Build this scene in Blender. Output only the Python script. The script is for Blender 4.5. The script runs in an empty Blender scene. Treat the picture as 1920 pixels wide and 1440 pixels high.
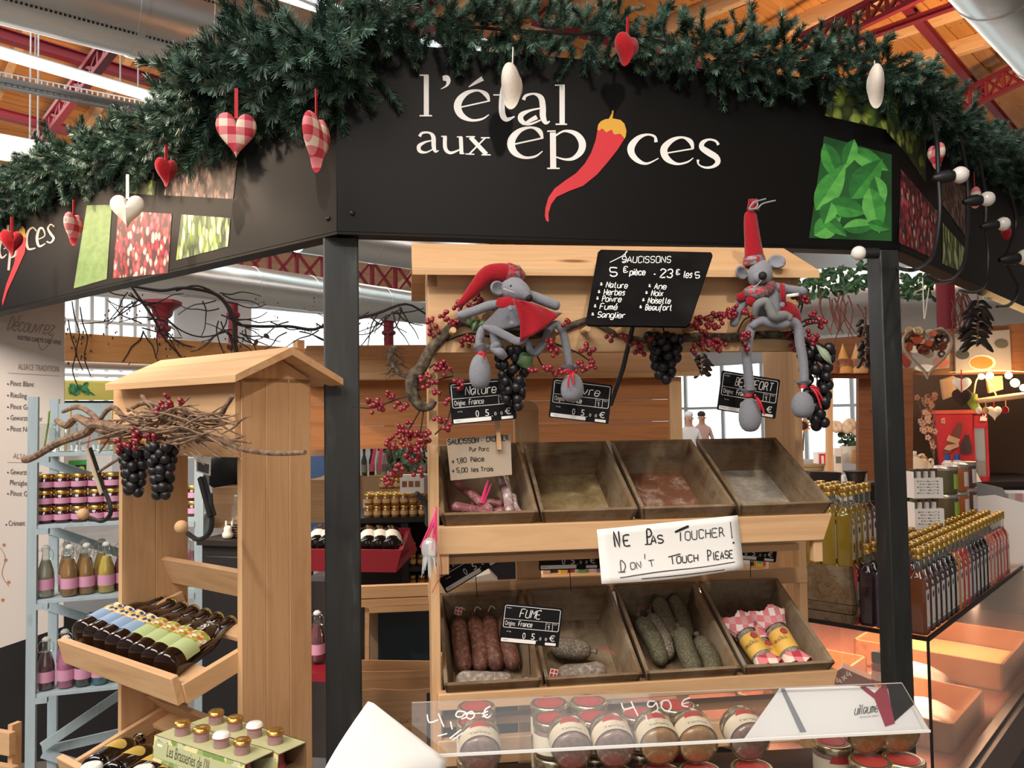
import bpy, bmesh, math, random
from math import sin, cos, pi, radians, sqrt, atan2, hypot
from mathutils import Vector, Matrix, Euler
random.seed(11)
V = Vector
sc = bpy.context.scene
COL = sc.collection
# ---------------------------------------------------------------- camera
FPX = 1490.0
PITCH, ROLL, CAMZ = radians(2.3), 0.0155, 1.6
C0 = V((0, 0, CAMZ))
FW = V((0, cos(PITCH), sin(PITCH)))
_r, _u = V((1, 0, 0)), V((0, -sin(PITCH), cos(PITCH)))
RT = (_r * cos(ROLL) - _u * sin(ROLL)).normalized()
UP = (_u * cos(ROLL) + _r * sin(ROLL)).normalized()
cd = bpy.data.cameras.new('camera'); cam = bpy.data.objects.new('camera', cd); COL.objects.link(cam)
cd.sensor_width = 36; cd.lens = 36 * FPX / 1920; cd.clip_start = .05; cd.clip_end = 200
M = Matrix.Identity(4)
for i in range(3):
    M[i][0] = RT[i]; M[i][1] = UP[i]; M[i][2] = -FW[i]; M[i][3] = C0[i]
cam.matrix_world = M
sc.camera = cam
# ---------------------------------------------------------------- light
sc.view_settings.view_transform = 'Standard'; sc.view_settings.look = 'None'
sc.view_settings.gamma = 1; sc.view_settings.use_curve_mapping = False
sc.view_settings.exposure = 0.5
w = bpy.data.worlds.new('sky'); sc.world = w; w.use_nodes = True
bg = w.node_tree.nodes['Background']; bg.inputs[0].default_value = (.93, .97, 1, 1); bg.inputs[1].default_value = 2.2
def lamp(name, kind, loc, to, power, color, size=1, sizey=None, cone=None, blend=.5):
    d = bpy.data.lights.new(name, kind); d.energy = power; d.color = color
    o = bpy.data.objects.new(name, d); COL.objects.link(o); o.location = loc
    o.rotation_euler = (V(to) - V(loc)).to_track_quat('-Z', 'Y').to_euler()
    if kind == 'AREA':
        d.size = size
        if sizey: d.shape = 'RECTANGLE'; d.size_y = sizey
    else:
        d.shadow_soft_size = size
    if cone: d.spot_size = radians(cone); d.spot_blend = blend
    return o
lamp('skylight_daylight', 'AREA', (-2.5, -1.5, 5.6), (0, 2.2, 1.2), 420, (1, .97, .93), 5, 4)
lamp('hall_daylight', 'AREA', (-5, 9, 5.6), (-3, 9, 0), 560, (1, .98, .96), 9, 9)
lamp('hall_daylight_right', 'AREA', (5, 9, 5.2), (5, 9, 0), 200, (1, .95, .9), 6, 7)
lamp('fascia_spot', 'SPOT', (-2.3, 1.55, 3.2), (-1.15, 2.4, 2.3), 210, (1, .78, .58), .015, cone=52, blend=.6)
lamp('panel_sheen_lamp', 'AREA', (-2.75, 2.5, 2.8), (-1.0, 2.3, 2.2), 13, (1, .74, .52), .6, .6)  # unseen lamp added at the left for a warm sheen on the side panel
lamp('front_fill', 'AREA', (0, -4, 2.0), (0, 2, 1.4), 22, (1, .98, .95), 4, 2.5)  # unseen soft fill added behind the camera to light front faces
lamp('stall_spot', 'SPOT', (.5, -.4, 3.3), (.35, 1.7, 1.2), 70, (1, .9, .78), .06, cone=70, blend=.8)
lamp('roof_uplight', 'SPOT', (4.6, 6.6, 3.4), (5.2, 8.6, 6.4), 620, (1, .66, .36), .2, cone=125, blend=.8)
lamp('roof_uplight_left', 'SPOT', (-4.8, 7.2, 3.2), (-6.6, 10.6, 5.6), 260, (1, .7, .42), .2, cone=120, blend=.8)
# ---------------------------------------------------------------- pixel helpers: a pixel of the photograph gives a ray, a real plane gives the point
def ray(px, py): return FW + RT * ((px - 960) / FPX) - UP * ((py - 720) / FPX)
def at(px, py, d):
    r = ray(px, py); return C0 + r * (d / r.y)
def atz(px, py, z):
    r = ray(px, py); return C0 + r * ((z - CAMZ) / r.z)
class Fr:                                   # a vertical working plane: origin, x along it, y away from the viewer
    def __init__(s, O, a):
        s.O = V(O); s.a = a; s.R = Matrix.Rotation(a, 3, 'Z'); s.Ri = s.R.transposed()
    def w(s, l): return s.O + s.R @ V(l)
    def l(s, p): return s.Ri @ (V(p) - s.O)
    def p(s, px, py, ly=0.0):
        r = s.Ri @ ray(px, py); c = s.Ri @ (C0 - s.O); return c + r * ((ly - c.y) / r.y)
    def pz(s, px, py, lz):
        r = s.Ri @ ray(px, py); c = s.Ri @ (C0 - s.O); return c + r * ((lz - c.z) / r.z)
    def P(s, ly=0.0): return lambda x, y: s.p(x, y, ly)
def frame2(pl, dl, pr):
    A = at(pl[0], pl[1], dl); B = atz(pr[0], pr[1], A.z); return Fr(A, atan2(B.y - A.y, B.x - A.x)), (B - A).length
WORLD = Fr((0, 0, 0), 0)
# ---------------------------------------------------------------- mesh helpers
def smooth_path(pts, k=3):
    pts = [V(p) for p in pts]
    if len(pts) < 3 or k < 2: return pts
    n = len(pts); out = []
    for i in range(n - 1):
        p0, p1, p2, p3 = pts[max(i - 1, 0)], pts[i], pts[i + 1], pts[min(i + 2, n - 1)]
        for j in range(k):
            t = j / k
            out.append(.5 * ((2 * p1) + (p2 - p0) * t + (2 * p0 - 5 * p1 + 4 * p2 - p3) * t * t + (3 * p1 - p0 - 3 * p2 + p3) * t ** 3))
    out.append(pts[-1]); return out
def lerp_list(r, n):
    m = len(r) - 1; out = []
    for i in range(n):
        t = i / max(n - 1, 1) * m; k = min(int(t), m - 1) if m else 0
        out.append(r[k] if m == 0 else r[k] + (r[k + 1] - r[k]) * (t - k))
    return out
class MB:
    def __init__(s): s.v = []; s.f = []; s.m = []
    def add(s, vs, fs, m=0):
        o = len(s.v); s.v += [tuple(v) for v in vs]; s.f += [[i + o for i in f] for f in fs]; s.m += [m] * len(fs); return s
    def hull8(s, b, t, m=0):                # bottom loop of 4, top loop of 4
        return s.add(list(b) + list(t), [(3, 2, 1, 0), (4, 5, 6, 7), (0, 1, 5, 4), (1, 2, 6, 5), (2, 3, 7, 6), (3, 0, 4, 7)], m)
    def bx(s, x0, x1, y0, y1, z0, z1, m=0, T=None):
        b = [V((x0, y0, z0)), V((x1, y0, z0)), V((x1, y1, z0)), V((x0, y1, z0))]; t = [V((p.x, p.y, z1)) for p in b]
        if T is not None: b = [T @ p for p in b]; t = [T @ p for p in t]
        return s.hull8(b, t, m)
    def beam(s, a, b, wx, wz, m=0, up=(0, 0, 1)):   # bar from a to b
        a, b = V(a), V(b); d = (b - a).normalized(); u = V(up)
        x = d.cross(u)
        if x.length < 1e-4: x = d.cross(V((0, 1, 0)))
        x.normalize(); z = x.cross(d).normalized()
        q = lambda p: [p - x * wx / 2 - z * wz / 2, p + x * wx / 2 - z * wz / 2, p + x * wx / 2 + z * wz / 2, p - x * wx / 2 + z * wz / 2]
        return s.hull8(q(a), q(b), m)
    def poly(s, pts, m=0): return s.add(pts, [tuple(range(len(pts)))], m)
    def prism(s, pts, off, m=0):            # outline of 3-D points thickened by the vector off
        n = len(pts); a = [V(p) for p in pts]; b = [p + V(off) for p in a]
        return s.add(a + b, [tuple(range(n))[::-1], tuple(range(n, 2 * n))] + [(i, (i + 1) % n, n + (i + 1) % n, n + i) for i in range(n)], m)
    def tube(s, pts, r, n=8, m=0, k=1, cap=True):
        pts = smooth_path(pts, k); N = len(pts)
        rr = [r] * N if not hasattr(r, '__len__') else lerp_list(list(r), N)
        vs = []; fs = []; pu = None
        for i, p in enumerate(pts):
            d = (pts[min(i + 1, N - 1)] - pts[max(i - 1, 0)])
            d = d.normalized() if d.length > 1e-9 else V((0, 0, 1))
            if pu is None:
                pu = d.cross(V((0, 0, 1)))
                if pu.length < .05: pu = d.cross(V((1, 0, 0)))
            pu = (pu - d * pu.dot(d)).normalized(); pv = d.cross(pu)
            for j in range(n):
                a = 2 * pi * j / n; vs.append(p + (pu * cos(a) + pv * sin(a)) * rr[i])
        for i in range(N - 1):
            for j in range(n):
                fs.append((i * n + j, i * n + (j + 1) % n, (i + 1) * n + (j + 1) % n, (i + 1) * n + j))
        if cap: fs += [tuple(range(n))[::-1], tuple(range((N - 1) * n, N * n))]
        return s.add(vs, fs, m)
    def lathe(s, prof, n=16, m=0, T=None, sq=0, close=False):    # prof [(r, z)]; sq>0 squares the section
        vs = []; fs = []; N = len(prof)
        for r, z in prof:
            for j in range(n):
                a = 2 * pi * (j + .5) / n; c, q = cos(a), sin(a)
                if sq: e = max(abs(c), abs(q)); kk = 1 + sq * (1 / e - 1); c *= kk; q *= kk
                vs.append(V((r * c, r * q, z)))
        for i in range(N - 1):
            for j in range(n): fs.append((i * n + j, i * n + (j + 1) % n, (i + 1) * n + (j + 1) % n, (i + 1) * n + j))
        if close:
            for j in range(n): fs.append(((N - 1) * n + j, (N - 1) * n + (j + 1) % n, (j + 1) % n, j))
        else:
            if prof[0][0] > 1e-6: fs.append(tuple(range(n))[::-1])
            if prof[-1][0] > 1e-6: fs.append(tuple(range((N - 1) * n, N * n)))
        if T is not None: vs = [T @ v for v in vs]
        return s.add(vs, fs, m)
    def ball(s, c, r, n=10, k=6, m=0, sc=(1, 1, 1), T=None):
        c = V(c); prof = [(max(r * sin(pi * i / k), 1e-7), -r * cos(pi * i / k)) for i in range(k + 1)]
        A = Matrix.Translation(c) @ (T if T is not None else Matrix.Identity(4)) @ Matrix.Diagonal((*sc, 1))
        return s.lathe(prof, n, m, A)
    def grid(s, fn, nu, nv, m=0):
        vs = [V(fn(i / nu, j / nv)) for j in range(nv + 1) for i in range(nu + 1)]
        return s.add(vs, [(j * (nu + 1) + i, j * (nu + 1) + i + 1, (j + 1) * (nu + 1) + i + 1, (j + 1) * (nu + 1) + i) for j in range(nv) for i in range(nu)], m)
    def ribbon(s, pw, m=0, mapf=None, k=3):  # pw [(x, y, width)] in picture-plane units, mapped by mapf(x, y)
        pts = smooth_path([V(p) for p in pw], k if len(pw) > 2 else 1); N = len(pts); vs = []
        for i, p in enumerate(pts):
            d = pts[min(i + 1, N - 1)] - pts[max(i - 1, 0)]; l = hypot(d.x, d.y) or 1; nx, ny = -d.y / l, d.x / l; h = max(p.z, 1e-6) / 2
            vs += [mapf(p.x + nx * h, p.y + ny * h), mapf(p.x - nx * h, p.y - ny * h)]
        return s.add(vs, [(2 * i, 2 * i + 1, 2 * i + 3, 2 * i + 2) for i in range(N - 1)], m)
def setprops(o, label=None, cat=None, group=None, kind=None):
    if label: o['label'] = label
    if cat: o['category'] = cat
    if group: o['group'] = group
    if kind: o['kind'] = kind
    return o
def obj(name, mb, mats, parent=None, bev=0, sub=0, thick=0, sharp=40, kind=None, label=None, flat=False):
    me = bpy.data.meshes.new(name); me.from_pydata(mb.v, [], mb.f)
    if not isinstance(mats, (list, tuple)): mats = [mats]
    for m_ in mats: me.materials.append(m_)
    if len(mats) > 1: me.polygons.foreach_set('material_index', mb.m)
    me.validate()
    if not flat:
        me.polygons.foreach_set('use_smooth', [True] * len(me.polygons)); me.set_sharp_from_angle(angle=radians(sharp))
    me.update()
    o = bpy.data.objects.new(name, me); COL.objects.link(o)
    if parent is not None: o.parent = parent
    if thick: md = o.modifiers.new('t', 'SOLIDIFY'); md.thickness = thick; md.offset = 0
    if bev: md = o.modifiers.new('b', 'BEVEL'); md.width = bev; md.segments = 2; md.limit_method = 'ANGLE'
    if sub: md = o.modifiers.new('s', 'SUBSURF'); md.levels = sub; md.render_levels = sub
    return setprops(o, label=label, kind=kind)
REBASE = []
def thing(name, label, cat, F=None, loc=None, rot=None, group=None, kind=None):
    o = bpy.data.objects.new(name, None); COL.objects.link(o)
    o.empty_display_size = .05
    if F is not None: o.location = F.O; o.rotation_euler = (0, 0, F.a); REBASE.append(o)
    if loc is not None: o.location = loc
    if rot is not None: o.rotation_euler = rot
    return setprops(o, label, cat, group, kind)
def one(name, mb, mats, label, cat, F=None, group=None, kind=None, **kw):
    o = obj(name, mb, mats, None, **kw)
    if F is not None: o.location = F.O; o.rotation_euler = (0, 0, F.a)
    REBASE.append(o)
    return setprops(o, label, cat, group, kind)
def kids(o): return [c for c in COL.objects if c.parent is o]
KID = {}
def dup(root, loc=None, rot=None, label=None, group=None, swap=None):
    c = root.copy(); COL.objects.link(c)
    if loc is not None: c.location = loc
    if rot is not None: c.rotation_euler = rot
    if label: c['label'] = label
    if group: c['group'] = group
    if root.name not in KID: KID[root.name] = [k for k in root.children]
    for ch in KID[root.name]:
        d = ch.copy(); COL.objects.link(d); d.parent = c
        if swap and ch.name.split('.')[0] in swap:
            d.material_slots[0].link = 'OBJECT'; d.material_slots[0].material = swap[ch.name.split('.')[0]]
        if ch.name not in KID: KID[ch.name] = [k for k in ch.children]
        for g in KID[ch.name]:
            e = g.copy(); COL.objects.link(e); e.parent = d
    return c
ORD = ['first', 'second', 'third', 'fourth', 'fifth', 'sixth', 'seventh', 'eighth', 'ninth', 'tenth', 'eleventh', 'twelfth', 'thirteenth', 'fourteenth', 'fifteenth', 'sixteenth', 'seventeenth', 'eighteenth', 'nineteenth', 'twentieth']
# ---------------------------------------------------------------- lettering
GL = {'A': '022842;1434', 'B': '0208;082837362505;2534332202', 'C': '4738180703123243', 'D': '0208;082846442202', 'E': '48080242;0535', 'F': '480802;0535',
 'G': '47381807031232434525', 'H': '0208;4248;0545', 'I': '0208', 'L': '080242', 'M': '0208254842', 'N': '02084248', 'O': '180703123243473818', 'P': '0208;082837362505',
 'Q': '180703123243473818;2441', 'R': '0208;082837362505;2542', 'S': '473818070615354443321203', 'T': '0848;2822', 'U': '080312324348', 'V': '082248', 'X': '0248;0842', 'K': '0208;4805;1542',
 'a': '3616050312223443;4642', 'b': '0802;0516364543321202', 'c': '4536160503123243', 'd': '4842;4536160503123243', 'e': '04444536160503123243', 'f': '38281710;0636', 'g': '36160503123244;4641301001',
 'h': '0802;0516364542', 'i': '0602;0708', 'k': '0802;3604;1432', 'l': '080312', 'm': '0602;05162522;25364542', 'n': '0602;0516364542', 'o': '160503123243453616', 'p': '0600;0516364543321203', 'q': '4640;3616050312223443',
 'r': '0602;051636', 's': '352616051424332202', 't': '18132232;0626', 'u': '0603123243;4642', 'v': '062246', 'x': '0246;0642', 'y': '0623;4600', 'z': '06460242',
 '0': '180703123243473818', '1': '062822', '2': '07183847460242', '3': '07183847463525;354443321203', '4': '280444;3631', '5': '480805354443321203', '7': '084812', '8': '250607183847462504031232434425', '9': '46351506071838474422',
 '€': '5748281703123253;0636;0434', '!': '0804;0302', ',': '1200', '-': '0535', '*': '0545;1734;3714', "'": '1906', '.': '0203', '>': '0444;2644;2244', '·': '0405', '%': '0248', ':': '0302;0506'}
ACC = {'é': ('e', ';2739'), 'è': ('e', ';1827'), 'É': ('E', ';19392'), 'ê': ('e', ';172837')}
def glyph(ch):
    if ch in ACC:
        b, a = ACC[ch]; g = GL[b] + (';2839' if ch == 'É' else a)
    else: g = GL.get(ch)
    if g is None: return None
    return [[(int(t[i]), int(t[i + 1]) - 2) for i in range(0, len(t) - 1, 2)] for t in g.split(';')]
def hand(mb, s, x0, y0, x1, y1, h, w, mapf, slant=0., m=0, jit=.15):
    """handwriting: baseline (x0,y0)-(x1,y1), cap height h, pen width w, all in the units that mapf takes"""
    adv = []
    for ch in s:
        g = glyph(ch); adv.append(3.0 if g is None else max(p[0] for st in g for p in st) + 1.6)
    tot = sum(adv); L = hypot(x1 - x0, y1 - y0); ex = ((x1 - x0) / L, (y1 - y0) / L); ey = (ex[1], -ex[0]); kx = L / tot; ky = h / 6
    X = 0
    for ch, a in zip(s, adv):
        g = glyph(ch)
        if g:
            for st in g:
                q = []
                for (gx, gy) in st:
                    gx += random.uniform(-jit, jit); gy += random.uniform(-jit, jit)
                    u = (X + gx) * kx + slant * gy * ky; v = gy * ky
                    q.append((x0 + ex[0] * u + ey[0] * v, y0 + ex[1] * u + ey[1] * v, w))
                mb.ribbon(q, m, mapf, k=2)
        X += a
_fc = {}
def fontmesh(s):
    if s not in _fc:
        c = bpy.data.curves.new('t', 'FONT'); c.body = s; c.size = 1; c.resolution_u = 2
        o = bpy.data.objects.new('t', c); me = bpy.data.meshes.new_from_object(o)
        vs = [v.co.copy() for v in me.vertices]; fs = [tuple(p.vertices) for p in me.polygons]
        bpy.data.objects.remove(o); bpy.data.curves.remove(c); bpy.data.meshes.remove(me)
        _fc[s] = (vs, fs)
    return _fc[s]
def text(mb, s, x0, y0, x1, y1, h, mapf, m=0):
    """printed text stretched on the baseline (x0,y0)-(x1,y1) with cap height h"""
    vs, fs = fontmesh(s)
    if not vs: return
    a = min(v.x for v in vs); b = max(v.x for v in vs); L = hypot(x1 - x0, y1 - y0); ex = ((x1 - x0) / L, (y1 - y0) / L); ey = (ex[1], -ex[0]); k = L / (b - a)
    mb.add([mapf(x0 + ex[0] * (v.x - a) * k + ey[0] * v.y / .7 * h, y0 + ex[1] * (v.x - a) * k + ey[1] * v.y / .7 * h) for v in vs], fs, m)
# ---------------------------------------------------------------- materials
def lin(c):
    if isinstance(c, str): c = tuple(int(c[i:i + 2], 16) / 255 for i in (1, 3, 5))
    return tuple((x / 12.92 if x <= .04045 else ((x + .055) / 1.055) ** 2.4) for x in c) + (1,)
MT = {}
def mat(name, c='#888888', rough=.6, metal=0, spec=.5, emit=None, es=0, coat=0, sss=0):
    m_ = bpy.data.materials.new(name); m_.use_nodes = True; b = m_.node_tree.nodes['Principled BSDF']
    b.inputs['Base Color'].default_value = lin(c); b.inputs['Roughness'].default_value = rough; b.inputs['Metallic'].default_value = metal
    b.inputs['Specular IOR Level'].default_value = spec; b.inputs['Coat Weight'].default_value = coat
    if emit: b.inputs['Emission Color'].default_value = lin(emit); b.inputs['Emission Strength'].default_value = es
    MT[name] = m_; return m_
class NB:
    def __init__(s, m_): s.t = m_.node_tree; s.n = s.t.nodes; s.b = s.n['Principled BSDF']
    def new(s, k, **kw):
        n = s.n.new(k)
        for a, b in kw.items(): setattr(n, a, b)
        return n
    def link(s, a, b): s.t.links.new(a, b)
    def coord(s, scale=(1, 1, 1), kind='Object', rnd=False, rot=(0, 0, 0)):
        tc = s.new('ShaderNodeTexCoord'); mp = s.new('ShaderNodeMapping'); mp.inputs['Scale'].default_value = scale; mp.inputs['Rotation'].default_value = rot
        s.link(tc.outputs[kind], mp.inputs['Vector'])
        if rnd:
            oi = s.new('ShaderNodeObjectInfo'); ml = s.new('ShaderNodeMath', operation='MULTIPLY'); ml.inputs[1].default_value = 37.0
            s.link(oi.outputs['Random'], ml.inputs[0]); s.link(ml.outputs[0], mp.inputs['Location'])
        return mp.outputs[0]
    def noise(s, vec, scale, detail=3, dist=0, rough=.5):
        n = s.new('ShaderNodeTexNoise'); n.inputs['Scale'].default_value = scale; n.inputs['Detail'].default_value = detail; n.inputs['Distortion'].default_value = dist; n.inputs['Roughness'].default_value = rough
        s.link(vec, n.inputs['Vector']); return n.outputs[0]
    def voro(s, vec, scale, feature='F1'):
        n = s.new('ShaderNodeTexVoronoi', feature=feature); n.inputs['Scale'].default_value = scale; s.link(vec, n.inputs['Vector']); return n
    def ramp(s, fac, stops, const=False):
        n = s.new('ShaderNodeValToRGB'); e = n.color_ramp.elements
        if const: n.color_ramp.interpolation = 'CONSTANT'
        while len(e) < len(stops): e.new(.5)
        for i, (p, c) in enumerate(stops): e[i].position = p; e[i].color = lin(c)
        s.link(fac, n.inputs[0]); return n.outputs[0]
    def mix(s, fac, a, b, blend='MIX'):
        n = s.new('ShaderNodeMix', data_type='RGBA', blend_type=blend)
        for k_, x in ((0, fac), (6, a), (7, b)):
            if isinstance(x, (int, float)): n.inputs[k_].default_value = x
            elif isinstance(x, (tuple, str)): n.inputs[k_].default_value = lin(x)
            else: s.link(x, n.inputs[k_])
        return n.outputs[2]
    def math(s, op, a, b=None):
        n = s.new('ShaderNodeMath', operation=op)
        for k_, x in ((0, a), (1, b)):
            if x is None: continue
            if isinstance(x, (int, float)): n.inputs[k_].default_value = x
            else: s.link(x, n.inputs[k_])
        return n.outputs[0]
    def color(s, c): s.link(c, s.b.inputs['Base Color'])
    def bump(s, h, st=.3, d=.002):
        n = s.new('ShaderNodeBump'); n.inputs['Strength'].default_value = st; n.inputs['Distance'].default_value = d; s.link(h, n.inputs['Height']); s.link(n.outputs[0], s.b.inputs['Normal'])
def wood(name, c1, c2, knot, axis, rough=.6, fine=1.0, stain=None):
    """grain runs along axis 0, 1 or 2 of the object"""
    m_ = mat(name, c1, rough, spec=.3); b = NB(m_)
    s_ = [14 * fine] * 3; s_[axis] = .9 * fine; v = b.coord(tuple(s_), rnd=True)
    g = b.noise(v, 1.6, 5, 1.2, .62); col = b.ramp(g, [(.3, c2), (.52, c1), (.75, c2)])
    s2 = [70 * fine] * 3; s2[axis] = 2.5; g2 = b.noise(b.coord(tuple(s2), rnd=True), 1.5, 2); col = b.mix(b.math('MULTIPLY', g2, .28), col, c2)
    sk = [9.] * 3; sk[axis] = 3.5; vk = b.voro(b.coord(tuple(sk), rnd=True), .9); kf = b.ramp(vk.outputs['Distance'], [(.05, '#ffffff'), (.13, '#000000')])
    sep = b.new('ShaderNodeSeparateColor'); b.link(vk.outputs['Color'], sep.inputs[0]); kk = b.math('MULTIPLY', kf, b.math('GREATER_THAN', sep.outputs[0], .62))
    col = b.mix(kk, col, knot)
    if stain:
        n = b.noise(b.coord((1, 1, 1), rnd=True), 9, 5, .4, .7); col = b.mix(b.ramp(n, [(.42, '#000000'), (.66, '#ffffff')]), col, stain)
    b.color(col); b.bump(g2, .15, .001); return m_
PINE = [wood('pine_%d' % i, '#d6ae82', '#c2966a', '#8a5c39', i) for i in range(3)]
DPINE = [wood('shaded_pine_%d' % i, '#b5794a', '#935c34', '#5a3520', i) for i in range(3)]  # darker pine: shade put into the colour of the rear stand's back boards
OLD = [wood('weathered_board_%d' % i, '#83684b', '#4f3b28', '#2e2217', i, .75, 1.4, '#8f8069') for i in range(2)]
ROOFW = [wood('roof_plank_%d' % i, '#c98d52', '#a86c38', '#6e4222', i, .6, .25) for i in range(2)]
BEAMW = wood('market_beam_wood', '#c9925a', '#b07843', '#75482a', 0, .6, .4)
def quick(name, c, **kw): return mat(name, c, **kw)
BLACK = mat('black_panel', '#080706', .5, spec=.22)
POST = mat('black_paint', '#2b2d2c', .55); _b = NB(POST); _n = _b.noise(_b.coord((30, 30, 5)), 1.2, 4); _b.color(_b.ramp(_n, [(.35, '#1d1f1e'), (.62, '#292b2a'), (.78, '#404341')])); _b.bump(_n, .2)
WHITE = mat('white_print', '#f4f2ee', .5)
PAPER = mat('white_paper', '#efece6', .7)
RED = mat('red_print', '#d3303a', .5); YEL = mat('yellow_print', '#e0a93c', .5)
INK = mat('black_ink', '#1b1a1a', .5)
CHALK = mat('chalk_white', '#e4e2dc', .8)
SLATE = mat('chalkboard_black', '#1e1d1c', .9, spec=.1); _b = NB(SLATE); _b.color(_b.ramp(_b.noise(_b.coord((6, 6, 6)), 2, 5), [(.4, '#0c0b0b'), (.75, '#1b1a19')]))
REDSTEEL = mat('oxide_red_steel', '#6f2029', .55, spec=.2)
DUCT = mat('galvanised_duct', '#d4d6d4', .3, .9); _b = NB(DUCT); _b.bump(_b.noise(_b.coord((2, 2, 2)), 3, 3), .12, .02)
STEEL = mat('dark_steel', '#26282a', .35, .6)
IRON = mat('wrought_iron', '#1f2022', .5, .3)
CORD = mat('black_cable', '#17181a', .5)
KRAFT = mat('cardboard', '#b18a62', .8); _b = NB(KRAFT); _b.color(_b.ramp(_b.noise(_b.coord((1, 1, 40)), 2, 2), [(.3, '#a67f58'), (.7, '#bb946c')]))
GOLD = mat('gold_cap', '#cfa95a', .3, .9)
SILV = mat('tin_lid', '#c9c4b8', .3, .9)
WPLAST = mat('white_cap', '#efeeea', .4)
def felt(name, c, c2):
    m_ = mat(name, c, .95, spec=.1); b = NB(m_); n = b.noise(b.coord((160, 160, 160)), 1.5, 3); b.color(b.mix(n, c, c2)); b.bump(n, .4, .002); m_.node_tree.nodes['Principled BSDF'].inputs['Sheen Weight'].default_value = .25; return m_
REDFELT = felt('red_felt', '#b01c26', '#8a1119'); WFELT = felt('white_wool', '#efe6d8', '#d8cbbb'); GREYFELT = felt('grey_felt', '#8a8a90', '#75767d'); GREYD = felt('dark_grey_felt', '#6d6d72', '#58595e')
BURG = felt('crimson_felt', '#a31c26', '#83141d')
def gingham(name, red='#c23743', k=60., w='#f0e3d6', kind='Object', ax=(0, 2)):
    m_ = mat(name, red, .9, spec=.1); b = NB(m_); sp = b.new('ShaderNodeSeparateXYZ'); b.link(b.coord((k, k, k), kind), sp.inputs[0])
    f = [b.math('GREATER_THAN', b.math('FRACT', sp.outputs[a]), .5) for a in ax]
    s_ = b.math('MULTIPLY', b.math('ADD', f[0], f[1]), .5); b.color(b.ramp(s_, [(0, w), (.25, '#d98286'), (.75, red)], True)); return m_
GING = gingham('gingham_cloth', '#b8404a', k=27., w='#e8d3bd')
GINGS = gingham('fine_gingham', '#b52c38', 120.)
TABLEG = gingham('gingham_tablecloth', '#a32d3c', 36., '#e6d5d0', ax=(0, 2))
def glassy(name, c='#ffffff', alpha=.22, rough=.03, tint=None):
    """thin clear pane or jar wall: mostly see-through with a gloss"""
    m_ = bpy.data.materials.new(name); m_.use_nodes = True; t = m_.node_tree; t.nodes.clear()
    o = t.nodes.new('ShaderNodeOutputMaterial'); tr = t.nodes.new('ShaderNodeBsdfTransparent'); gl = t.nodes.new('ShaderNodeBsdfGlossy'); df = t.nodes.new('ShaderNodeBsdfDiffuse')
    tr.inputs[0].default_value = lin(tint or '#f2f7f5'); gl.inputs[0].default_value = (1, 1, 1, 1); gl.inputs['Roughness'].default_value = rough; df.inputs[0].default_value = lin(c)
    fr = t.nodes.new('ShaderNodeLayerWeight'); fr.inputs[0].default_value = .25
    mx = t.nodes.new('ShaderNodeMixShader'); m2 = t.nodes.new('ShaderNodeMixShader'); m2.inputs[0].default_value = alpha * .35
    ma = t.nodes.new('ShaderNodeMath'); ma.operation = 'MULTIPLY_ADD'; ma.inputs[1].default_value = .6; ma.inputs[2].default_value = .05
    t.links.new(fr.outputs['Fresnel'], ma.inputs[0]); t.links.new(ma.outputs[0], mx.inputs[0])
    t.links.new(tr.outputs[0], m2.inputs[1]); t.links.new(df.outputs[0], m2.inputs[2]); t.links.new(m2.outputs[0], mx.inputs[1]); t.links.new(gl.outputs[0], mx.inputs[2]); t.links.new(mx.outputs[0], o.inputs[0])
    MT[name] = m_; return m_
GLASS = glassy('clear_glass'); ACRYL = glassy('clear_acrylic', alpha=.03, tint='#ffffff')
def liquid(name, c, rough=.08, tr=0.0):
    m_ = mat(name, c, rough, spec=.6, coat=.5)
    if tr: m_.node_tree.nodes['Principled BSDF'].inputs['Transmission Weight'].default_value = tr
    return m_
def print_cells(name, cols, scale, dark=None, stretch=(1, 1, 1), edge=.5):
    """a printed photo: cells of colour with soft dark gaps"""
    m_ = mat(name, '#888888', .45); b = NB(m_); vc = b.voro(b.coord(stretch), scale); sp = b.new('ShaderNodeSeparateColor'); b.link(vc.outputs['Color'], sp.inputs[0])
    n = len(cols); c = b.ramp(sp.outputs[0], [(i / n, x) for i, x in enumerate(cols)], True)
    if dark: c = b.mix(b.ramp(vc.outputs['Distance'], [(edge * .45, '#000000'), (edge, '#ffffff')]), c, dark)
    b.color(c); return m_
PR_BERRY = print_cells('berry_photo', ['#c8303f', '#9e1f30', '#d8586a', '#3b2326', '#b84a3f', '#e3b7a8', '#7a2029'], 62, '#4a141c', (1, 1, .75), .75)
PR_ROSE = print_cells('rosemary_photo', ['#c3d48a', '#94ac4c', '#5d7a35', '#d6e2ae', '#3d5a2a'], 70, '#34421d', (1, 1, .35), .8)
PR_BROWN = print_cells('cumin_photo', ['#8c6a5a', '#6d4c40', '#a48472', '#5a3c33'], 85, '#33211c', (1, 1, .45), .8)
PR_HERB = print_cells('herb_photo', ['#8ea33c', '#5b7430', '#3c4a20', '#b4c35c', '#4a5a28'], 34, '#2c331a', (1, 1, 1), .8)
PR_LEAF = print_cells('basil_photo_ground', ['#245a2a', '#1f4f25'], 10, '#14351a', (1, 1, .6), .9)
def leafmat(name, c, c2): 
    m_ = mat(name, c, .5); b = NB(m_); b.color(b.ramp(b.noise(b.coord((18, 18, 30)), 1.5, 4, .6), [(.3, c2), (.7, c)])); return m_
LEAFP = [leafmat('basil_leaf_light', '#6cbc58', '#4f9f46'), leafmat('basil_leaf_mid', '#479e42', '#347c34'), leafmat('basil_leaf_dark', '#2f7d36', '#225e29')]
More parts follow.
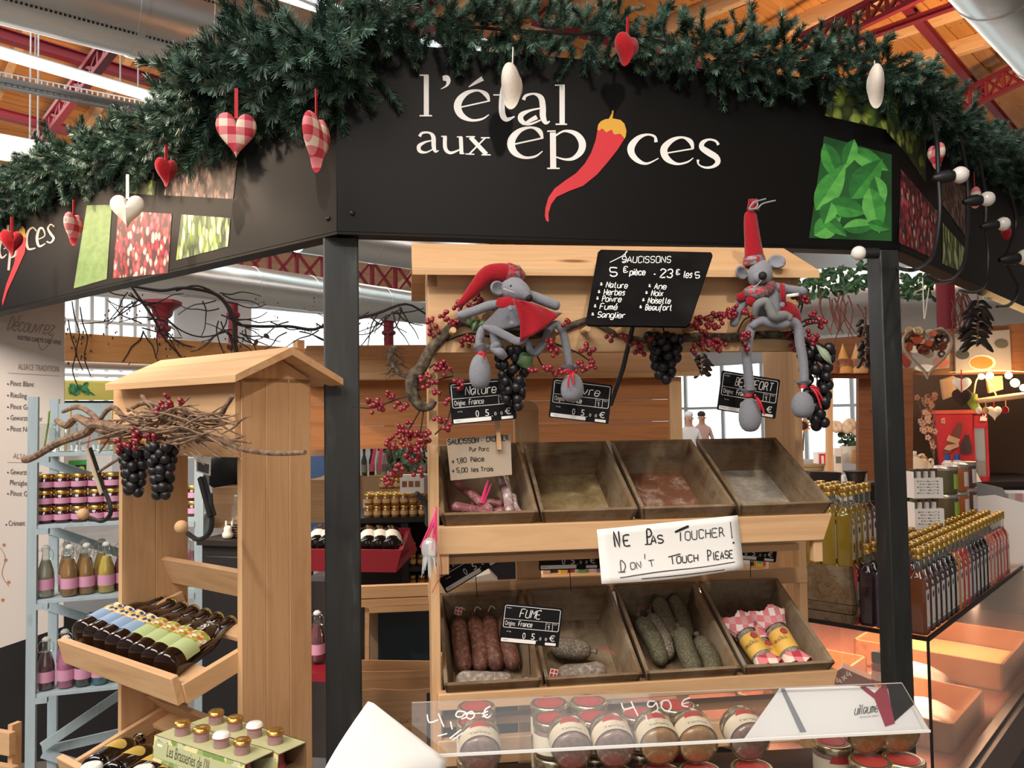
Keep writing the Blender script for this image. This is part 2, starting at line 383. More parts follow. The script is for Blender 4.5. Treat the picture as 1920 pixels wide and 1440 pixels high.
NEEDLE = mat('pine_needle', '#2c4a38', .5); _b = NB(NEEDLE); _o = _b.new('ShaderNodeObjectInfo'); _g = _b.noise(_b.coord((40, 40, 40)), 1, 2); _b.color(_b.ramp(_g, [(.28, '#22392f'), (.5, '#3c5a4a'), (.75, '#7f9c88')]))
TWIG = mat('dark_twig', '#2a211d', .8); BRANCH = mat('brown_branch', '#7a5d48', .85); _b = NB(BRANCH); _b.color(_b.ramp(_b.noise(_b.coord((40, 40, 40)), 2, 4), [(.3, '#57402f'), (.7, '#9a7c63')]))
BARK = mat('mossy_bark', '#4b4034', .9); _b = NB(BARK); _n = _b.noise(_b.coord((60, 60, 60)), 1.5, 5); _b.color(_b.ramp(_n, [(.35, '#2d261f'), (.55, '#5a4c3d'), (.7, '#6b6a4c')])); _b.bump(_n, .8, .004)
BERRY = mat('red_berry', '#86202b', .25, coat=.3); GRAPE = mat('black_grape', '#1c1a1e', .38)
SKIN = mat('plastic_green_leaf', '#46603a', .5)
# ================================================================ SETTING: the market hall
H = Fr((0, 0, 0), radians(45))              # hall axis runs along local x
CONC = mat('concrete_floor', '#77716a', .5); _b = NB(CONC); _b.color(_b.ramp(_b.noise(_b.coord(), 2, 5), [(.3, '#6b655f'), (.7, '#847d75')]))
PLASTER = mat('white_plaster', '#cfd2d6', .9); _b = NB(PLASTER); _b.color(_b.ramp(_b.noise(_b.coord(), .7, 3), [(.3, '#c6c9ce'), (.7, '#d8dadd')]))
FRAMEW = mat('white_window_frame', '#d9dcde', .5)
def struct(name, mb, m_, F=H, parent=None, **kw):
    o = obj(name, mb, m_, parent, **kw)
    if parent is None: o['kind'] = 'structure'; o.location = F.O; o.rotation_euler = (0, 0, F.a)
    return o
mb = MB(); mb.bx(-8, 26, -8, 18, -.1, 0); struct('floor', mb, CONC)
def wall_rects(mb, lo, hi, zt, holes, fn):
    xs = sorted(holes); cur = lo
    for (a, b, z0, z1) in xs:
        fn(mb, cur, a, 0, zt); fn(mb, a, b, 0, z0); fn(mb, a, b, z1, zt); cur = b
    fn(mb, cur, hi, 0, zt)
fl = lambda mb, a, b, z0, z1: mb.bx(a, b, 17, 17.25, z0, z1) if b - a > .01 and z1 - z0 > .01 else None
holesL = [(4.7, 6.9, 2.0, 4.15), (8.6, 16.5, 2.0, 4.2)]
mb = MB(); wall_rects(mb, -8, 26, 4.35, holesL, fl); struct('wall_left', mb, PLASTER)
ff = lambda mb, a, b, z0, z1: mb.bx(22, 22.25, a, b, z0, z1) if b - a > .01 and z1 - z0 > .01 else None
holesF = [(1.5, 5.6, .2, 3.1), (6.2, 15.5, .2, 3.1)]
mb = MB(); wall_rects(mb, -8, 17, 6.3, holesF, ff); struct('wall_back', mb, PLASTER)
for i, (a, b, z0, z1) in enumerate(holesL):
    mb = MB()
    n = 8 if i == 0 else 3
    for k in range(n + 1): x = a + (b - a) * k / n; mb.bx(x - .03, x + .03, 17.05, 17.15, z0, z1)
    for k in range(5 if i == 0 else 2): z = z0 + (z1 - z0) * k / (4 if i == 0 else 1); mb.bx(a, b, 17.06, 17.14, z - .03, z + .03)
    w_ = struct('window_%d' % (i + 1), mb, FRAMEW)
    mb = MB(); mb.bx(a, b, 17.09, 17.11, z0, z1); struct('pane', mb, GLASS, parent=w_)
for i, (a, b, z0, z1) in enumerate(holesF):
    mb = MB(); n = 4 if i == 0 else 7
    for k in range(n + 1): y = a + (b - a) * k / n; mb.bx(22.05, 22.15, y - .05, y + .05, z0, z1)
    for z in (z0, 1.75, z1): mb.bx(22.06, 22.14, a, b, z - .04, z + .04)
    w_ = struct('window_%d' % (i + 3), mb, FRAMEW)
    mb = MB(); mb.bx(22.09, 22.11, a, b, z0, z1); struct('pane', mb, GLASS, parent=w_)
mb = MB(); mb.bx(-8.2, -8, -8, 17, 0, 6.3); mb.bx(-8, 22, -8.2, -8, 0, 6.3); struct('wall_right', mb, PLASTER)
# roof: a slope on the far side, a glazed lantern along the hall, a boarded ceiling on the near side
zl = lambda y: 6.5 - .275 * (y - 9)
CEIL = obj('ceiling', MB().add([(0, 0, 0), (.01, 0, 0), (0, .01, 0)], [(0, 1, 2)]), ROOFW[0]); bpy.data.objects.remove(CEIL)
mb = MB()
def slope(mb, x0, x1, y0, y1): mb.hull8([V((x0, y0, zl(y0) + .06)), V((x1, y0, zl(y0) + .06)), V((x1, y1, zl(y1) + .06)), V((x0, y1, zl(y1) + .06))], [V((x0, y0, zl(y0) + .16)), V((x1, y0, zl(y0) + .16)), V((x1, y1, zl(y1) + .16)), V((x0, y1, zl(y1) + .16))])
slope(mb, -8, 8.2, 9, 17.2); slope(mb, 8.2, 11.6, 9, 11.5); slope(mb, 8.2, 11.6, 14.2, 17.2); slope(mb, 11.6, 26, 9, 17.2)
mb.bx(-8, 26, -8, 7, 6.26, 6.4)
CEIL = struct('ceiling', mb, ROOFW[0])
pl = MB(); pl.bx(-2.0, 2.0, -.095, .095, -.02, .02); pm = None
def board(x, y, z, tilt, L=4.0):
    global pm
    o = obj('plank', pl, ROOFW[0], CEIL, flat=True) if pm is None else pm.copy()
    if pm is None: pm = o
    else: COL.objects.link(o)
    o.location = (x, y, z + random.uniform(-.008, .008)); o.rotation_euler = (tilt, 0, 0); o.scale = (L / 4.0, 1, 1)
tl = math.atan(-.275)
for j in range(24):
    y = 9.2 + j * .2
    for x in (-.3 - (j % 3) * .8, 3.75 - (j % 3) * .8): board(x, y, zl(y), tl, 3.99)
for j in range(20):
    y = 9.4 + j * .24
    board(14.6 + (j % 3) * .4, y, zl(y), tl, 5.6)
for j in range(43):
    y = -1.6 + j * .2
    for k in range(3): board(3.6 + k * 3.02 + (j % 3) * .9, y, 6.22, 0, 3.0)
rf = None
for k, x in enumerate([.2, 1.3, 2.4, 3.5, 4.6, 11.4, 12.6, 13.8, 15.0]):
    mb = MB(); mb.beam((x, 9, zl(9) - .09), (x, 17, zl(17) - .09), .09, .16); obj('rafter', mb, PINE[1], CEIL)
for k in range(9):
    x = 2.5 + k * 1.05; mb = MB(); mb.bx(x - .05, x + .05, -1.7, 7, 6.02, 6.2); obj('rafter', mb, PINE[1], CEIL)
# glazing bars of the roof lantern
mb = MB()
for k in range(18): x = -6 + k * 1.7; mb.bx(x - .03, x + .03, 7, 9, 6.42, 6.48)
mb.bx(-8, 26, 7.97, 8.03, 6.42, 6.5); struct('window_5', mb, FRAMEW)
mb = MB(); mb.bx(-8, 26, 7, 9, 6.44, 6.452); struct('pane', mb, GLASS, parent=bpy.data.objects['window_5'])
# red steel trusses
def pzl(px, py, z): return H.l(atz(px, py, z))
def truss(name, label, a, b, hgt, n, w_=.07, group=None):
    t = thing(name, label, 'roof truss', H, group=group); a, b = V(a), V(b); up = V((0, 0, hgt))
    for nm, off in (('bottom_chord', V((0, 0, 0))), ('top_chord', up)):
        mb = MB(); mb.beam(a + off, b + off, w_ * 1.5, w_); obj(nm, mb, REDSTEEL, t)
    mb = None
    for k in range(n):
        p, q = a.lerp(b, k / n), a.lerp(b, (k + 1) / n)
        for u, v in ((p, q + up), (p + up, q)):
            mb = MB(); mb.beam(u, v, w_ * .6, w_ * .6); obj('brace', mb, REDSTEEL, t)
        mb = MB(); mb.beam(q, q + up, w_ * .8, w_ * .8); obj('strut', mb, REDSTEEL, t)
    return t
def rbeam(label, p, q, w_=.12, cat='steel beam'):
    mb = MB(); mb.beam(p, q, w_, w_ * 1.3); mb.beam(V(p) - V((0, 0, w_ * .7)), V(q) - V((0, 0, w_ * .7)), w_ * 1.7, w_ * .16); mb.beam(V(p) + V((0, 0, w_ * .7)), V(q) + V((0, 0, w_ * .7)), w_ * 1.7, w_ * .16)
    return one('steel_beam', mb, REDSTEEL, label, cat, H)
truss('roof_truss', 'red lattice truss crossing above the two far ducts left of the kiosk post', pzl(395, 520, 3.75), pzl(900, 566, 3.75), .55, 11)
truss('roof_truss', 'red lattice truss above the garland at top centre of the picture', pzl(1000, 40, 6.0), pzl(1330, 128, 6.0), .5, 6, .06)
rbeam('long red steel purlin running diagonally across the orange ceiling at top right', pzl(1620, -80, 5.95), pzl(1920, 268, 5.95), .055)
rbeam('red steel tie crossing the orange ceiling beside the big duct', pzl(1560, 92, 5.85), pzl(1840, -8, 5.85), .045)
truss('roof_truss', 'dark red lattice truss between orange boards at upper right', pzl(1500, 105, 5.6), pzl(1740, -10, 5.6), .22, 7, .045)
truss('roof_truss', 'dark red truss behind the right end of the garland', pzl(1790, 215, 5.5), pzl(1990, 120, 5.5), .25, 6, .045)
rbeam('red purlin just below the large duct at top left', pzl(-40, 52, 5.35), pzl(330, 165, 5.35), .07)
rbeam('red purlin above the garland at far left', pzl(-40, 203, 5.2), pzl(150, 250, 5.2), .07)
truss('roof_truss', 'red truss under the left boards between the two white light strips', pzl(60, 290, 5.0), pzl(215, 92, 5.0), .2, 7, .05)
rbeam('red beam against the bright roof glazing above the garland centre', pzl(620, -20, 6.2), pzl(790, 60, 6.2), .1)
rbeam('second red beam against the bright roof glazing, right of the first', pzl(730, -30, 6.1), pzl(840, 62, 6.1), .14)
truss('roof_truss', 'far red truss in the gap between fascia and gabled stand', pzl(940, 462, 4.6), pzl(1130, 470, 4.6), .3, 6, .06)
# cast columns with bracket heads
def column(px, py, d, zt, r, label):
    p = at(px, py, d); t = thing('iron_column', label, 'column', loc=(p.x, p.y, 0))
    mb = MB(); mb.lathe([(r * 1.8, 0), (r * 1.8, .25), (r, .32), (r * .85, zt - .5), (r * 1.25, zt - .47), (r * 1.25, zt - .42), (r * .9, zt - .4), (r * .9, zt - .2)], 14); obj('shaft', mb, REDSTEEL, t)
    mb = MB(); mb.lathe([(r * .95, zt - .25), (r * 1.3, zt - .2), (r * 1.5, zt - .1), (r * 2.6, zt), (r * 2.6, zt + .06)], 14, sq=.6); obj('capital', mb, REDSTEEL, t)
column(437, 560, 12.6, 3.72, .085, 'slim red iron column left of the dark kiosk post')
column(305, 560, 14.2, 3.7, .11, 'darker red iron column wound with bare vine, far left')
column(728, 540, 15.6, 3.72, .11, 'red iron column whose bracket head shows right of the kiosk post')
column(1774, 590, 7.2, 3.6, .09, 'bright red column below the right fascia panel')
# spiral ducts
def duct(label, p, q, r, rings, cat='air duct'):
    t = thing('air_duct', label, cat, H); p, q = V(p), V(q)
    mb = MB(); mb.tube([p.lerp(q, k / 12) for k in range(13)], r, 28); obj('pipe', mb, DUCT, t)
    for f in rings:
        c = p.lerp(q, f); d = (q - p).normalized(); mb = MB(); mb.tube([c - d * .025, c + d * .025], r * 1.02, 28); obj('seam_ring', mb, DUCT, t)
    return t
big = duct('huge silver duct at the top left corner', pzl(-260, -132, 4.2), pzl(620, 118, 4.2), .3, (.18, .5, .66, .8))
mb = MB(); p, q = pzl(-260, -132, 4.2), pzl(620, 118, 4.2); dn = (H.l(C0) - (p + q) / 2); ax_ = (q - p).normalized(); dn = (dn - ax_ * dn.dot(ax_)).normalized(); sd_ = ax_.cross(dn)
for ang in (-.55, .5):
    for k in range(110): c = p.lerp(q, k / 110) + (dn * cos(ang) + sd_ * sin(ang)) * .3005; n_ = (c - p.lerp(q, k / 110)).normalized(); u_ = ax_ * .007; v_ = ax_.cross(n_) * .007; mb.poly([c + n_ * .003 + u_ + v_, c + n_ * .003 - u_ + v_, c + n_ * .003 - u_ - v_, c + n_ * .003 + u_ - v_])
obj('perforations', mb, IRON, big, kind='stuff', flat=True)
duct('silver duct directly under the front fascia beside the left post', pzl(560, 432, 3.9), pzl(960, 500, 3.9), .27, (.3, .5, .7, .9))
duct('farther silver duct running below the red lattice truss', pzl(150, 492, 3.3), pzl(860, 588, 3.3), .24, (.2, .35, .5, .62, .72, .85))
def wduct(label, a, b, r, rings): return duct(label, H.l(a), H.l(b), r, rings)
wduct('broad silver duct behind the hanging chillies on the right', at(1440, 568, 9.0), at(2000, 560, 8.4), .37, (.2, .45, .7, .93))
duct('shiny duct descending at the top right corner', pzl(1740, -230, 4.5), pzl(2060, 190, 4.5), .31, (.3, .62, .83))
# strip lights and cable tray, top left
LAMPW = mat('lamp_white', '#fbfbf8', .4, emit='#fff6ea', es=1.1)
def strip(label, p, q, w_, h_):
    t = thing('strip_light', label, 'light', H); mb = MB(); mb.beam(p, q, w_, h_); obj('housing', mb, LAMPW, t)
    mb = MB(); mb.beam(V(p) + V((0, 0, h_ * .6)), V(q) + V((0, 0, h_ * .6)), w_ * .6, h_ * .3); obj('rail', mb, FRAMEW, t)
    for f in (.35, .7, .78):
        c = V(p).lerp(V(q), f); mb = MB(); mb.tube([c, c + V((0, 0, 1.6))], .006, 5); obj('suspension_wire', mb, FRAMEW, t)
strip('long white strip light hung below the top left duct', pzl(-120, 64, 4.0), pzl(345, 200, 4.0), .05, .06)
strip('short white strip light behind the garland at far left', pzl(-80, 262, 3.6), pzl(110, 296, 3.6), .3, .1)
t = thing('cable_tray', 'grey wire mesh cable tray under the strip light, top left', 'cable tray', H)
p, q = pzl(-120, 122, 3.95), pzl(300, 206, 3.95); TRAY = mat('tray_zinc', '#77787a', .5, .4)
mb = MB(); mb.beam(p - V((0, 0, .03)), q - V((0, 0, .03)), .2, .012); obj('tray_floor', mb, TRAY, t)
mb = MB()
for k in range(40): c = p.lerp(q, k / 39); mb.beam(c - V((0, 0, .05)), c + V((0, 0, .04)), .008, .008)
for dz in (-.05, 0, .04): mb.beam(p + V((0, 0, dz)), q + V((0, 0, dz)), .008, .008)
obj('wire_mesh', mb, FRAMEW, t, kind='stuff')
# ================================================================ KIOSK FASCIA
FS, FSW = frame2((632, 434), 1.8, (1688, 468))
PH = .448                                    # panel height
zB = FS.O.z
A_, B_ = FS.O.copy(), FS.w((FSW, 0, 0))
Lp = atz(0, 582, zB); FL_A = atan2(Lp.y - A_.y, Lp.x - A_.x); LL = 2.6
FLP = Fr(A_ + V((cos(FL_A), sin(FL_A), 0)) * LL, FL_A + pi)      # left panel frame: x runs from far left end to the corner
Rp = atz(1920, 572, zB); FR_A = atan2(Rp.y - B_.y, Rp.x - B_.x); RL = 2.4
FRP = Fr(B_, FR_A)
fas = thing('kiosk_fascia', 'black three-sided sign band round the top of the stall', 'shop sign', loc=A_ + V((0, 0, 0)))
def fpart(name, mb, m_, F, **kw):
    o = obj(name, mb, m_, fas, **kw); o.location = F.O - A_; o.rotation_euler = (0, 0, F.a); return o
for F, L_, nm in ((FLP, LL, 'left_panel'), (FS, FSW, 'front_panel'), (FRP, RL, 'right_panel')):
    mb = MB(); mb.bx(0, L_, 0, .012, 0, PH); fpart(nm, mb, BLACK, F, bev=.0015)
    mb = MB(); mb.bx(0, L_, 0, .05, -.006, 0); mb.bx(0, L_, .012, .05, PH - .004, PH); fpart('trim_rail', mb, BLACK, F)
mb = MB()
for F, xs in ((FS, (.03,)), (FLP, (LL - .03,))):
    pass
SC = mat('screw_head', '#15151a', .4, .5)
for px, py, F in ((661, 400, FS), (615, 410, FLP)):
    c = F.p(px, py, 0); mb = MB(); mb.lathe([(.006, 0), (.006, .002), (.003, .004)], 10, T=Matrix.Translation(c) @ Matrix.Rotation(pi / 2, 4, 'X')); fpart('screw', mb, SC, F)
# ---- lettering on the front panel, drawn with a broad nib
LET = {
 'l': [[(598, 425, 28), (598, 650, 28)], [(560, 651, 8), (630, 651, 8)], [(560, 423, 8), (610, 423, 8)]],
 'apostrophe': [[(690, 440, 26), (712, 440, 34), (722, 458, 24), (712, 482, 12), (680, 501, 3)]],
 'e_acute': [[(952, 570, 10), (935, 532, 26), (890, 509, 12), (830, 521, 24), (786, 560, 38), (774, 605, 42), (797, 650, 34), (850, 676, 16), (910, 670, 11), (950, 645, 5)], [(788, 604, 8), (955, 567, 8)], [(836, 490, 4), (875, 465, 18), (915, 441, 28)]],
 't': [[(1042, 428, 6), (1026, 520, 28), (1024, 630, 34), (1048, 672, 26), (1095, 655, 6)], [(975, 534, 7), (1090, 534, 7)]],
 'a': [[(1145, 562, 20), (1158, 538, 16), (1205, 528, 12), (1243, 550, 30), (1253, 600, 34), (1254, 655, 34), (1270, 690, 22), (1293, 682, 6)], [(1245, 608, 8), (1180, 622, 14), (1132, 648, 30), (1135, 682, 28), (1180, 698, 14), (1242, 675, 8)]],
 'l.001': [[(1362, 482, 30), (1362, 698, 30)], [(1325, 699, 8), (1390, 699, 8)], [(1322, 479, 8), (1376, 479, 8)]],
 'a.001': [[(560, 768, 18), (575, 748, 14), (615, 747, 12), (637, 770, 24), (640, 825, 24), (650, 852, 15), (668, 846, 4)], [(632, 790, 6), (590, 800, 12), (557, 822, 22), (562, 850, 20), (597, 857, 10), (637, 838, 6)]],
 'u': [[(703, 768, 22), (705, 835, 22), (735, 860, 16), (785, 842, 8)], [(792, 772, 22), (796, 866, 22)], [(682, 767, 7), (712, 767, 7)], [(770, 770, 7), (800, 770, 7)], [(790, 864, 7), (812, 864, 7)]],
 'x': [[(846, 772, 24), (936, 868, 24)], [(930, 775, 9), (840, 866, 9)], [(822, 769, 7), (872, 769, 7)], [(905, 775, 7), (955, 775, 7)], [(818, 866, 7), (868, 868, 7)], [(908, 871, 7), (960, 871, 7)]],
 'e_acute.001': [[(1252, 780, 12), (1235, 738, 26), (1190, 717, 12), (1130, 731, 24), (1086, 772, 40), (1075, 815, 44), (1097, 860, 34), (1150, 886, 16), (1210, 880, 12), (1252, 850, 5)], [(1088, 812, 9), (1254, 776, 9)], [(1140, 702, 5), (1180, 679, 20), (1220, 658, 26)]],
 'p': [[(1310, 745, 34), (1312, 945, 34)], [(1278, 738, 8), (1326, 737, 8)], [(1278, 947, 8), (1348, 947, 8)], [(1322, 765, 10), (1375, 737, 12), (1438, 752, 28), (1474, 800, 40), (1468, 850, 36), (1428, 889, 22), (1380, 897, 12), (1324, 882, 8)]],
 'c': [[(1890, 800, 20), (1882, 768, 14), (1840, 757, 12), (1790, 776, 26), (1752, 822, 40), (1754, 866, 36), (1790, 905, 26), (1840, 920, 12), (1905, 890, 5)]],
 'e': [[(2098, 838, 12), (2085, 797, 26), (2040, 773, 12), (1985, 786, 24), (1940, 826, 38), (1936, 865, 40), (1960, 900, 32), (2010, 922, 14), (2065, 912, 10), (2100, 888, 5)], [(1945, 862, 8), (2100, 836, 8)]],
 's': [[(2242, 815, 16), (2225, 793, 13), (2187, 785, 12), (2153, 802, 24), (2148, 830, 30), (2186, 858, 36), (2228, 885, 34), (2237, 914, 28), (2208, 938, 16), (2165, 942, 12), (2130, 925, 8), (2126, 898, 16)]]}
f3 = lambda ly: (lambda x, y: FS.p(600 + x / 3, y / 3, ly))
for k, st in LET.items():
    mb = MB()
    for j, q in enumerate(st): mb.ribbon(q, 0, f3(-.0012 - .0001 * j), k=5)
    fpart('letter', mb, WHITE, FS, flat=True)
CH = [(1562, 725), (1550, 790), (1525, 860), (1490, 920), (1440, 975), (1380, 1015), (1320, 1060), (1285, 1110), (1268, 1170), (1265, 1215), (1272, 1240), (1283, 1250), (1287, 1240), (1285, 1200), (1300, 1150), (1330, 1108), (1400, 1075), (1480, 1045), (1560, 980), (1620, 910), (1675, 840), (1714, 778), (1690, 752), (1655, 757), (1640, 728), (1612, 745), (1586, 722)]
mb = MB(); mb.poly([f3(-.002)(x, y) for x, y in CH][::-1]); fpart('chilli_print', mb, RED, FS, flat=True)
CP = [(1560, 728), (1565, 700), (1580, 682), (1605, 670), (1625, 668), (1640, 640), (1643, 622), (1650, 620), (1652, 630), (1645, 666), (1690, 674), (1712, 695), (1724, 735), (1720, 765), (1714, 780), (1690, 752), (1655, 757), (1640, 728), (1612, 745), (1586, 722), (1570, 736)]
mb = MB(); mb.poly([f3(-.0025)(x, y) for x, y in CP][::-1]); fpart('chilli_stalk_print', mb, YEL, FS, flat=True)
# ---- printed photographs
def photo(F, pts, m_, ly=-.0012): mb = MB(); mb.poly([F.p(x, y, ly) for x, y in pts][::-1]); return fpart('photo_print', mb, m_, F, flat=True)
photo(FS, [(1556, 158), (1672, 164), (1672, 246), (1650, 240), (1547, 217)], PR_HERB)
photo(FS, [(1545, 255), (1672, 290), (1672, 452), (1517, 446)], PR_LEAF)
def leaf2d(mb, cx, cy, L, W, ang, m, F, ly, n=8):
    ca, sa = cos(ang), sin(ang); top = []; bot = []
    for i in range(n + 1):
        t = i / n; u = (t - .5) * L; wv = W * .5 * (sin(pi * t ** .8)) 
        top.append((cx + ca * u - sa * wv, cy + sa * u + ca * wv)); bot.append((cx + ca * u + sa * wv, cy + sa * u - ca * wv))
    mid = [((a[0] + b[0]) / 2, (a[1] + b[1]) / 2) for a, b in zip(top, bot)]
    mb.add([F.p(*p, ly) for p in top + mid + bot], [(i, i + 1, n + 2 + i, n + 1 + i) for i in range(n)], m)
    mb.add([F.p(*p, ly) for p in top + mid + bot], [(n + 1 + i, n + 2 + i, 2 * n + 3 + i, 2 * n + 2 + i) for i in range(n)], (m + 1) % 3)
lv = [(1560, 305, 90, 42, 1.2, 1), (1630, 300, 95, 40, .5, 0), (1592, 290, 70, 34, 1.9, 2), (1558, 350, 120, 55, -1.0, 0), (1625, 335, 110, 62, -.9, 1), (1650, 360, 70, 40, 1.3, 2), (1545, 425, 70, 50, -.6, 0),
      (1590, 390, 90, 46, .25, 1), (1640, 395, 100, 52, 1.35, 0), (1615, 432, 80, 34, -.1, 2), (1565, 432, 70, 30, .7, 1), (1535, 400, 50, 40, 1.9, 2), (1655, 437, 50, 26, .3, 1)]
mb = MB()
for i, (x, y, L_, W_, a, m_) in enumerate(lv):
    x = min(max(x, 1552), 1648); leaf2d(mb, x, min(y, 424), L_ * .88, W_ * .84, a, m_, FS, -.0014 - .0001 * i)
fpart('basil_leaves_print', mb, LEAFP, FS, flat=True)
photo(FLP, [(330, 262), (445, 302), (437, 373), (307, 366)], PR_BROWN); photo(FLP, [(222, 395), (322, 401), (315, 512), (211, 522)], PR_BERRY)
photo(FLP, [(340, 402), (432, 409), (427, 462), (330, 488)], PR_ROSE); photo(FLP, [(163, 385), (210, 384), (200, 523), (138, 541)], leafmat('muted_leaf_print', '#748c58', '#5c7840'))  # leaf print in its own muted green
photo(FLP, [(240, 330), (293, 340), (290, 366), (236, 362)], PR_HERB)
photo(FRP, [(1663, 167), (1737, 232), (1736, 343), (1700, 290), (1663, 247)], PR_HERB); photo(FRP, [(1689, 317), (1759, 398), (1749, 484), (1685, 455)], PR_BERRY)
photo(FRP, [(1768, 418), (1811, 468), (1802, 509), (1767, 494)], PR_ROSE); photo(FRP, [(1752, 320), (1811, 350), (1810, 443), (1765, 380)], PR_BROWN)
PALEP = mat('tan_white_print', '#c9b9ae', .5)  # duller tan-white for the left panel's letters
def fl3(x, y): return FLP.p(x / 3, y / 3, -.0012)
PL_LET = [[(205, 1300, 8), (185, 1280, 8), (160, 1300, 13), (148, 1350, 17), (160, 1400, 13), (200, 1395, 6)], [(218, 1345, 6), (252, 1325, 6), (240, 1285, 10), (220, 1290, 13), (208, 1340, 16), (220, 1385, 13), (255, 1370, 5)],
          [(305, 1275, 8), (285, 1262, 7), (270, 1285, 11), (285, 1315, 14), (302, 1340, 13), (285, 1365, 8), (262, 1358, 8)], [(20, 1400, 5), (45, 1385, 6), (35, 1345, 10), (10, 1350, 14), (-5, 1410, 16), (10, 1450, 12), (38, 1430, 5)],
          [(62, 1370, 14), (48, 1520, 14)], [(65, 1385, 6), (95, 1365, 12), (88, 1430, 14), (62, 1450, 6)], [(0, 1300, 12), (22, 1290, 10), (22, 1330, 12), (30, 1340, 6)], [(45, 1265, 13), (42, 1330, 13)]]
for st in PL_LET: mb = MB(); mb.ribbon(st, 0, fl3, k=4); fpart('letter', mb, PALEP, FLP, flat=True)
mb = MB(); mb.poly([fl3(*p) for p in [(140, 1290), (148, 1345), (140, 1420), (95, 1520), (40, 1640), (15, 1720), (12, 1690), (35, 1600), (80, 1480), (105, 1330)]]); fpart('chilli_print', mb, RED, FLP, flat=True)
mb = MB(); mb.poly([FLP.p(x / 3, y / 3, -.0016) for x, y in [(105, 1335), (108, 1295), (125, 1270), (140, 1290), (146, 1340), (125, 1325)]]); fpart('chilli_stalk_print', mb, YEL, FLP, flat=True)
# ---- posts
def post(pxl, pxr, py, d, label):
    a, b = at(pxl, py, d), at(pxr, py, d); wd = (b - a).length; F = Fr((a.x, a.y, 0), FS.a)
    mb = MB(); mb.bx(0, wd, 0, wd, 0, zB - .001); return one('stall_post', mb, POST, label, 'post', F, bev=.004)
post(607, 673, 700, 1.83, 'dark painted square post under the left corner of the sign')
post(1658, 1699, 700, 2.09, 'dark painted square post under the right corner of the sign')
# ---- pine garland
NEED = []
for k in range(6):
    mb = MB(); L_ = random.uniform(.1, .15); pts = [V((0, 0, 0)), V((random.uniform(-.012, .012), 0, L_ * .5)), V((random.uniform(-.03, .03), random.uniform(-.03, .03), L_))]
    pts = smooth_path(pts, 5); mb.tube(pts, [.0018, .0009], 3)
    for i in range(260):
        t = random.random() ** .8; j = min(int(t * (len(pts) - 1)), len(pts) - 2); p = pts[j].lerp(pts[j + 1], t * (len(pts) - 1) - j); d = (pts[j + 1] - pts[j]).normalized()
        a = random.uniform(0, 2 * pi); q = V((cos(a), sin(a), 0)); n = (q * random.uniform(.6, 1.0) + d * random.uniform(.5, 1.1)).normalized(); ln = random.uniform(.02, .034); s_ = n.cross(d).normalized() * .0014
        mb.add([p - s_, p + s_, p + n * ln + s_ * .6, p + n * ln - s_ * .6], [(0, 1, 2, 3)])
    NEED.append(mb)
gar = thing('pine_garland', 'bushy green pine garland draped along the top of the sign', 'garland', loc=(0, 0, 0))
GP = []                                      # path of the garland as (frame, px, py, ly)
for px, py in ((-60, 372), (0, 352), (90, 300), (180, 270), (260, 250), (330, 225), (400, 175), (450, 130), (520, 105), (590, 110)): GP.append((FLP.w(FLP.p(px, py + 22, -.03)), 1.32 if px > 380 else .95))
for px, py in ((650, 118), (720, 52), (800, 40), (880, 55), (950, 62), (1020, 66), (1090, 70), (1160, 66), (1240, 70), (1320, 85), (1400, 95), (1480, 110), (1560, 105), (1640, 118)): GP.append((FS.w(FS.p(px, py - 6 + (14 if px > 1200 else 0), -.03)), 1.2 if px < 700 else .84))
for px, py in ((1700, 150), (1745, 195), (1790, 240), (1840, 265), (1890, 300), (1950, 350)): GP.append((FRP.w(FRP.p(px, py + 10, -.03)), .85))
path = smooth_path([g[0] for g in GP], 10); fat = lerp_list([g[1] for g in GP], len(path))
mb = MB(); mb.tube(path, .004, 5); obj('wire_core', mb, TWIG, gar)
cum = [0]; wc = [0]
for i in range(len(path) - 1): cum.append(cum[-1] + (path[i + 1] - path[i]).length); wc.append(wc[-1] + (path[i + 1] - path[i]).length * fat[i] ** 1.0)
def gpt(s_):
    import bisect
    i = min(max(bisect.bisect(cum, s_) - 1, 0), len(path) - 2); f = (s_ - cum[i]) / (cum[i + 1] - cum[i] + 1e-9); return path[i].lerp(path[i + 1], f), (path[i + 1] - path[i]).normalized(), fat[i]
protos = []
def pick(u):                                  # more sprigs where the garland is fatter
    import bisect
    x = u * wc[-1]; i = min(max(bisect.bisect(wc, x) - 1, 0), len(path) - 2); return cum[i] + (cum[i + 1] - cum[i]) * (x - wc[i]) / (wc[i + 1] - wc[i] + 1e-9)
def sprig_matrix(s_, push, scale):
    p, d, f = gpt(s_); up = V((0, 0, 1)); side = d.cross(up).normalized(); a = random.uniform(0, 2 * pi); out = side * cos(a) + up * (sin(a) * .8 - .18); out = (out + d * random.uniform(-.8, .8)).normalized()
    Q = out.to_track_quat('Z', 'Y').to_matrix().to_4x4(); return Matrix.Translation(p + out * push * f) @ Q @ Matrix.Rotation(random.uniform(0, 6.28), 4, 'Z') @ Matrix.Scale(scale * f, 4)
for i in range(292):
    s_ = pick((i + random.random()) / 292)
    M_ = sprig_matrix(s_, random.uniform(.0, .045), random.uniform(.72, 1.0))
    if i < 6: o = obj('sprig', NEED[i], NEEDLE, gar, flat=True); protos.append(o)
    else: o = protos[random.randrange(6)].copy(); COL.objects.link(o)
    o.matrix_local = M_
mb = MB()
for i in range(1900):
    M_ = sprig_matrix(pick(random.random()), random.uniform(0, .045), random.uniform(.55, .8)); nb = NEED[random.randrange(6)]
    mb.add([M_ @ V(v) for v in nb.v], nb.f)
obj('inner_needles', mb, NEEDLE, gar, kind='stuff', flat=True)
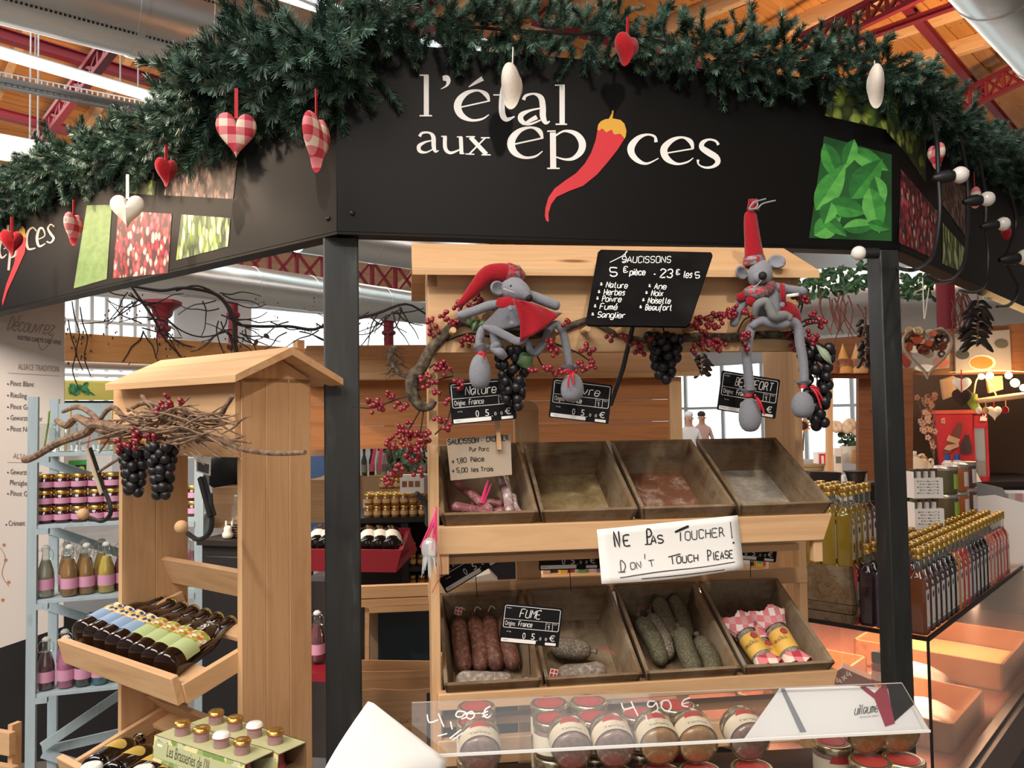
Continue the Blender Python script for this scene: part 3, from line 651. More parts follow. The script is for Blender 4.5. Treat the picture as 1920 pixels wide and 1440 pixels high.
# ---- hanging hearts
def heart_mesh(W, Ht, T, n=36, m=14):
    mb = MB(); vs = []; fs = []
    def outline(t):
        x = 16 * sin(t) ** 3; y = 13 * cos(t) - 5 * cos(2 * t) - 2 * cos(3 * t) - cos(4 * t); return x / 32 * W, (y - 12) / 29 * Ht
    for j in range(m + 1):
        f = j / m; k = sin(pi * f); yy = -cos(pi * f) * T / 2
        for i in range(n):
            x, z = outline(2 * pi * i / n); cx, cz = 0, -Ht * .45; kk = k ** .55 if k > 1e-6 else 0.0
            vs.append((cx + (x - cx) * kk, yy * (1 - .25 * kk), cz + (z - cz) * kk))
    for j in range(m):
        for i in range(n): fs.append((j * n + i, j * n + (i + 1) % n, (j + 1) * n + (i + 1) % n, (j + 1) * n + i))
    return mb.add(vs, fs)
def heart(px, py, hpx, F, ly, yaw, m_, label, rib, ribpx, wfac=.95, T=.035, roll=0):
    top = F.w(F.p(px, py, ly)); d = top.y; sz = hpx * d / FPX; t = thing('heart_ornament', label, 'ornament', loc=top, rot=(0, roll, F.a + yaw), group='heart ornaments hanging from the pine garland')
    obj('heart', heart_mesh(sz * wfac, sz, T), m_, t, sharp=180)
    L_ = ribpx * d / FPX; mb = MB(); mb.bx(-.004, .004, -.0008, .0008, -sz * .12, L_); obj('ribbon_loop', mb, rib, t); return t
RIB = mat('red_ribbon', '#c41f2b', .6); RIBW = mat('white_thread', '#e8e2d8', .7)
heart(443, 212, 88, FLP, -.14, .95, GING, 'red and white checked cloth heart nearest the left of the corner, seen full face', RIB, 48, .85)
heart(593, 216, 112, FLP, -.14, 2.0, GING, 'red checked cloth heart hanging edge-on beside the sign corner', RIB, 50, .85)
heart(312, 297, 55, FLP, -.14, 1.55, REDFELT, 'small plain red felt heart in front of the left panel', RIB, 26, .8)
heart(239, 366, 62, FLP, -.14, .85, WFELT, 'plain off-white felt heart in front of the left panel', RIBW, 40, 1.0)
heart(138, 400, 62, FLP, -.14, 2.15, GING, 'checked cloth heart turned edge-on, left of the off-white heart', RIB, 26, .8)
heart(22, 432, 50, FLP, -.14, 1.6, REDFELT, 'plain red felt heart at the far left edge of the picture', RIB, 26, .8)
heart(961, 130, 85, FS, -.12, 1.1, WFELT, 'white wool heart hanging edge-on over the big lettering', RIBW, 46, .9, .045, .18)
heart(1176, 66, 62, FS, -.14, .5, REDFELT, 'bright red felt heart in the garland above the lettering', RIB, 36, .9, .045, .1)
heart(1640, 128, 80, FS, -.14, 1.1, WFELT, 'white wool heart edge-on at the right end of the sign', RIBW, 14, .9, .04, .05)
heart(1755, 270, 50, FRP, -.08, .9, GING, 'checked cloth heart edge-on above the first bulb', RIB, 30, .8)
heart(1827, 352, 40, FRP, -.08, .4, GING, 'small checked cloth heart behind the second bulb', RIB, 30, .9)
heart(1886, 426, 24, FRP, -.12, .4, REDFELT, 'tiny red heart peeping out below the third bulb', RIB, 14, .9, .03)
# ---- festoon bulbs on a black cable
BULB = mat('opal_bulb', '#efe9df', .2, coat=.5)
fest = thing('festoon_lights', 'black cable with opal bulbs looped over the right sign panel', 'string lights', loc=(0, 0, 0))
bl = [(1800, 328, 16), (1851, 373, 14), (1881, 420, 13), (1922, 482, 15)]
ends = []
for px, py, r in bl:
    c = FRP.w(FRP.p(px, py, -.13)); rr = r * c.y / FPX; ax = (RT * .95 + V((0, 0, .12))).normalized()
    mb = MB(); mb.ball(c, rr, 16, 10); obj('bulb', mb, BULB, fest, sharp=80)
    mb = MB(); mb.tube([c - ax * rr * .8, c - ax * rr * 1.3, c - ax * rr * 1.35, c - ax * rr * 2.4, c - ax * rr * 2.9, c - ax * rr * 3.3], [rr * .62, rr * .7, rr * .8, rr * .72, rr * .5, rr * .3], 12); obj('socket', mb, CORD, fest)
    ends.append(c - ax * rr * 2.6)
c = at(1610, 475, 2.05); mb = MB(); mb.ball(c, 14 * c.y / FPX, 16, 10); obj('bulb', mb, BULB, fest, sharp=80)
mb = MB(); mb.tube([c + RT * .012, c + RT * .05], .014, 12); obj('socket', mb, CORD, fest)
fr = lambda px, py, ly=-.09: FRP.w(FRP.p(px, py, ly))
mb = MB()
mb.tube([fr(1748, 215), fr(1757, 270), ends[0]], .0055, 7, k=6); mb.tube([ends[0], fr(1762, 400), fr(1752, 470), fr(1728, 500), fr(1700, 506), fr(1672, 498, .1)], .005, 7, k=6)
mb.tube([fr(1800, 255), fr(1812, 320), ends[1]], .0055, 7, k=6); mb.tube([ends[1], fr(1814, 430), fr(1808, 490), fr(1788, 522), fr(1760, 528), fr(1735, 515)], .005, 7, k=6)
mb.tube([fr(1836, 300), fr(1848, 370), ends[2]], .0055, 7, k=6); mb.tube([ends[2], fr(1853, 480), fr(1848, 530), fr(1830, 548), fr(1800, 545)], .005, 7, k=6)
mb.tube([fr(1890, 350), fr(1905, 420), ends[3]], .0055, 7, k=6); mb.tube([ends[3], fr(1908, 540), fr(1895, 570), fr(1870, 575)], .0055, 7, k=6)
obj('cable', mb, CORD, fest)
# ================================================================ GABLED SAUSAGE STAND
FH, HW = frame2((822, 1040), 1.55, (1555, 1012))
hp = FH.p
stand = thing('gabled_stand', 'tall pine display stand with gabled roof and two rows of crates', 'display stand', FH)
xl, xr = hp(806, 900, 0).x, hp(1508, 900, 0).x
zlow = hp(820, 1440, 0).z - .12
def sbx(name, x0, x1, y0, y1, z0, z1, m_, **kw): mb = MB(); mb.bx(x0, x1, y0, y1, z0, z1); return obj(name, mb, m_, stand, bev=.0015, **kw)
def pzx(px, py, ly=0): q = hp(px, py, ly); return q.x, q.z
_, z_he_b = pzx(1100, 661); _, z_he_t = pzx(1100, 512)
zr = hp(1150, 470, .12).z
ye, yr = -.05, .10
ze = hp(1150, 507, ye).z
sbx('side_board', xl, xl + .018, .012, .17, zlow, z_he_t, PINE[2]); xrb = hp(1508, 900, .238).x; sbx('side_board', xrb - .02, xrb, .238, .40, zlow, z_he_t, PINE[2])
sbx('header_board', xl + .0, xr - .004, -.008, .012, z_he_b, z_he_t + .01, PINE[0])
sbx('center_post', hp(966, 900, .252).x, hp(1012, 900, .252).x, .252, .27, zlow, hp(990, 770, .252).z, PINE[2])
mb = MB(); cx_ = (hp(966, 900, .252).x + hp(1012, 900, .252).x) / 2; rr = cx_ - hp(966, 900, .252).x; zt = hp(990, 770, .252).z
mb.prism([V((cx_ + rr * cos(a * pi / 10), .252, zt + rr * sin(a * pi / 10) * .8)) for a in range(11)], (0, .02, 0)); obj('post_top', mb, PINE[2], stand)
ovl, ovr = hp(773, 490, ye).x, hp(1537, 505, ye).x
mb = MB(); mb.hull8([V((ovl, ye, ze - .012)), V((ovr, ye, ze - .012)), V((ovr, yr, zr - .012)), V((ovl, yr, zr - .012))], [V((ovl, ye, ze + .004)), V((ovr, ye, ze + .004)), V((ovr, yr, zr + .006)), V((ovl, yr, zr + .006))]); obj('roof_board', mb, PINE[0], stand, bev=.001)
mb = MB(); mb.hull8([V((ovl, yr, zr - .012)), V((ovr, yr, zr - .012)), V((ovr, .30, ze - .012)), V((ovl, .30, ze - .012))], [V((ovl, yr, zr + .006)), V((ovr, yr, zr + .006)), V((ovr, .30, ze + .004)), V((ovl, .30, ze + .004))]); obj('roof_board', mb, PINE[0], stand, bev=.001)
for x in (xl, xr - .022):
    mb = MB(); mb.prism([V((x, -.008, z_he_t - .03)), V((x, .2, z_he_t - .03)), V((x, .2, ze)), V((x, yr, zr - .014)), V((x, -.008, ze))], (.018, 0, 0)); obj('gable_board', mb, PINE[2], stand)
pegm = MB(); pegm.tube([V((0, .02, 0)), V((0, -.052, 0)), V((0, -.055, 0))], [.0065, .0065, .0055], 12); pg = None
PEGX = [850, 917, 1045, 1103, 1170, 1233, 1300, 1423, 1483]
for px in PEGX:
    q = hp(px, 619 - (px - 850) * .009, -.055)
    if pg is None: pg = obj('peg', pegm, PINE[1], stand); o = pg
    else: o = pg.copy(); COL.objects.link(o)
    o.location = (q.x, 0, q.z)
# front beams (top row mitred at the right end), rails, brackets
def hbeam(px0, py0t, py0b, px1, py1t, cut=.02, y0=-.014, y1=.012):
    zt_ = (hp(px0, py0t, y0).z + hp(px1, py1t, y0).z) / 2; zb_ = hp(px0, py0b, y0).z; x0 = hp(px0, py0b, y0).x; x1 = hp(px1, py1t, y0).x
    mb = MB(); mb.prism([V((x0, y0, zb_)), V((x1 - cut, y0, zb_)), V((x1, y0, zt_)), V((x0, y0, zt_))], (0, y1 - y0, 0)); obj('front_rail', mb, PINE[0], stand, bev=.002); return zb_, zt_
zb1, zt1 = hbeam(822, 986, 1041, 1561, 966)
zb2, zt2 = hbeam(822, 1297, 1334, 1572, 1262, .01)
hbeam(822, 1384, 1440, 1500, 1350, 0, .01, .03)
for px0, px1, pya, pyb in ((822, 842, 1041, 1076), (1522, 1540, 1013, 1052)):
    a = hp(px0, pya, 0); b = hp(px1, pyb, 0); sbx('bracket', a.x, b.x, -.008, .012, b.z, a.z + .01, PINE[2])
zrail = hp(1000, 1086, .24).z
sbx('back_rail', xl, xrb, .236, .252, zrail - .035, zrail, PINE[0])
for zt_ in (zt1, zt2):      # tilted slats that carry the crates
    for y_, dz in ((.03, -.03), (.2, .045)): sbx('shelf_slat', xl + .018, xr, y_, y_ + .03, zt_ + dz - .05, zt_ + dz - .035, PINE[0])
# ---------------- weathered crates
def crate_parts(Wf, Wb, L_, h, inset=.018, t=.008):
    """open tray: rim in the plane z=0, y from 0 (front) to L; front width Wf, back width Wb"""
    f0, f1, b0, b1 = V((0, 0, 0)), V((Wf, 0, 0)), V(((Wf - Wb) / 2, L_, 0)), V(((Wf + Wb) / 2, L_, 0))
    dn = lambda p, ix, iy: V((p.x + ix, p.y + iy, -h))
    F0, F1, B0, B1 = dn(f0, inset, inset), dn(f1, -inset, inset), dn(b0, inset, -inset), dn(b1, -inset, -inset)
    out = []
    def panel(name, a, b, c, d, inn, m_):
        n = V(inn) * t; mb = MB(); mb.hull8([a, b, b + n, a + n], [d, c, c + n, d + n]); out.append((name, mb, m_))
    panel('front_board', F0, F1, f1, f0, (0, 1, 0), OLD[0]); panel('back_board', B0, B1, b1, b0, (0, -1, 0), OLD[0])
    panel('side_board', F0, B0, b0, f0, (1, 0, 0), OLD[1]); panel('side_board', F1, B1, b1, f1, (-1, 0, 0), OLD[1])
    mb = MB(); mb.hull8([F0, F1, B1, B0], [p + V((0, 0, t)) for p in (F0, F1, B1, B0)]); out.append(('bottom_board', mb, OLD[1])); return out
yf, yb = -.022, .222
def cbot(name, a, b, c): m_ = mat(name, a, .85); k = NB(m_); k.color(k.ramp(k.noise(k.coord((1, 1, 1), rnd=True), 22, 6, .3, .72), [(.36, a), (.52, b), (.66, c)])); return m_
CBOT = [cbot('tan_crate_floor', '#8d7a63', '#a08a70', '#b59f84'), cbot('crumb_crate_floor', '#75623f', '#8f7a52', '#a89670'), cbot('rust_crate_floor', '#6f4630', '#85573d', '#b3a090'), cbot('grey_crate_floor', '#8f8473', '#a59c8d', '#bdb6aa')]  # own crumb, rust and grey tones, lightened for light falling on the floors
CR = {}
def crate_row(fr_px, yfront, yback, row, notes):
    zf = (hp(fr_px[0][0], yfront[0], yf).z + hp(fr_px[-1][1], yfront[1], yf).z) / 2; zb = (hp(900, yback[0], yb).z + hp(1400, yback[1], yb).z) / 2
    til = atan2(zb - zf, yb - yf); L_ = hypot(zb - zf, yb - yf)
    for i, (a, b) in enumerate(fr_px):
        xa, xb = hp(a, yfront[0] + (yfront[1] - yfront[0]) * i / 3, yf).x, hp(b, yfront[0] + (yfront[1] - yfront[0]) * i / 3, yf).x
        t = thing('weathered_crate', notes[i], 'crate', loc=FH.w((xa, yf, zf)), rot=(til, 0, FH.a), group='weathered crates on the gabled stand')
        for nm, mb, m_ in crate_parts(xb - xa, (xb - xa) * .985, L_, .082): obj(nm, mb, CBOT[i] if nm == 'bottom_board' and row == 0 else m_, t, bev=.001)
        CR[(row, i)] = (t, xa, xb, zf, til, L_)
crate_row([(826, 1010), (1014, 1197), (1203, 1381), (1387, 1562)], (962, 946), (829, 823), 0,
          ['weathered tilted crate holding thin sausages, upper row far left', 'empty weathered crate with crumbs, second of the upper row', 'empty rust-stained weathered crate, third of the upper row', 'empty grey weathered crate at the right end of the upper row'])
crate_row([(832, 1017), (1022, 1206), (1212, 1390), (1396, 1567)], (1275, 1252), (1106, 1089), 1,
          ['weathered crate of brown smoked sausages, lower row far left', 'weathered crate with two grey sausages, second of the lower row', 'weathered crate of green herbed sausages, third of the lower row', 'weathered crate of cloth-wrapped sausages at the lower right end'])
def CL(row, i, u, v, h):        # point inside a crate: u across 0..1, v front-to-back 0..1, h above its bottom
    t, xa, xb, zf, til, L_ = CR[(row, i)]; W_ = xb - xa; ins = .02
    p = V((ins + (W_ - 2 * ins) * u, ins + (L_ - 2 * ins) * v, -.074 + h)); return t.location + Euler((til, 0, FH.a)).to_matrix() @ p
# ---------------- sausages
def saumat(name, c1, c2, c3, sc_=120, rough=.6):
    m_ = mat(name, c1, rough); b = NB(m_); n = b.noise(b.coord((sc_, sc_, sc_)), 1, 4, 0, .7); b.color(b.ramp(n, [(.3, c2), (.5, c1), (.68, c3)])); b.bump(n, .6, .004); return m_
S_BROWN = saumat('smoked_casing', '#6a3f30', '#4a2a20', '#8f6a55'); S_GREY = saumat('floury_casing', '#8a7c6e', '#6a5a4d', '#b9aea0'); S_PEP = saumat('pepper_casing', '#6f6253', '#3b3129', '#a39882', 260)
S_HERB = saumat('herb_casing', '#57503a', '#37311f', '#7d7558', 260); S_PINK = saumat('stick_sausage_skin', '#8f5658', '#6e3a40', '#b98a86', 90, .3); S_FOIL = saumat('clear_foil_wrap', '#a88f8c', '#7d5a5a', '#e6dedb', 60, .12)
STRING = mat('butcher_string', '#e2d8c8', .8); RSTRING = mat('red_string', '#c0392f', .7)
def sausage(name, a, b, r, m_, label, group, sag=.006, string=True, flag=False, rs=False):
    a, b = V(a), V(b); mid = (a + b) / 2 + V((random.uniform(-sag, sag), random.uniform(-sag, sag), random.uniform(-.3, .3) * sag))
    d = (b - a).normalized(); t = thing(name, label, 'sausage', WORLD, group=group)
    mb = MB(); mb.tube([a, a + d * r * .25, a + d * r * .9, mid, b - d * r * .9, b - d * r * .25, b], [r * .18, r * .62, r * .95, r, r * .95, r * .62, r * .18], 14, k=3); obj('casing', mb, m_, t, sharp=80)
    mb = MB(); mb.tube([b, b + d * .012], [r * .16, r * .3], 8); obj('knot', mb, m_, t)
    if string: mb = MB(); mb.tube([b + d * .006, b + d * .02 + V((.008, 0, .008)), b + d * .03 + V((.02, -.006, -.004))], .0011, 5, k=4); obj('string', mb, RSTRING if rs else STRING, t)
    if flag:
        c = b + d * .012 + V((.004, -.02, .012)); mb = MB(); mb.tube([b, c], .0009, 5); obj('tag_thread', mb, STRING, t)
        Fq = Fr(c, FH.a); R_ = Matrix.Rotation(.25, 3, 'Y'); P_ = lambda x, y, o_=0: Fq.w(R_ @ V((x, o_, y)))
        mb = MB(); mb.prism([P_(*q) for q in ((-.008, -.008), (.008, -.008), (.008, .008), (-.008, .008))], Fq.R @ V((0, .0006, 0))); fl_ = obj('paper_tag', mb, PAPER, t)
        mb = MB()
        for (x0, x1, y0, y1) in ((-.0065, -.001, -.0065, -.001), (.001, .0065, -.0065, -.001), (-.0065, -.001, .001, .0065), (.001, .0065, .001, .0065)): mb.poly([P_(x0, y0, -.0006), P_(x1, y0, -.0006), P_(x1, y1, -.0006), P_(x0, y1, -.0006)])
        obj('red_cross_print', mb, RED, fl_)
    return t
G = 'sausages in the lower crates'
for k, (u, l_) in enumerate(((.16, 'leftmost'), (.39, 'second'), (.6, 'third'), (.83, 'rightmost'))):
    sausage('smoked_sausage', CL(1, 0, u + .02, .3, .02), CL(1, 0, u - .02, .86, .045), .0185, S_BROWN, l_ + ' of the four brown smoked sausages standing in the lower left crate', G, flag=(k == 0))
sausage('grey_sausage', CL(1, 0, .04, .1, .045), CL(1, 0, .8, .06, .04), .019, S_GREY, 'floury grey sausage lying along the front of the lower left crate', G)
sausage('grey_sausage', CL(1, 0, .14, -.02, .022), CL(1, 0, .7, -.01, .022), .016, S_GREY, 'half hidden floury sausage under the front grey one, lower left crate', G, string=False)
sausage('pepper_sausage', CL(1, 1, .1, .5, .03), CL(1, 1, .62, .36, .042), .022, S_PEP, 'peppered sausage lying at the back of the second lower crate', G, rs=True)
sausage('grey_sausage', CL(1, 1, .74, .1, .045), CL(1, 1, .08, .08, .045), .021, S_GREY, 'white-dusted dark sausage lying at the front of the second lower crate', G, flag=True)
for k, (u0, v0, h0, u1, v1, h1, l_) in enumerate(((.3, .25, .02, .14, .72, .05, 'leftmost green herbed sausage, red-stringed, in the third lower crate'), (.4, .3, .025, .34, .8, .04, 'dark herbed sausage second from left in the third lower crate'), (.58, .45, .03, .5, .98, .05, 'herbed sausage leaning at the back centre of the third lower crate'),
        (.75, .5, .03, .76, 1.0, .05, 'herbed sausage standing at the back right of the third lower crate'), (.62, .02, .035, .6, .5, .06, 'herbed sausage at the front centre of the third lower crate'), (.88, .0, .035, .84, .42, .05, 'pale herbed sausage at the front right of the third lower crate'))):
    sausage('herb_sausage', CL(1, 2, u0, v0, h0), CL(1, 2, u1, v1, h1), .0205, S_HERB if k not in (1,) else S_PEP, l_, G, rs=(k < 2), string=k in (0, 1, 2))
# stick sausages in clear packs
G2 = 'thin sausages in the upper left crate'
for k, (u0, v0, h0, u1, v1, h1, r, m_, l_) in enumerate(((.02, .04, .055, .62, .0, .03, .0105, S_PINK, 'pink stick sausage along the front edge of the upper left crate'), (.12, .5, .04, .55, .06, .035, .0095, S_PINK, 'pink stick sausage crossing behind the front one, upper left crate'), (.3, .3, .02, .75, .26, .02, .009, S_PINK, 'pink stick sausage lying deepest in the upper left crate'),
        (.45, .1, .02, .74, .12, .03, .0085, S_PINK, 'short pink stick sausage near the magenta tie, upper left crate'), (.8, .05, .03, .73, .55, .05, .0105, S_FOIL, 'foil-wrapped stick sausage standing right of the pink ones'), (.93, .02, .025, .87, .34, .03, .0095, S_FOIL, 'short foil-wrapped stick sausage beside the crate wall'))):
    sausage('stick_sausage', CL(0, 0, u0, v0, h0 + .02), CL(0, 0, u1, v1, h1 + .02), r, m_, l_, G2, string=False)
MAG = mat('magenta_ribbon', '#d4386e', .35)
mb = MB(); a = CL(0, 0, .42, .12, .065); mb.tube([a, a + V((.008, .01, .028)), a + V((.014, .01, .045))], [.004, .003, .001], 6, k=3); mb.tube([a + V((.003, 0, 0)), a + V((.012, .012, .02)), a + V((.02, .012, .038))], [.003, .0025, .001], 6, k=3)
one('ribbon_tie', mb, MAG, 'magenta ribbon tie sticking up among the pink stick sausages', 'ribbon')
# magenta ribbons and clear wrapper hanging at the stand's left edge
t = thing('ribbon_bunch', 'magenta ribbon bunch with crinkled clear wrapper on the stand left edge', 'ribbon', WORLD)
b0 = FH.w(hp(818, 950, -.03)); mb = MB()
for dx, e in ((-.03, -.075), (-.018, -.06), (-.008, -.08), (.0, -.11)): mb.tube([b0, b0 + V((dx * .3, -.008, -.03)), b0 + V((dx, -.01, e))], [.002, .0025, .0018], 5, k=4)
obj('ribbon', mb, MAG, t)
mb = MB(); c_ = b0 + V((-.012, -.012, -.078))
mb.ball(c_, .022, 12, 8, sc=(.75, .5, 1.0)); 
for k in range(16): a = random.uniform(0, 6.28); mb.tube([c_ + V((.01 * cos(a), .006 * sin(a), -.012)), c_ + V((.016 * cos(a), .01 * sin(a), -.035 - random.random() * .02))], [.003, .0004], 4)
obj('crinkled_wrapper', mb, glassy('crinkled_film', '#ffffff', .9, .2), t)
mb = MB(); mb.tube([FH.w(hp(825, 1040, -.02)), FH.w(hp(828, 1075, -.02)), FH.w(hp(818, 1095, -.02)), FH.w(hp(810, 1112, -.02))], .0008, 5, k=4); obj('thread', mb, RSTRING, t)
# wrapped sausages
LAB = mat('yellow_label', '#e0b251', .6)
def wrapped(a, b, r, label, side):
    a, b = V(a), V(b); d = (b - a).normalized(); t = thing('wrapped_sausage', label, 'sausage', WORLD, group=G)
    Q = d.to_track_quat('Z', 'Y').to_matrix().to_4x4(); T = Matrix.Translation(a) @ Q; L_ = (b - a).length
    mb = MB(); mb.lathe([(r * .5, 0), (r * .85, L_ * .1), (r, L_ * .3), (r, L_ * .6), (r * .8, L_ * .85), (r * .45, L_)], 16, T=T); obj('casing', mb, S_GREY, t, sharp=80)
    mb = MB(); mb.lathe([(r * 1.03, L_ * .3), (r * 1.04, L_ * .62)], 20, T=T); lb = obj('paper_band', mb, LAB, t, sharp=80)
    # where the band faces the viewer
    c = T @ V((0, 0, L_ * .46)); vd = (C0 - c).normalized(); nrm = (vd - d * vd.dot(d)).normalized(); tg = d.cross(nrm)
    def cyl(x, y, k=1.06): an = x / r; return c + (nrm * cos(an) + tg * -sin(an)) * r * k + d * y
    mp = lambda x, y: cyl(x - .018, -(y))
    mb = MB(); hand(mb, 'Guillaume', .004, .004, .036, .003, .010, .0006, lambda x, y: cyl(x - .018, -y), .4, jit=.4); obj('script_print', mb, INK, lb, flat=True)
    mb = MB(); mb.poly([cyl(-.014 * 1 + .0075 * cos(k * pi / 9), .014 + .0075 * sin(k * pi / 9), 1.09) for k in range(18)]); sl = obj('seal_print', mb, BURG, t, flat=True)
    mb = MB()
    for q in range(2): mb.ribbon([(cos(k * pi / 6) * (.005 - .0025 * q) - .014, sin(k * pi / 6) * (.005 - .0025 * q) + .014, .0008) for k in range(13)], 0, lambda x, y: cyl(x, y, 1.1))
    obj('seal_ring_print', mb, mat('seal_pink', '#d9828c', .6), sl, flat=True)
    for nm, z0, dr, m_ in (('cloth_bottom', L_ * .28, -1, GING), ('cloth_top', L_ * .7, 1, PALEG)):
        mb = MB(); n = 24
        def fn(u, v):
            an = u * 2 * pi; fl_ = 1.06 + v * (1.1 if dr > 0 else .75) * (.7 + .3 * sin(3 * an + 1)); zz = z0 + dr * v * (r * 1.7 if dr > 0 else r * 1.5) * (1 + .15 * sin(5 * an)); zig = (.002 if int(u * 48) % 2 else 0) * (v > .95)
            return T @ V((r * fl_ * cos(an) * (.85 if dr < 0 else 1), r * (1.06 + v * .15) * sin(an) if dr > 0 else r * fl_ * .8 * sin(an), zz + dr * zig))
        mb.grid(fn, 48, 8); obj(nm, mb, m_, t, thick=.0012, sharp=80)
PALEG = gingham('gingham_reverse', '#d8a3a3', 38., '#ecdcd6')
wrapped(CL(1, 3, .38, .02, .03), CL(1, 3, .18, .62, .055), .022, 'leftmost of three sausages wrapped in red gingham with a yellow band', -1)
wrapped(CL(1, 3, .56, .02, .018), CL(1, 3, .44, .58, .03), .018, 'middle gingham-wrapped sausage, half hidden between the other two', 0)
wrapped(CL(1, 3, .78, .02, .03), CL(1, 3, .66, .66, .06), .023, 'rightmost of three gingham-wrapped sausages with yellow band and seal', 1)
# ---------------- price tags
CARD = mat('black_price_card', '#121214', .6, spec=.2)
def ptag(px, py, ly, w_px, ang, word, label, digits=('0', '5', ',', '0', '0'), hide=None, origin='France', yaw=0, W0=115., H0=74., pin=0):
    """black price card centred at a pixel, tilted clockwise by ang; drawn in card units of 115 x 74"""
    c = FH.w(hp(px, py, ly)); k = w_px * c.y / FPX / W0; Fq = Fr(c, FH.a + yaw); R_ = Matrix.Rotation(ang, 3, 'Y')
    P_ = lambda x, y, o_=0.0: R_ @ V(((x - W0 / 2) * k, o_, (H0 / 2 - y) * k))
    t = thing('price_tag', label, 'price tag', Fq)
    def rrect(x0, y0, x1, y1, r):
        o = []
        for cx, cy, a0 in ((x1 - r, y0 + r, -90), (x1 - r, y1 - r, 0), (x0 + r, y1 - r, 90), (x0 + r, y0 + r, 180)):
            for j in range(4): a = radians(a0 + j * 30); o.append((cx + r * cos(a), cy + r * sin(a)))
        return o
    mb = MB(); mb.prism([P_(x, y, 0) for x, y in rrect(0, 0, W0, H0, 3)], (0, .0015, 0)); obj('card', mb, CARD, t)
    mp = lambda x, y: P_(x, y, -.0006); mb = MB()
    def line(pts, w_): mb.ribbon([(x, y, w_) for x, y in pts], 0, mp, k=1)
    q = rrect(4, 4, W0 - 4, 45, 3); line(q + [q[0]], 1.1); line([(4, 29), (W0 - 4, 29)], .8); line([(86, 29), (86, 45)], .8); line([(99, 29), (99, 45)], .8)
    text(mb, 'Produit :', 7, 9.5, 17, 9.5, 2.4, mp); text(mb, 'Origine:', 7, 41, 27, 41, 9, mp); text(mb, 'Cat :', 88, 33, 96, 33, 2.4, mp); text(mb, 'Cal :', 101, 33, 109, 33, 2.4, mp)
    text(mb, 'Le kg', 12, 53, 20, 53, 2.4, mp); text(mb, '0', 43, 64, 49, 64, 12, mp); text(mb, '5', 60, 64, 67, 64, 12, mp)
    if digits[2]: text(mb, ',', 71, 65, 73, 65, 5, mp); text(mb, '0', 76, 64, 80, 64, 6, mp); text(mb, '0', 87, 64, 91, 64, 6, mp)
    text(mb, '€', 95, 64, 106, 64, 11, mp)
    obj('printing', mb, CHALK, t, flat=True)
    mb = MB(); hand(mb, word, 28, 24, 28 + 9.5 * len(word), 24, 15, 1.5, mp, .15)
    if origin: hand(mb, origin, 33, 41, 60, 41, 9, 1.2, mp, .1)
    hand(mb, '1', 90, 43, 94, 43, 8, 1.1, mp); obj('chalk_writing', mb, CHALK, t, flat=True)
    mb = MB(); mb.poly([mp(x, y) for x, y in rrect(3, 65, 70, 72, 1.5)][::-1]); mb.poly([mp(x, y) for x, y in rrect(88, 67, W0 - 6, 72, 1)][::-1]); st = obj('white_strip', mb, PAPER, t, flat=True)
    mb = MB(); text(mb, 'Traitement :', 6, 69, 17, 69, 2, lambda x, y: P_(x, y, -.0009)); [mb.bx(0, 0, 0, 0, 0, 0) for _ in ()]
    obj('small_print', mb, INK, st, flat=True)
    if pin: a = P_(W0 * .5, H0, .001); mb = MB(); mb.tube([a, a + V((.004, .01, -pin))], .0009, 5); obj('pin', mb, IRON, t)
    return t
ptag(905, 752, -.012, 122, -.075, 'Nature', 'black price card chalked Nature, left under the first plush mouse')
tg = ptag(1089, 752, -.012, 115, .13, '  oivre', 'black price card hanging from the dark rod under the mouse foot')
ptag(1404, 740, .04, 116, .165, 'BEAUFORT', 'black price card chalked Beaufort behind the dangling mouse legs', pin=.0)
ptag(996, 1172, -.05, 112, .14, ' FUMÉ', 'black price card chalked Fumé in front of the lower crates', pin=.06)
ptag(872, 1045, .16, 125, -.5, 'Noix', 'steeply tilted price card half hidden under the upper rail, left', pin=.05)
ptag(1068, 1030, .16, 116, .01, 'Herbes', 'price card peeping out under the upper rail, centre', pin=.05)
ptag(1410, 1018, .16, 100, .12, 'Ane', 'price card peeping out right of the white paper notice', pin=.04)
# rod that carries one card
mb = MB(); mb.tube([FH.w(hp(1187, 610, -.05)), FH.w(hp(1168, 690, -.04)), FH.w(hp(1145, 760, -.012))], [.0045, .005, .004], 8); one('iron_rod', mb, IRON, 'dark iron rod slanting down from the chalkboard to a price card', 'rod')
# ---------------- chalkboard
bc = FH.w(hp(1216, 540, -.135)); kk = bc.y / FPX
u3 = (RT * 210 - UP * 6 - FW * 54) * kk; v3 = (RT * -27 - UP * 137 - FW * 90) * kk; v3 -= u3.normalized() * v3.dot(u3.normalized()); nb_ = u3.cross(v3).normalized()
if nb_.dot(C0 - bc) < 0: nb_ = -nb_
def bplane(o_): return lambda px, py: (lambda r: C0 + r * ((bc + nb_ * o_ - C0).dot(nb_) / r.dot(nb_)))(ray(px, py))
cb = thing('chalkboard', 'tilted black chalkboard listing sausage flavours and prices', 'chalkboard', WORLD)
mb = MB(); qd = [(1127, 468), (1333, 473), (1336, 478), (1293, 606), (1286, 612), (1102, 609), (1098, 604), (1121, 473)]; mb.prism([bplane(0)(x, y) for x, y in qd], nb_ * -.005); obj('board', mb, SLATE, cb)
mb = MB(); bp = bplane(.0008); z3 = lambda x, y: bp(1080 + x / 6.857, 460 + y / 6.857)
hand(mb, 'SAUCISSONS', 590, 222, 1235, 222, 80, 9, z3, .1); mb.ribbon([(435, 218, 9), (590, 140, 9), (660, 75, 11), (640, 90, 11), (632, 130, 11), (655, 190, 10), (595, 215, 9)], 0, z3)
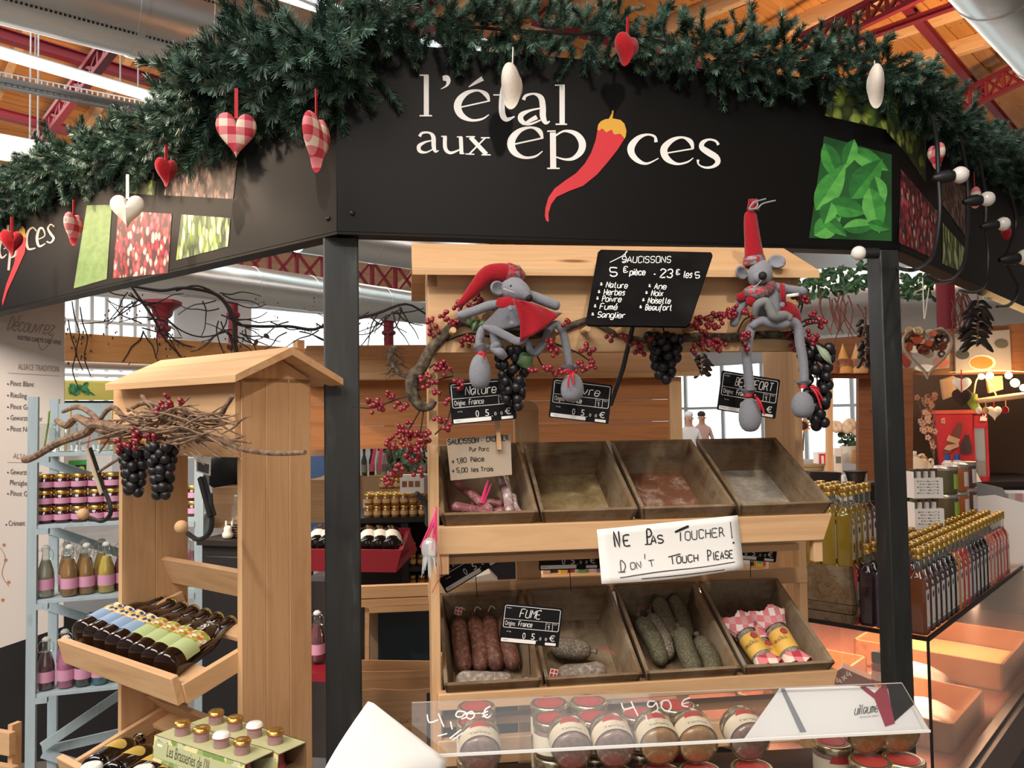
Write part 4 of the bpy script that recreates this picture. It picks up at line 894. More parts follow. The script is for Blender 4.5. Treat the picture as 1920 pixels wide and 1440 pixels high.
hand(mb, '5', 440, 395, 560, 400, 110, 15, z3); hand(mb, '€', 610, 350, 690, 345, 75, 11, z3); hand(mb, 'pièce', 690, 380, 900, 380, 75, 12, z3, .15); hand(mb, '-', 1000, 400, 1035, 400, 60, 12, z3)
hand(mb, '23', 1080, 412, 1260, 412, 105, 14, z3, .1); hand(mb, '€', 1290, 378, 1355, 372, 65, 11, z3); hand(mb, 'les', 1385, 415, 1500, 415, 85, 11, z3, .2); hand(mb, '5', 1535, 420, 1610, 420, 75, 12, z3)
for s_, x, y, x1, y1 in (('Nature', 385, 540, 670, 552), ('Herbes', 355, 635, 635, 640), ('Poivre', 335, 720, 590, 728), ('Fumé', 305, 820, 540, 828), ('Sanglier', 275, 925, 640, 935), ('Ane', 1005, 560, 1170, 565), ('Noix', 965, 648, 1125, 652), ('Noisette', 925, 742, 1220, 748), ('Beaufort', 890, 832, 1240, 836)):
    hand(mb, '*', x - 75, y + 2, x - 30, y + 2, 75, 8, z3); hand(mb, s_, x, y, x1, y1, 72, 10, z3, .2)
obj('chalk_writing', mb, CHALK, cb, flat=True)
# ---------------- paper notice on the rail
pn = thing('paper_notice', 'white paper notice asking not to touch, taped to the upper rail', 'notice', FH)
mb = MB(); ntc = [(1119, 993), (1383, 966), (1395, 1064), (1260, 1083), (1126, 1094)]
def nf(u, v):
    x = (1119 + 264 * u) * (1 - v) + (1128 + 267 * u) * v; y = (993 - 27 * u) * (1 - v) + (1095 - 29 * u - 5 * sin(pi * u) * -1) * v; return hp(x, y, -.0172 - .012 * v * v - .003 * sin(3 * u + 1) * v)
mb.grid(nf, 14, 8); obj('sheet', mb, PAPER, pn, thick=.0006)
mb = MB()
def nf2(px, py): 
    v = (py - 990) / 100.; return hp(px, py, -.0190 - .012 * v * v - .003 * max(0, v)) 
n4 = lambda x, y: nf2(1120 + x / 4.364, 960 + y / 4.364)
for s_, x, y, x1, y1, h_, w_ in (('N', 145, 288, 200, 280, 125, 12), ('E', 222, 278, 285, 268, 85, 11), ('P', 410, 265, 470, 258, 120, 12), ('AS', 440, 262, 555, 250, 65, 10), ('I', 683, 235, 700, 233, 70, 9), ('OUCHER', 722, 230, 1055, 195, 70, 7),
                                ('D', 195, 490, 245, 482, 90, 7), ('ON', 275, 470, 372, 455, 55, 6), ("'", 395, 450, 412, 447, 95, 6), ('T', 425, 448, 480, 440, 50, 6), ('I', 618, 428, 635, 425, 62, 8), ('OUCH', 650, 418, 838, 400, 55, 8), ('P', 905, 398, 950, 392, 85, 8), ('lEASE', 955, 390, 1120, 372, 60, 8)):
    hand(mb, s_, x, y, x1, y1, h_, w_, n4, .05, jit=.25)
for st in ([(635, 165, 16), (690, 140, 20), (748, 115, 18)], [(1088, 80, 6), (1103, 215, 7)], [(1112, 245, 16), (1117, 258, 14)], [(580, 368, 8), (680, 342, 8)], [(185, 538, 6), (500, 490, 7), (860, 450, 6), (1125, 408, 6)], [(362, 547, 6), (700, 515, 7), (1042, 472, 6)], [(388, 265, 8), (445, 262, 8)], [(170, 492, 6), (230, 488, 6)]):
    mb.ribbon(st, 0, n4, k=4)
obj('pen_writing', mb, INK, pn, flat=True)
# ---------------- small card with clothespin
sc_ = thing('card_notice', 'grey hand-lettered card pegged above the upper left crate', 'notice', FH)
TAN = mat('grey_card', '#b5a28c', .8)
def cardp(o_): return lambda x, y: hp(x, y, .03 + o_)
mb = MB(); mb.prism([cardp(0)(x, y) for x, y in [(837, 823), (957, 813), (960, 890), (845, 901)]], (0, .001, 0)); obj('card', mb, TAN, sc_)
mb = MB(); c5 = lambda x, y: cardp(-.0008)(640 + x / 3, 480 + y / 3)
hand(mb, 'SAUCISSON', 600, 1060, 778, 1048, 28, 5.5, c5); hand(mb, 'CROQUER', 818, 1045, 945, 1035, 26, 5, c5); hand(mb, '·', 790, 1046, 800, 1046, 20, 8, c5)
hand(mb, 'Pur Porc', 722, 1098, 835, 1095, 22, 3.6, c5); hand(mb, '> 1,80  Pièce', 620, 1166, 808, 1152, 26, 4, c5); hand(mb, '> 5,00  les Trois', 622, 1218, 858, 1208, 24, 4, c5); obj('pen_writing', mb, INK, sc_, flat=True)
pin = thing('clothespin', 'small wooden clothespin gripping the grey card', 'clothespin', FH)
a, b = hp(932, 787, .022), hp(936, 843, .022)
for d_, nm in ((-.004, 'front_arm'), (.009, 'back_arm')): mb = MB(); mb.beam(a + V((0, d_, 0)), b + V((0, d_ * .6, 0)), .0085, .004, up=(0, 1, 0)); obj(nm, mb, PINE[2], pin)
mb = MB(); mb.tube([a.lerp(b, .55) + V((-.005, .002, 0)), a.lerp(b, .55) + V((.005, .002, 0))], .004, 10); obj('spring', mb, IRON, pin)
# ================================================================ DECORATION ON THE GABLED STAND: mice, berries, grapes
def px2m(c, r): return r * c.y / FPX
def blob(F, pts, ly, flat=1.0, n=14, k=4, mb=None, cap=True):
    """a limb drawn through pixels (px, py, radius px[, dly]); flat squeezes it towards its plane"""
    mb = mb or MB(); P = []; R_ = []
    for q in pts:
        l = F.p(q[0], q[1], ly + (q[3] if len(q) > 3 else 0)); P.append(l); R_.append(q[2] * F.w(l).y / FPX)
    t = MB(); t.tube(P, R_, n, k=k, cap=cap)
    mid = [V(p) for p in smooth_path(P, k)]
    if flat != 1:
        vs = []
        for i, v in enumerate(t.v):
            c = mid[i // n]; vs.append(V((v[0], c.y + (v[1] - c.y) * flat, v[2])))
        t.v = vs
    return mb.add(t.v, t.f)
def bag(parent, F, px, py, rx, rz, ly, ribs, neck, m_=None, name='foot'):
    """gathered cloth bag foot: egg-shaped body, frilled neck, ribbon"""
    c = F.p(px, py, ly); k = F.w(c).y / FPX; rx *= k; rz *= k
    mb = MB(); pr = [(rx * sin(pi * i / 10) ** .8 * (.88 + .12 * cos(pi * i / 10 * .9)) if 0 < i < 10 else 1e-5, -rz * cos(pi * i / 10)) for i in range(11)]; pr[-1] = (rx * .28, rz * .98)
    mb.lathe(pr, 18, T=Matrix.Translation(c) @ Matrix.Diagonal((1, .8, 1, 1))); f = obj(name, mb, m_ or GREYFELT, parent, sharp=80)
    tp = F.p(neck[0], neck[1], ly); mb = MB(); w_ = rx * .62
    def fr(u, v): a = u * 2 * pi; r = w_ * (.42 + v * .58) * (1 + .16 * sin(5 * a + 2) * v); return tp + V((r * cos(a), r * .7 * sin(a), -rz * .1 + v * rz * .42 + .1 * rz * sin(3 * a) * v))
    mb.grid(fr, 40, 5); obj('frill', mb, GREYD, f, thick=.002, sharp=80)
    mb = MB(); mb.lathe([(w_ * .5, -.003), (w_ * .56, 0), (w_ * .5, .003)], 16, T=Matrix.Translation(tp + V((0, 0, -rz * .12)))); 
    for dx, dz in ribs: mb.tube([tp + V((rx * .3, -rx * .6, -rz * .15)), tp + V((dx * k * .6, -rx * .95, dz * k * .4)), tp + V((dx * k, -rx * .9, dz * k))], [.0018, .0022, .0018], 6, k=4)
    obj('ribbon', mb, RIB, f); return f
def ear(parent, F, px, py, rx, rz, ly, yaw, roll, label=None):
    c = F.p(px, py, ly); k = F.w(c).y / FPX; mb = MB(); T = Matrix.Translation(c) @ Matrix.Rotation(roll, 4, 'Y') @ Matrix.Rotation(yaw, 4, 'Z')
    def fn(u, v): a = u * 2 * pi; r = v; return T @ V((rx * k * r * cos(a), .4 * rx * k * (r * r) * -.9, rz * k * r * sin(a)))
    mb.grid(fn, 20, 5); obj('ear', mb, GREYFELT, parent, thick=.004, sharp=80)
KNIT = print_cells('striped_knit', ['#9b2b34', '#7d7b7c', '#b9444b', '#5d5b5e'], 150, None, (1, 1, 1.6)); 
def mouse1():
    F, ly = FH, -.062; t = thing('plush_mouse', 'grey plush mouse in a red floppy hat and red apron, draped left over the pegs', 'plush toy', F)
    mb = blob(F, [(938, 548, 4, .01), (945, 546, 17, .01), (962, 542, 24), (975, 547, 20, -.012), (985, 553, 14, -.02), (991, 558, 7, -.026), (993, 559, 2, -.028)], ly, 1); hd = obj('head', mb, GREYFELT, t, sharp=80)
    c = F.p(991, 559, ly - .026); mb = MB(); mb.ball(c, px2m(F.w(c), 7.5), 14, 10); obj('nose', mb, mat('black_felt_nose', '#151416', .8), hd, sharp=80)
    c = F.p(958, 536, ly - .022); mb = MB(); mb.ball(c, .0022, 8, 6); obj('eye', mb, INK, hd)
    mb = MB(); a = F.p(970, 551, ly - .024); mb.tube([F.p(944, 541, ly - .025), F.p(957, 546, ly - .027), a], .0006, 4, k=3); obj('whisker', mb, RIBW, hd)
    ear(t, F, 931, 541, 16, 13, ly - .004, .5, .1); ear(t, F, 974, 510, 8, 13, ly + .012, -.9, -.2)
    mb = blob(F, [(972, 522, 14, .012), (960, 516, 19, .005), (940, 512, 19, 0), (915, 515, 17), (893, 537, 13), (873, 560, 8), (859, 572, 4)], ly + .004, .85); h = obj('hat', mb, BURG, t, sharp=80)
    mb = blob(F, [(978, 524, 13, .012), (964, 517, 20.5, .004), (948, 512, 21, .0)], ly + .004, .9); obj('knitted_band', mb, KNIT, h, sharp=80)
    mb = blob(F, [(933, 566, 8), (948, 570, 15, -.006), (968, 570, 14, -.01), (984, 562, 9, -.012)], ly - .002, .6); obj('scarf', mb, BURG, t, sharp=80)
    # dress as a flared sheet
    def dress(u, v, x0, x1, y0, y1, o_):
        top = (943 + 42 * u, 572 + 2 * u); hem_x = x0 + (x1 - x0) * u; hem_y = y0 + (y1 - y0) * u + (14 * sin(pi * u)) + 3 * sin(9 * u)
        px = top[0] * (1 - v) + hem_x * v; py = top[1] * (1 - v) + hem_y * v; return F.p(px, py, ly - .008 - o_ - .022 * sin(pi * u) * (.5 + .5 * v) + .004 * sin(14 * u + 2) * v)
    mb = MB(); mb.grid(lambda u, v: dress(u, v, 903, 1054, 612, 586, 0), 26, 8)
    mb.grid(lambda u, v: dress(u, v, 903, 1054, 612, 586, 0) + V((0, .03 * (.3 + sin(pi * u)), 0)), 26, 8); obj('dress', mb, GREYD, t, thick=.003, sharp=80)
    def pk(o_): 
        def f(u, v):
            L_, R_ = (962 + 12 * v * 1.0 + 6 * sin(3 * v), 560 + 80 * v), (986 + 62 * v ** .7, 566 + 26 * v); 
            px = L_[0] * (1 - u) + R_[0] * u; py = L_[1] * (1 - u) + R_[1] * u + 5 * sin(pi * u) * v; return F.p(px, py, ly - .036 - .008 * sin(pi * u) - .003 * sin(10 * u + 3 * v))
        return f
    mb = MB(); mb.grid(pk(0), 16, 10); obj('apron', mb, BURG, t, thick=.003, sharp=80)
    mb = blob(F, [(905, 612, 3), (925, 618, 8), (950, 630, 8), (972, 640, 8), (990, 632, 4)], ly - .03, .5); obj('dress_frill', mb, GREYFELT, t, sharp=80)
    for bx, by in ((957, 579), (960, 606)): c = F.p(bx, by, ly - .041); mb = MB(); mb.lathe([(.004, -.001), (.0045, 0), (.003, .0015)], 12, T=Matrix.Translation(c) @ Matrix.Rotation(pi / 2, 4, 'X')); obj('button', mb, GREYFELT, t)
    mb = blob(F, [(935, 570, 9), (915, 574, 9.5), (890, 583, 9), (868, 590, 9), (857, 591, 5)], ly + .006); obj('arm', mb, GREYFELT, t, sharp=80)
    mb = blob(F, [(985, 552, 9, .02), (1000, 556, 10, .005), (1025, 566, 10), (1043, 573, 9.5), (1049, 575, 5)], ly); obj('arm', mb, GREYFELT, t, sharp=80)
    mb = blob(F, [(948, 672, 6), (940, 662, 9), (930, 646, 8.5, -.004), (925, 625, 8), (915, 610, 7.5), (903, 620, 8), (899, 640, 8), (901, 655, 8)], ly + .004, 1, 12, 5); obj('leg', mb, GREYFELT, t, sharp=80)
    mb = blob(F, [(926, 636, 5), (933, 645, 9, -.008), (926, 652, 8), (937, 660, 9, -.008), (944, 668, 8)], ly - .004, 1, 12, 5); obj('braided_tail', mb, GREYFELT, t, sharp=80)
    mb = blob(F, [(993, 640, 6), (994, 655, 7.5), (1005, 661, 7.5), (1018, 645, 7.5), (1030, 618, 7), (1043, 608, 7.5), (1055, 622, 8), (1062, 652, 8), (1067, 685, 7.5)], ly + .008, 1, 12, 5); obj('leg', mb, GREYFELT, t, sharp=80)
    bag(t, F, 900, 697, 23, 33, ly + .002, ((4, -18),), (902, 658)); bag(t, F, 1073, 727, 24, 27, ly + .002, ((6, -28), (-6, -34), (-14, -4)), (1066, 694))
mouse1()
def mouse2():
    F, ly = FH, -.062; t = thing('plush_mouse', 'grey plush mouse in tall upright red hat and red dungarees, sitting right on the pegs', 'plush toy', F)
    mb = blob(F, [(1424, 494, 10, .02), (1426, 503, 20, .008), (1425, 517, 24), (1424, 530, 19, .002), (1424, 541, 8, .006)], ly, 1); hd = obj('head', mb, GREYFELT, t, sharp=80)
    c = F.p(1426, 520, ly - .026); mb = MB(); mb.ball(c, px2m(F.w(c), 15), 14, 10, sc=(1, .9, .85)); obj('snout', mb, GREYFELT, hd, sharp=80)
    c = F.p(1430, 517, ly - .041); mb = MB(); mb.ball(c, px2m(F.w(c), 8), 14, 10); obj('nose', mb, MT['black_felt_nose'], hd, sharp=80)
    mb = MB(); mb.tube([F.p(1430, 522, ly - .042), F.p(1420, 534, ly - .034), F.p(1412, 538, ly - .028)], .0006, 4, k=3); obj('whisker', mb, RIBW, hd)
    ear(t, F, 1386, 512, 17, 12, ly + .006, .5, .15); ear(t, F, 1457, 492, 15, 13, ly + .006, -.5, .5)
    mb = blob(F, [(1413, 492, 19), (1414, 480, 18.5), (1411, 450, 15.5), (1408, 420, 13.5), (1407, 402, 11.5), (1407, 396, 5)], ly + .012, .8); h = obj('hat', mb, BURG, t, sharp=80)
    mb = MB(); 
    mb.grid(lambda u, v: F.p(1401 + 22 * u + (u - .5) * -8 * (1 - abs(v - .0)), 373 + 22 * v, ly + .012 + .006 * sin(6 * u)), 8, 4); obj('hat_tip', mb, BURG, h, thick=.003)
    mb = blob(F, [(1413, 500, 20), (1414, 490, 22), (1413, 481, 20)], ly + .01, .85); obj('knitted_band', mb, KNIT, h, sharp=80)
    GS = mat('grey_cord', '#8f8d90', .8)
    mb = MB(); q = lambda x, y, o=0: F.p(x, y, ly - .002 + o); mb.tube([q(1404, 392), q(1412, 380), q(1424, 376), q(1436, 373)], .0016, 5, k=4); mb.tube([q(1404, 393), q(1420, 391), q(1430, 382), q(1454, 376)], .0016, 5, k=4); mb.tube([q(1405, 390), q(1413, 392), q(1420, 386), q(1418, 378), q(1408, 386)], .0016, 5, k=4); obj('cord_tie', mb, GS, h)
    mb = blob(F, [(1436, 540, 14, .008), (1440, 560, 26), (1442, 585, 27), (1440, 602, 16)], ly + .004, .75); obj('body', mb, GREYFELT, t, sharp=80)
    mb = blob(F, [(1396, 555, 7, -.004), (1406, 548, 12, -.012), (1425, 547, 14, -.016), (1442, 540, 12, -.012), (1450, 531, 6)], ly - .004, .6); obj('scarf', mb, KNIT, t, sharp=80)
    mb = blob(F, [(1406, 552, 5), (1392, 556, 9), (1382, 560, 7)], ly - .008, .6); mb = blob(F, [(1410, 556, 8), (1408, 565, 10), (1414, 572, 5)], ly - .016, .6, mb=mb); obj('neckerchief', mb, BURG, t, sharp=80)
    mb = blob(F, [(1446, 535, 8, .008), (1465, 541, 9.5), (1488, 545, 9.5), (1505, 547, 9), (1511, 549, 5)], ly); obj('arm', mb, GREYFELT, t, sharp=80)
    mb = blob(F, [(1404, 556, 9), (1390, 572, 10), (1382, 590, 9), (1376, 606, 8), (1374, 612, 4)], ly + .004); obj('arm', mb, GREYFELT, t, sharp=80)
    mb = blob(F, [(1450, 590, 12), (1472, 582, 18, -.004), (1487, 590, 16), (1497, 605, 6)], ly, .7); obj('dungarees', mb, BURG, t, sharp=80)
    mb = MB(); mb.grid(lambda u, v: F.p(1462 + 9 * u + 3 * v, 532 + 40 * v, ly - .016 - .012 * sin(pi * v)), 2, 8); obj('strap', mb, BURG, t, thick=.003)
    c = F.p(1467, 571, ly - .026); mb = MB(); mb.lathe([(.005, -.001), (.005, .001), (.003, .002)], 12, T=Matrix.Translation(c) @ Matrix.Rotation(pi / 2, 4, 'X')); obj('button', mb, GREYFELT, t)
    mb = MB(); mb.grid(lambda u, v: F.p(1474 + 24 * u, 552 + 6 * v - 3 * u, ly - .014), 3, 2); obj('sewn_tag', mb, PAPER, t, thick=.0008)
    KW = mat('grey_rope_wool', '#7b7b78', .95)
    mb = blob(F, [(1415, 590, 6), (1420, 572, 8, -.01), (1435, 566, 9, -.012), (1444, 580, 9, -.012), (1452, 594, 10, -.01), (1470, 592, 10), (1482, 598, 8)], ly - .016, 1, 12, 5); obj('braided_tail', mb, KW, t, sharp=80)
    mb = blob(F, [(1408, 614, 6), (1425, 602, 9), (1445, 606, 10), (1468, 608, 10), (1480, 602, 7)], ly - .012); obj('lap', mb, GREYFELT, t, sharp=80)
    mb = blob(F, [(1420, 606, 7), (1409, 614, 9), (1403, 640, 9), (1400, 665, 9), (1403, 700, 9), (1406, 732, 9)], ly - .004, 1, 12, 5); obj('leg', mb, GREYFELT, t, sharp=80)
    mb = blob(F, [(1470, 604, 8), (1486, 604, 10), (1496, 615, 9), (1500, 645, 9), (1506, 680, 8.5), (1508, 715, 8)], ly - .004, 1, 12, 5); obj('leg', mb, GREYFELT, t, sharp=80)
    bag(t, F, 1406, 778, 24, 32, ly, ((14, -30), (22, -40), (6, -8)), (1402, 738)); bag(t, F, 1505, 759, 24, 25, ly, ((28, -30), (24, -44), (20, -10)), (1505, 722))
mouse2()
# ---------------- berry branches
bprot = MB(); bprot.ball((0, 0, 0), .0052, 10, 6); BP = [None]
def berries(t, F, cl, ly, R=5.0, m_=BERRY, limit=290):
    n_ = [0]; ex = MB(); st = MB()
    for (px, py, r) in cl:
        c = F.p(px, py, ly + random.uniform(-.01, .012)); k = F.w(c).y / FPX; n = max(3, int((r / R) ** 2 * 1.05))
        for i in range(n):
            a = random.uniform(0, 6.283); q = sqrt(random.random()); p = c + V((q * r * k * cos(a), random.uniform(-.5, .5) * r * k, q * r * k * sin(a) * .85)); s_ = R * k / .0052 * random.uniform(.82, 1.1)
            if random.random() < .5: st.tube([c + V((0, .006, .006)), p], .0007, 3)
            if n_[0] < limit:
                if BP[0] is None: BP[0] = o = obj('berry', bprot, m_, t, sharp=180)
                else: o = BP[0].copy(); COL.objects.link(o); o.parent = t
                o.location = p; o.scale = (s_,) * 3; n_[0] += 1
            else: ex.ball(p, R * k, 8, 5)
    if ex.v: obj('more_berries', ex, m_, t, kind='stuff', sharp=180)
    obj('stalks', st, TWIG, t)
def leafy(t, F, items, ly, m_=SKIN):
    mb = MB()
    for px, py, L_, W_, a in items:
        c = F.p(px, py, ly); k = F.w(c).y / FPX
        def fn(u, v): x = (u - .5) * L_ * k; wv = W_ * k * sin(pi * min(max(u, .02), .98)) * (v - .5); return c + V((x * cos(a) - wv * sin(a), -.004 - .006 * sin(pi * u) + .01 * abs(v - .5), x * sin(a) + wv * cos(a)))
        mb.grid(fn, 6, 4)
    obj('leaves', mb, m_, t, sharp=80)
bb = thing('berry_branch', 'knobbly branch with red berries hooking down at the left side of the gabled stand', 'branch', FH)
mb = blob(FH, [(1062, 612, 6), (1000, 628, 8), (930, 622, 9), (868, 602, 10), (835, 626, 11), (808, 655, 11), (790, 690, 12), (776, 705, 14), (772, 725, 13), (776, 745, 12), (790, 763, 9), (808, 762, 7), (816, 752, 4)], -.012, 1, 10, 5)
mb = blob(FH, [(778, 703, 8), (756, 704, 4), (740, 692, 4), (732, 672, 5), (736, 655, 6), (742, 650, 3)], -.012, 1, 8, 4, mb); obj('bough', mb, BARK, bb)
mb = MB()
for k in range(60): 
    c = FH.p(random.uniform(726, 752), random.uniform(650, 700), -.012); mb.tube([c, c + V((random.uniform(-.02, .02), random.uniform(-.01, .01), random.uniform(-.02, .005)))], [.001, .0004], 3)
for pts in ([(775, 740), (740, 750), (700, 765), (660, 762)], [(790, 765), (770, 800), (750, 830)], [(795, 765), (790, 800), (785, 830)], [(805, 690), (825, 680), (850, 700)], [(780, 735), (815, 715), (850, 705)], [(850, 745), (838, 790), (815, 815)], [(835, 640), (880, 625), (920, 632)], [(1000, 650), (1020, 690), (1050, 700)], [(1030, 640), (1080, 660), (1110, 680)]): blob(FH, [(x, y, 1.4) for x, y in pts], -.01, 1, 5, 4, mb)
obj('twigs', mb, TWIG, bb, kind='stuff')
berries(bb, FH, [(893, 565, 17), (915, 577, 12), (860, 577, 15), (835, 596, 14), (850, 610, 15), (808, 606, 13), (812, 622, 10), (872, 640, 14), (895, 632, 12), (828, 692, 18), (802, 715, 17), (818, 738, 9), (860, 717, 14), (840, 752, 8), (703, 760, 18), (728, 742, 11), (752, 760, 13), (762, 808, 22), (742, 832, 18), (792, 816, 17), (772, 856, 20), (745, 880, 17), (727, 898, 13), (785, 885, 11), (838, 798, 14), (818, 786, 9), (798, 832, 10), (780, 840, 14)], -.03)
leafy(bb, FH, [(985, 676, 34, 34, .4), (880, 605, 20, 10, 2.), (890, 612, 24, 12, 1.2), (905, 608, 20, 12, .4)], -.055)
b2 = thing('berry_branch', 'red-berried branch running under the chalkboard and second mouse', 'branch', FH)
mb = blob(FH, [(1060, 616, 7), (1085, 606, 7), (1110, 602, 6), (1160, 628, 5), (1230, 640, 6), (1300, 632, 9), (1360, 634, 10), (1420, 628, 8), (1480, 630, 8), (1530, 645, 6)], .0 - .012, 1, 10, 5); obj('bough', mb, BARK, b2)
mb = MB()
for pts in ([(1280, 632), (1310, 600), (1350, 585)], [(1300, 640), (1330, 660)], [(1380, 630), (1395, 600), (1420, 590)], [(1390, 632), (1395, 660)], [(1480, 630), (1510, 610), (1535, 605)], [(1490, 632), (1505, 570)], [(1500, 640), (1500, 665)]): blob(FH, [(x, y, 1.6) for x, y in pts], -.014, 1, 5, 4, mb)
obj('twigs', mb, TWIG, b2, kind='stuff')
berries(b2, FH, [(1060, 607, 9), (1030, 642, 15), (1036, 658, 13), (1102, 655, 14), (1112, 682, 13), (1090, 690, 13), (1030, 690, 12), (1048, 702, 12), (1000, 690, 8), (1145, 632, 9), (1168, 638, 9), (1195, 650, 13), (1200, 664, 11), (1222, 634, 8), (1316, 612, 21), (1340, 600, 18), (1362, 590, 16), (1376, 580, 12), (1330, 642, 17), (1308, 652, 13), (1350, 648, 14), (1394, 632, 13), (1394, 652, 10), (1400, 592, 13), (1420, 602, 13), (1440, 580, 8)], -.075)
b3 = thing('berry_sprig', 'red berry sprigs at the right end of the gabled stand, behind the second mouse', 'branch', FH)
mb = MB(); blob(FH, [(1480, 625, 2), (1510, 600, 2), (1540, 600, 1)], -.03, 1, 5, 3, mb); blob(FH, [(1485, 628, 2), (1515, 640, 2)], -.03, 1, 5, 3, mb); blob(FH, [(1490, 600, 2), (1500, 565, 1)], -.03, 1, 5, 3, mb); obj('twigs', mb, TWIG, b3, kind='stuff')
berries(b3, FH, [(1502, 560, 15), (1486, 558, 10), (1525, 597, 15), (1541, 606, 11), (1520, 630, 13), (1530, 642, 11), (1500, 657, 11), (1490, 650, 10), (1513, 660, 8), (1480, 622, 10)], -.035)
gp = MB(); gp.ball((0, 0, 0), .01, 14, 9); GPr = [None]
def grapes(F, px, py, w_, h_, ly, label, n=26, R=9.0, cat='grapes'):
    t = thing('grape_bunch', label, cat, F, group='bunches of black artificial grapes'); c = F.p(px, py, ly); k = F.w(c).y / FPX
    mb = MB(); mb.tube([c + V((0, .01, .02)), c, c + V((0, 0, -h_ * k * .8))], .0015, 5); obj('stalk', mb, TWIG, t); pts = []
    tries = 0
    while len(pts) < n and tries < 6000:
        tries += 1; f = random.random(); ww = w_ * (1 - .62 * f) * .5; a = random.uniform(0, 6.28); q = V((ww * cos(a), ww * .7 * sin(a), -f * h_))
        if all((q - o_).length > R * 1.45 for o_ in pts): pts.append(q)
    for q in pts:
        if GPr[0] is None: GPr[0] = o = obj('grape', gp, GRAPE, t, sharp=180)
        else: o = GPr[0].copy(); COL.objects.link(o); o.parent = t
        o.location = c + q * k; s_ = R * k / .01 * random.uniform(.92, 1.08); o.scale = (s_, s_, s_ * 1.06)
grapes(FH, 962, 652, 66, 112, -.03, 'bunch of black grapes hanging below the first mouse, over the price card', 40)
grapes(FH, 1246, 628, 62, 84, -.05, 'bunch of black grapes hanging below the chalkboard', 30, 10)
grapes(FH, 1530, 650, 60, 150, -.02, 'long bunch of black grapes at the right end of the gabled stand', 40, 10)
t = thing('leaf_spray', 'pale plastic leaf above the right bunch of grapes', 'leaf', FH); leafy(t, FH, [(1545, 665, 48, 16, -.9)], -.05, mat('pale_leaf', '#9aa78c', .6))
# ================================================================ LEFT GABLED BOTTLE STAND
a_, b_ = at(228, 1000, 1.95), at(452, 1000, 1.655)
FB = Fr((a_.x, a_.y, 0), atan2(b_.y - a_.y, b_.x - a_.x)); W_ = (b_ - a_).length
fp = FB.p
ls = thing('bottle_stand', 'small pine stand with gabled roof holding tilted beer bottles, left', 'display stand', FB)
def lbx(name, x0, x1, y0, y1, z0, z1, m_, T=None, par=None, **kw): mb = MB(); mb.bx(x0, x1, y0, y1, z0, z1, T=T); return obj(name, mb, m_, par or ls, bev=.0015, **kw)
zht = fp(440, 716, 0).z; zhb = fp(440, 857, 0).z; dpt = .17
rxp = (FB.Ri @ (C0 - FB.O)); 
def yonx(px, lx):                           # depth at which the pixel column meets the plane x = lx
    r = FB.Ri @ ray(px, 1000); return rxp.y + r.y * (lx - rxp.x) / r.x
dr = yonx(584, W_); dl = yonx(353, 0)
for i in range(3): lbx('side_board', W_ - .016, W_, dr * i / 3 + .0004, dr * (i + 1) / 3 - .0004, .3, zht + .01, PINE[2])
for i in range(2): lbx('side_board', -.016, 0, dl * i / 2 + .0004, dl * (i + 1) / 2 - .0004, .3, zht + .01, PINE[2])
lbx('header_board', -.016, W_ - .002, -.014, 0, zhb, zht, PINE[0])
ye2, yr2, yb2 = -.05, dr / 2, dr + .05
ze2 = fp(440, 706, ye2).z; zr2 = FB.p(530, 657, yr2).z
x0r, x1r = fp(197, 720, ye2).x, fp(441, 706, ye2).x
for ya, yb_ in ((ye2, yr2), (yb2, yr2)):
    mb = MB(); mb.hull8([V((x0r, ya, ze2 - .012)), V((x1r, ya, ze2 - .012)), V((x1r, yb_, zr2 - .012)), V((x0r, yb_, zr2 - .012))], [V((x0r, ya, ze2 + .004)), V((x1r, ya, ze2 + .004)), V((x1r, yb_, zr2 + .006)), V((x0r, yb_, zr2 + .006))]); obj('roof_board', mb, PINE[0], ls, bev=.001)
for x in (-.016, W_ - .016):
    mb = MB(); mb.prism([V((x, 0, zht)), V((x, dr, zht)), V((x, dr, ze2 - .0)), V((x, yr2, zr2 - .013)), V((x, 0, ze2 - .0))], (.016, 0, 0)); obj('gable_board', mb, PINE[2], ls)
for px in (186, 202, 232, 276, 316): q = fp(px, 828, -.06); mb = MB(); mb.tube([V((q.x, 0, q.z)), V((q.x, -.06, q.z))], .0065, 10); obj('peg', mb, PINE[1], ls)
# racks
zt = (fp(119, 1194, -.133).z + fp(331, 1274, -.133).z) / 2
def rack(zt, back=True):
    tl_ = .27; T = Matrix.Translation((0, -.135, zt)) @ Matrix.Rotation(tl_, 4, 'X')
    lbx('rack_front_board', -.012, W_ - .02, -.008, .008, -.058, .0, PINE[0], T)
    for x in (.004, W_ - .03): lbx('rack_side_board', x, x + .016, .008, .29, -.062, -.02, PINE[1], T)
    lbx('rack_slat', 0, W_ - .016, .035, .09, -.052, -.04, PINE[0], T); lbx('rack_slat', 0, W_ - .016, .2, .25, -.052, -.04, PINE[0], T)
    return T
T1 = rack(zt)
q0, q1 = fp(303, 1075, dl * .8), fp(447, 1122, dl * .8)
mb = MB(); mb.hull8([V((0, .13, q0.z - .015)), V((W_ - .016, .13, q0.z - .015)), V((W_ - .016, .145, q0.z - .02)), V((0, .145, q0.z - .02))], [V((0, .10, q0.z + .05)), V((W_ - .016, .10, q0.z + .05)), V((W_ - .016, .115, q0.z + .055)), V((0, .115, q0.z + .055))]); obj('back_slat', mb, PINE[0], ls, bev=.001)
dz2 = fp(300, 1360, 0).z - fp(300, 1085, 0).z
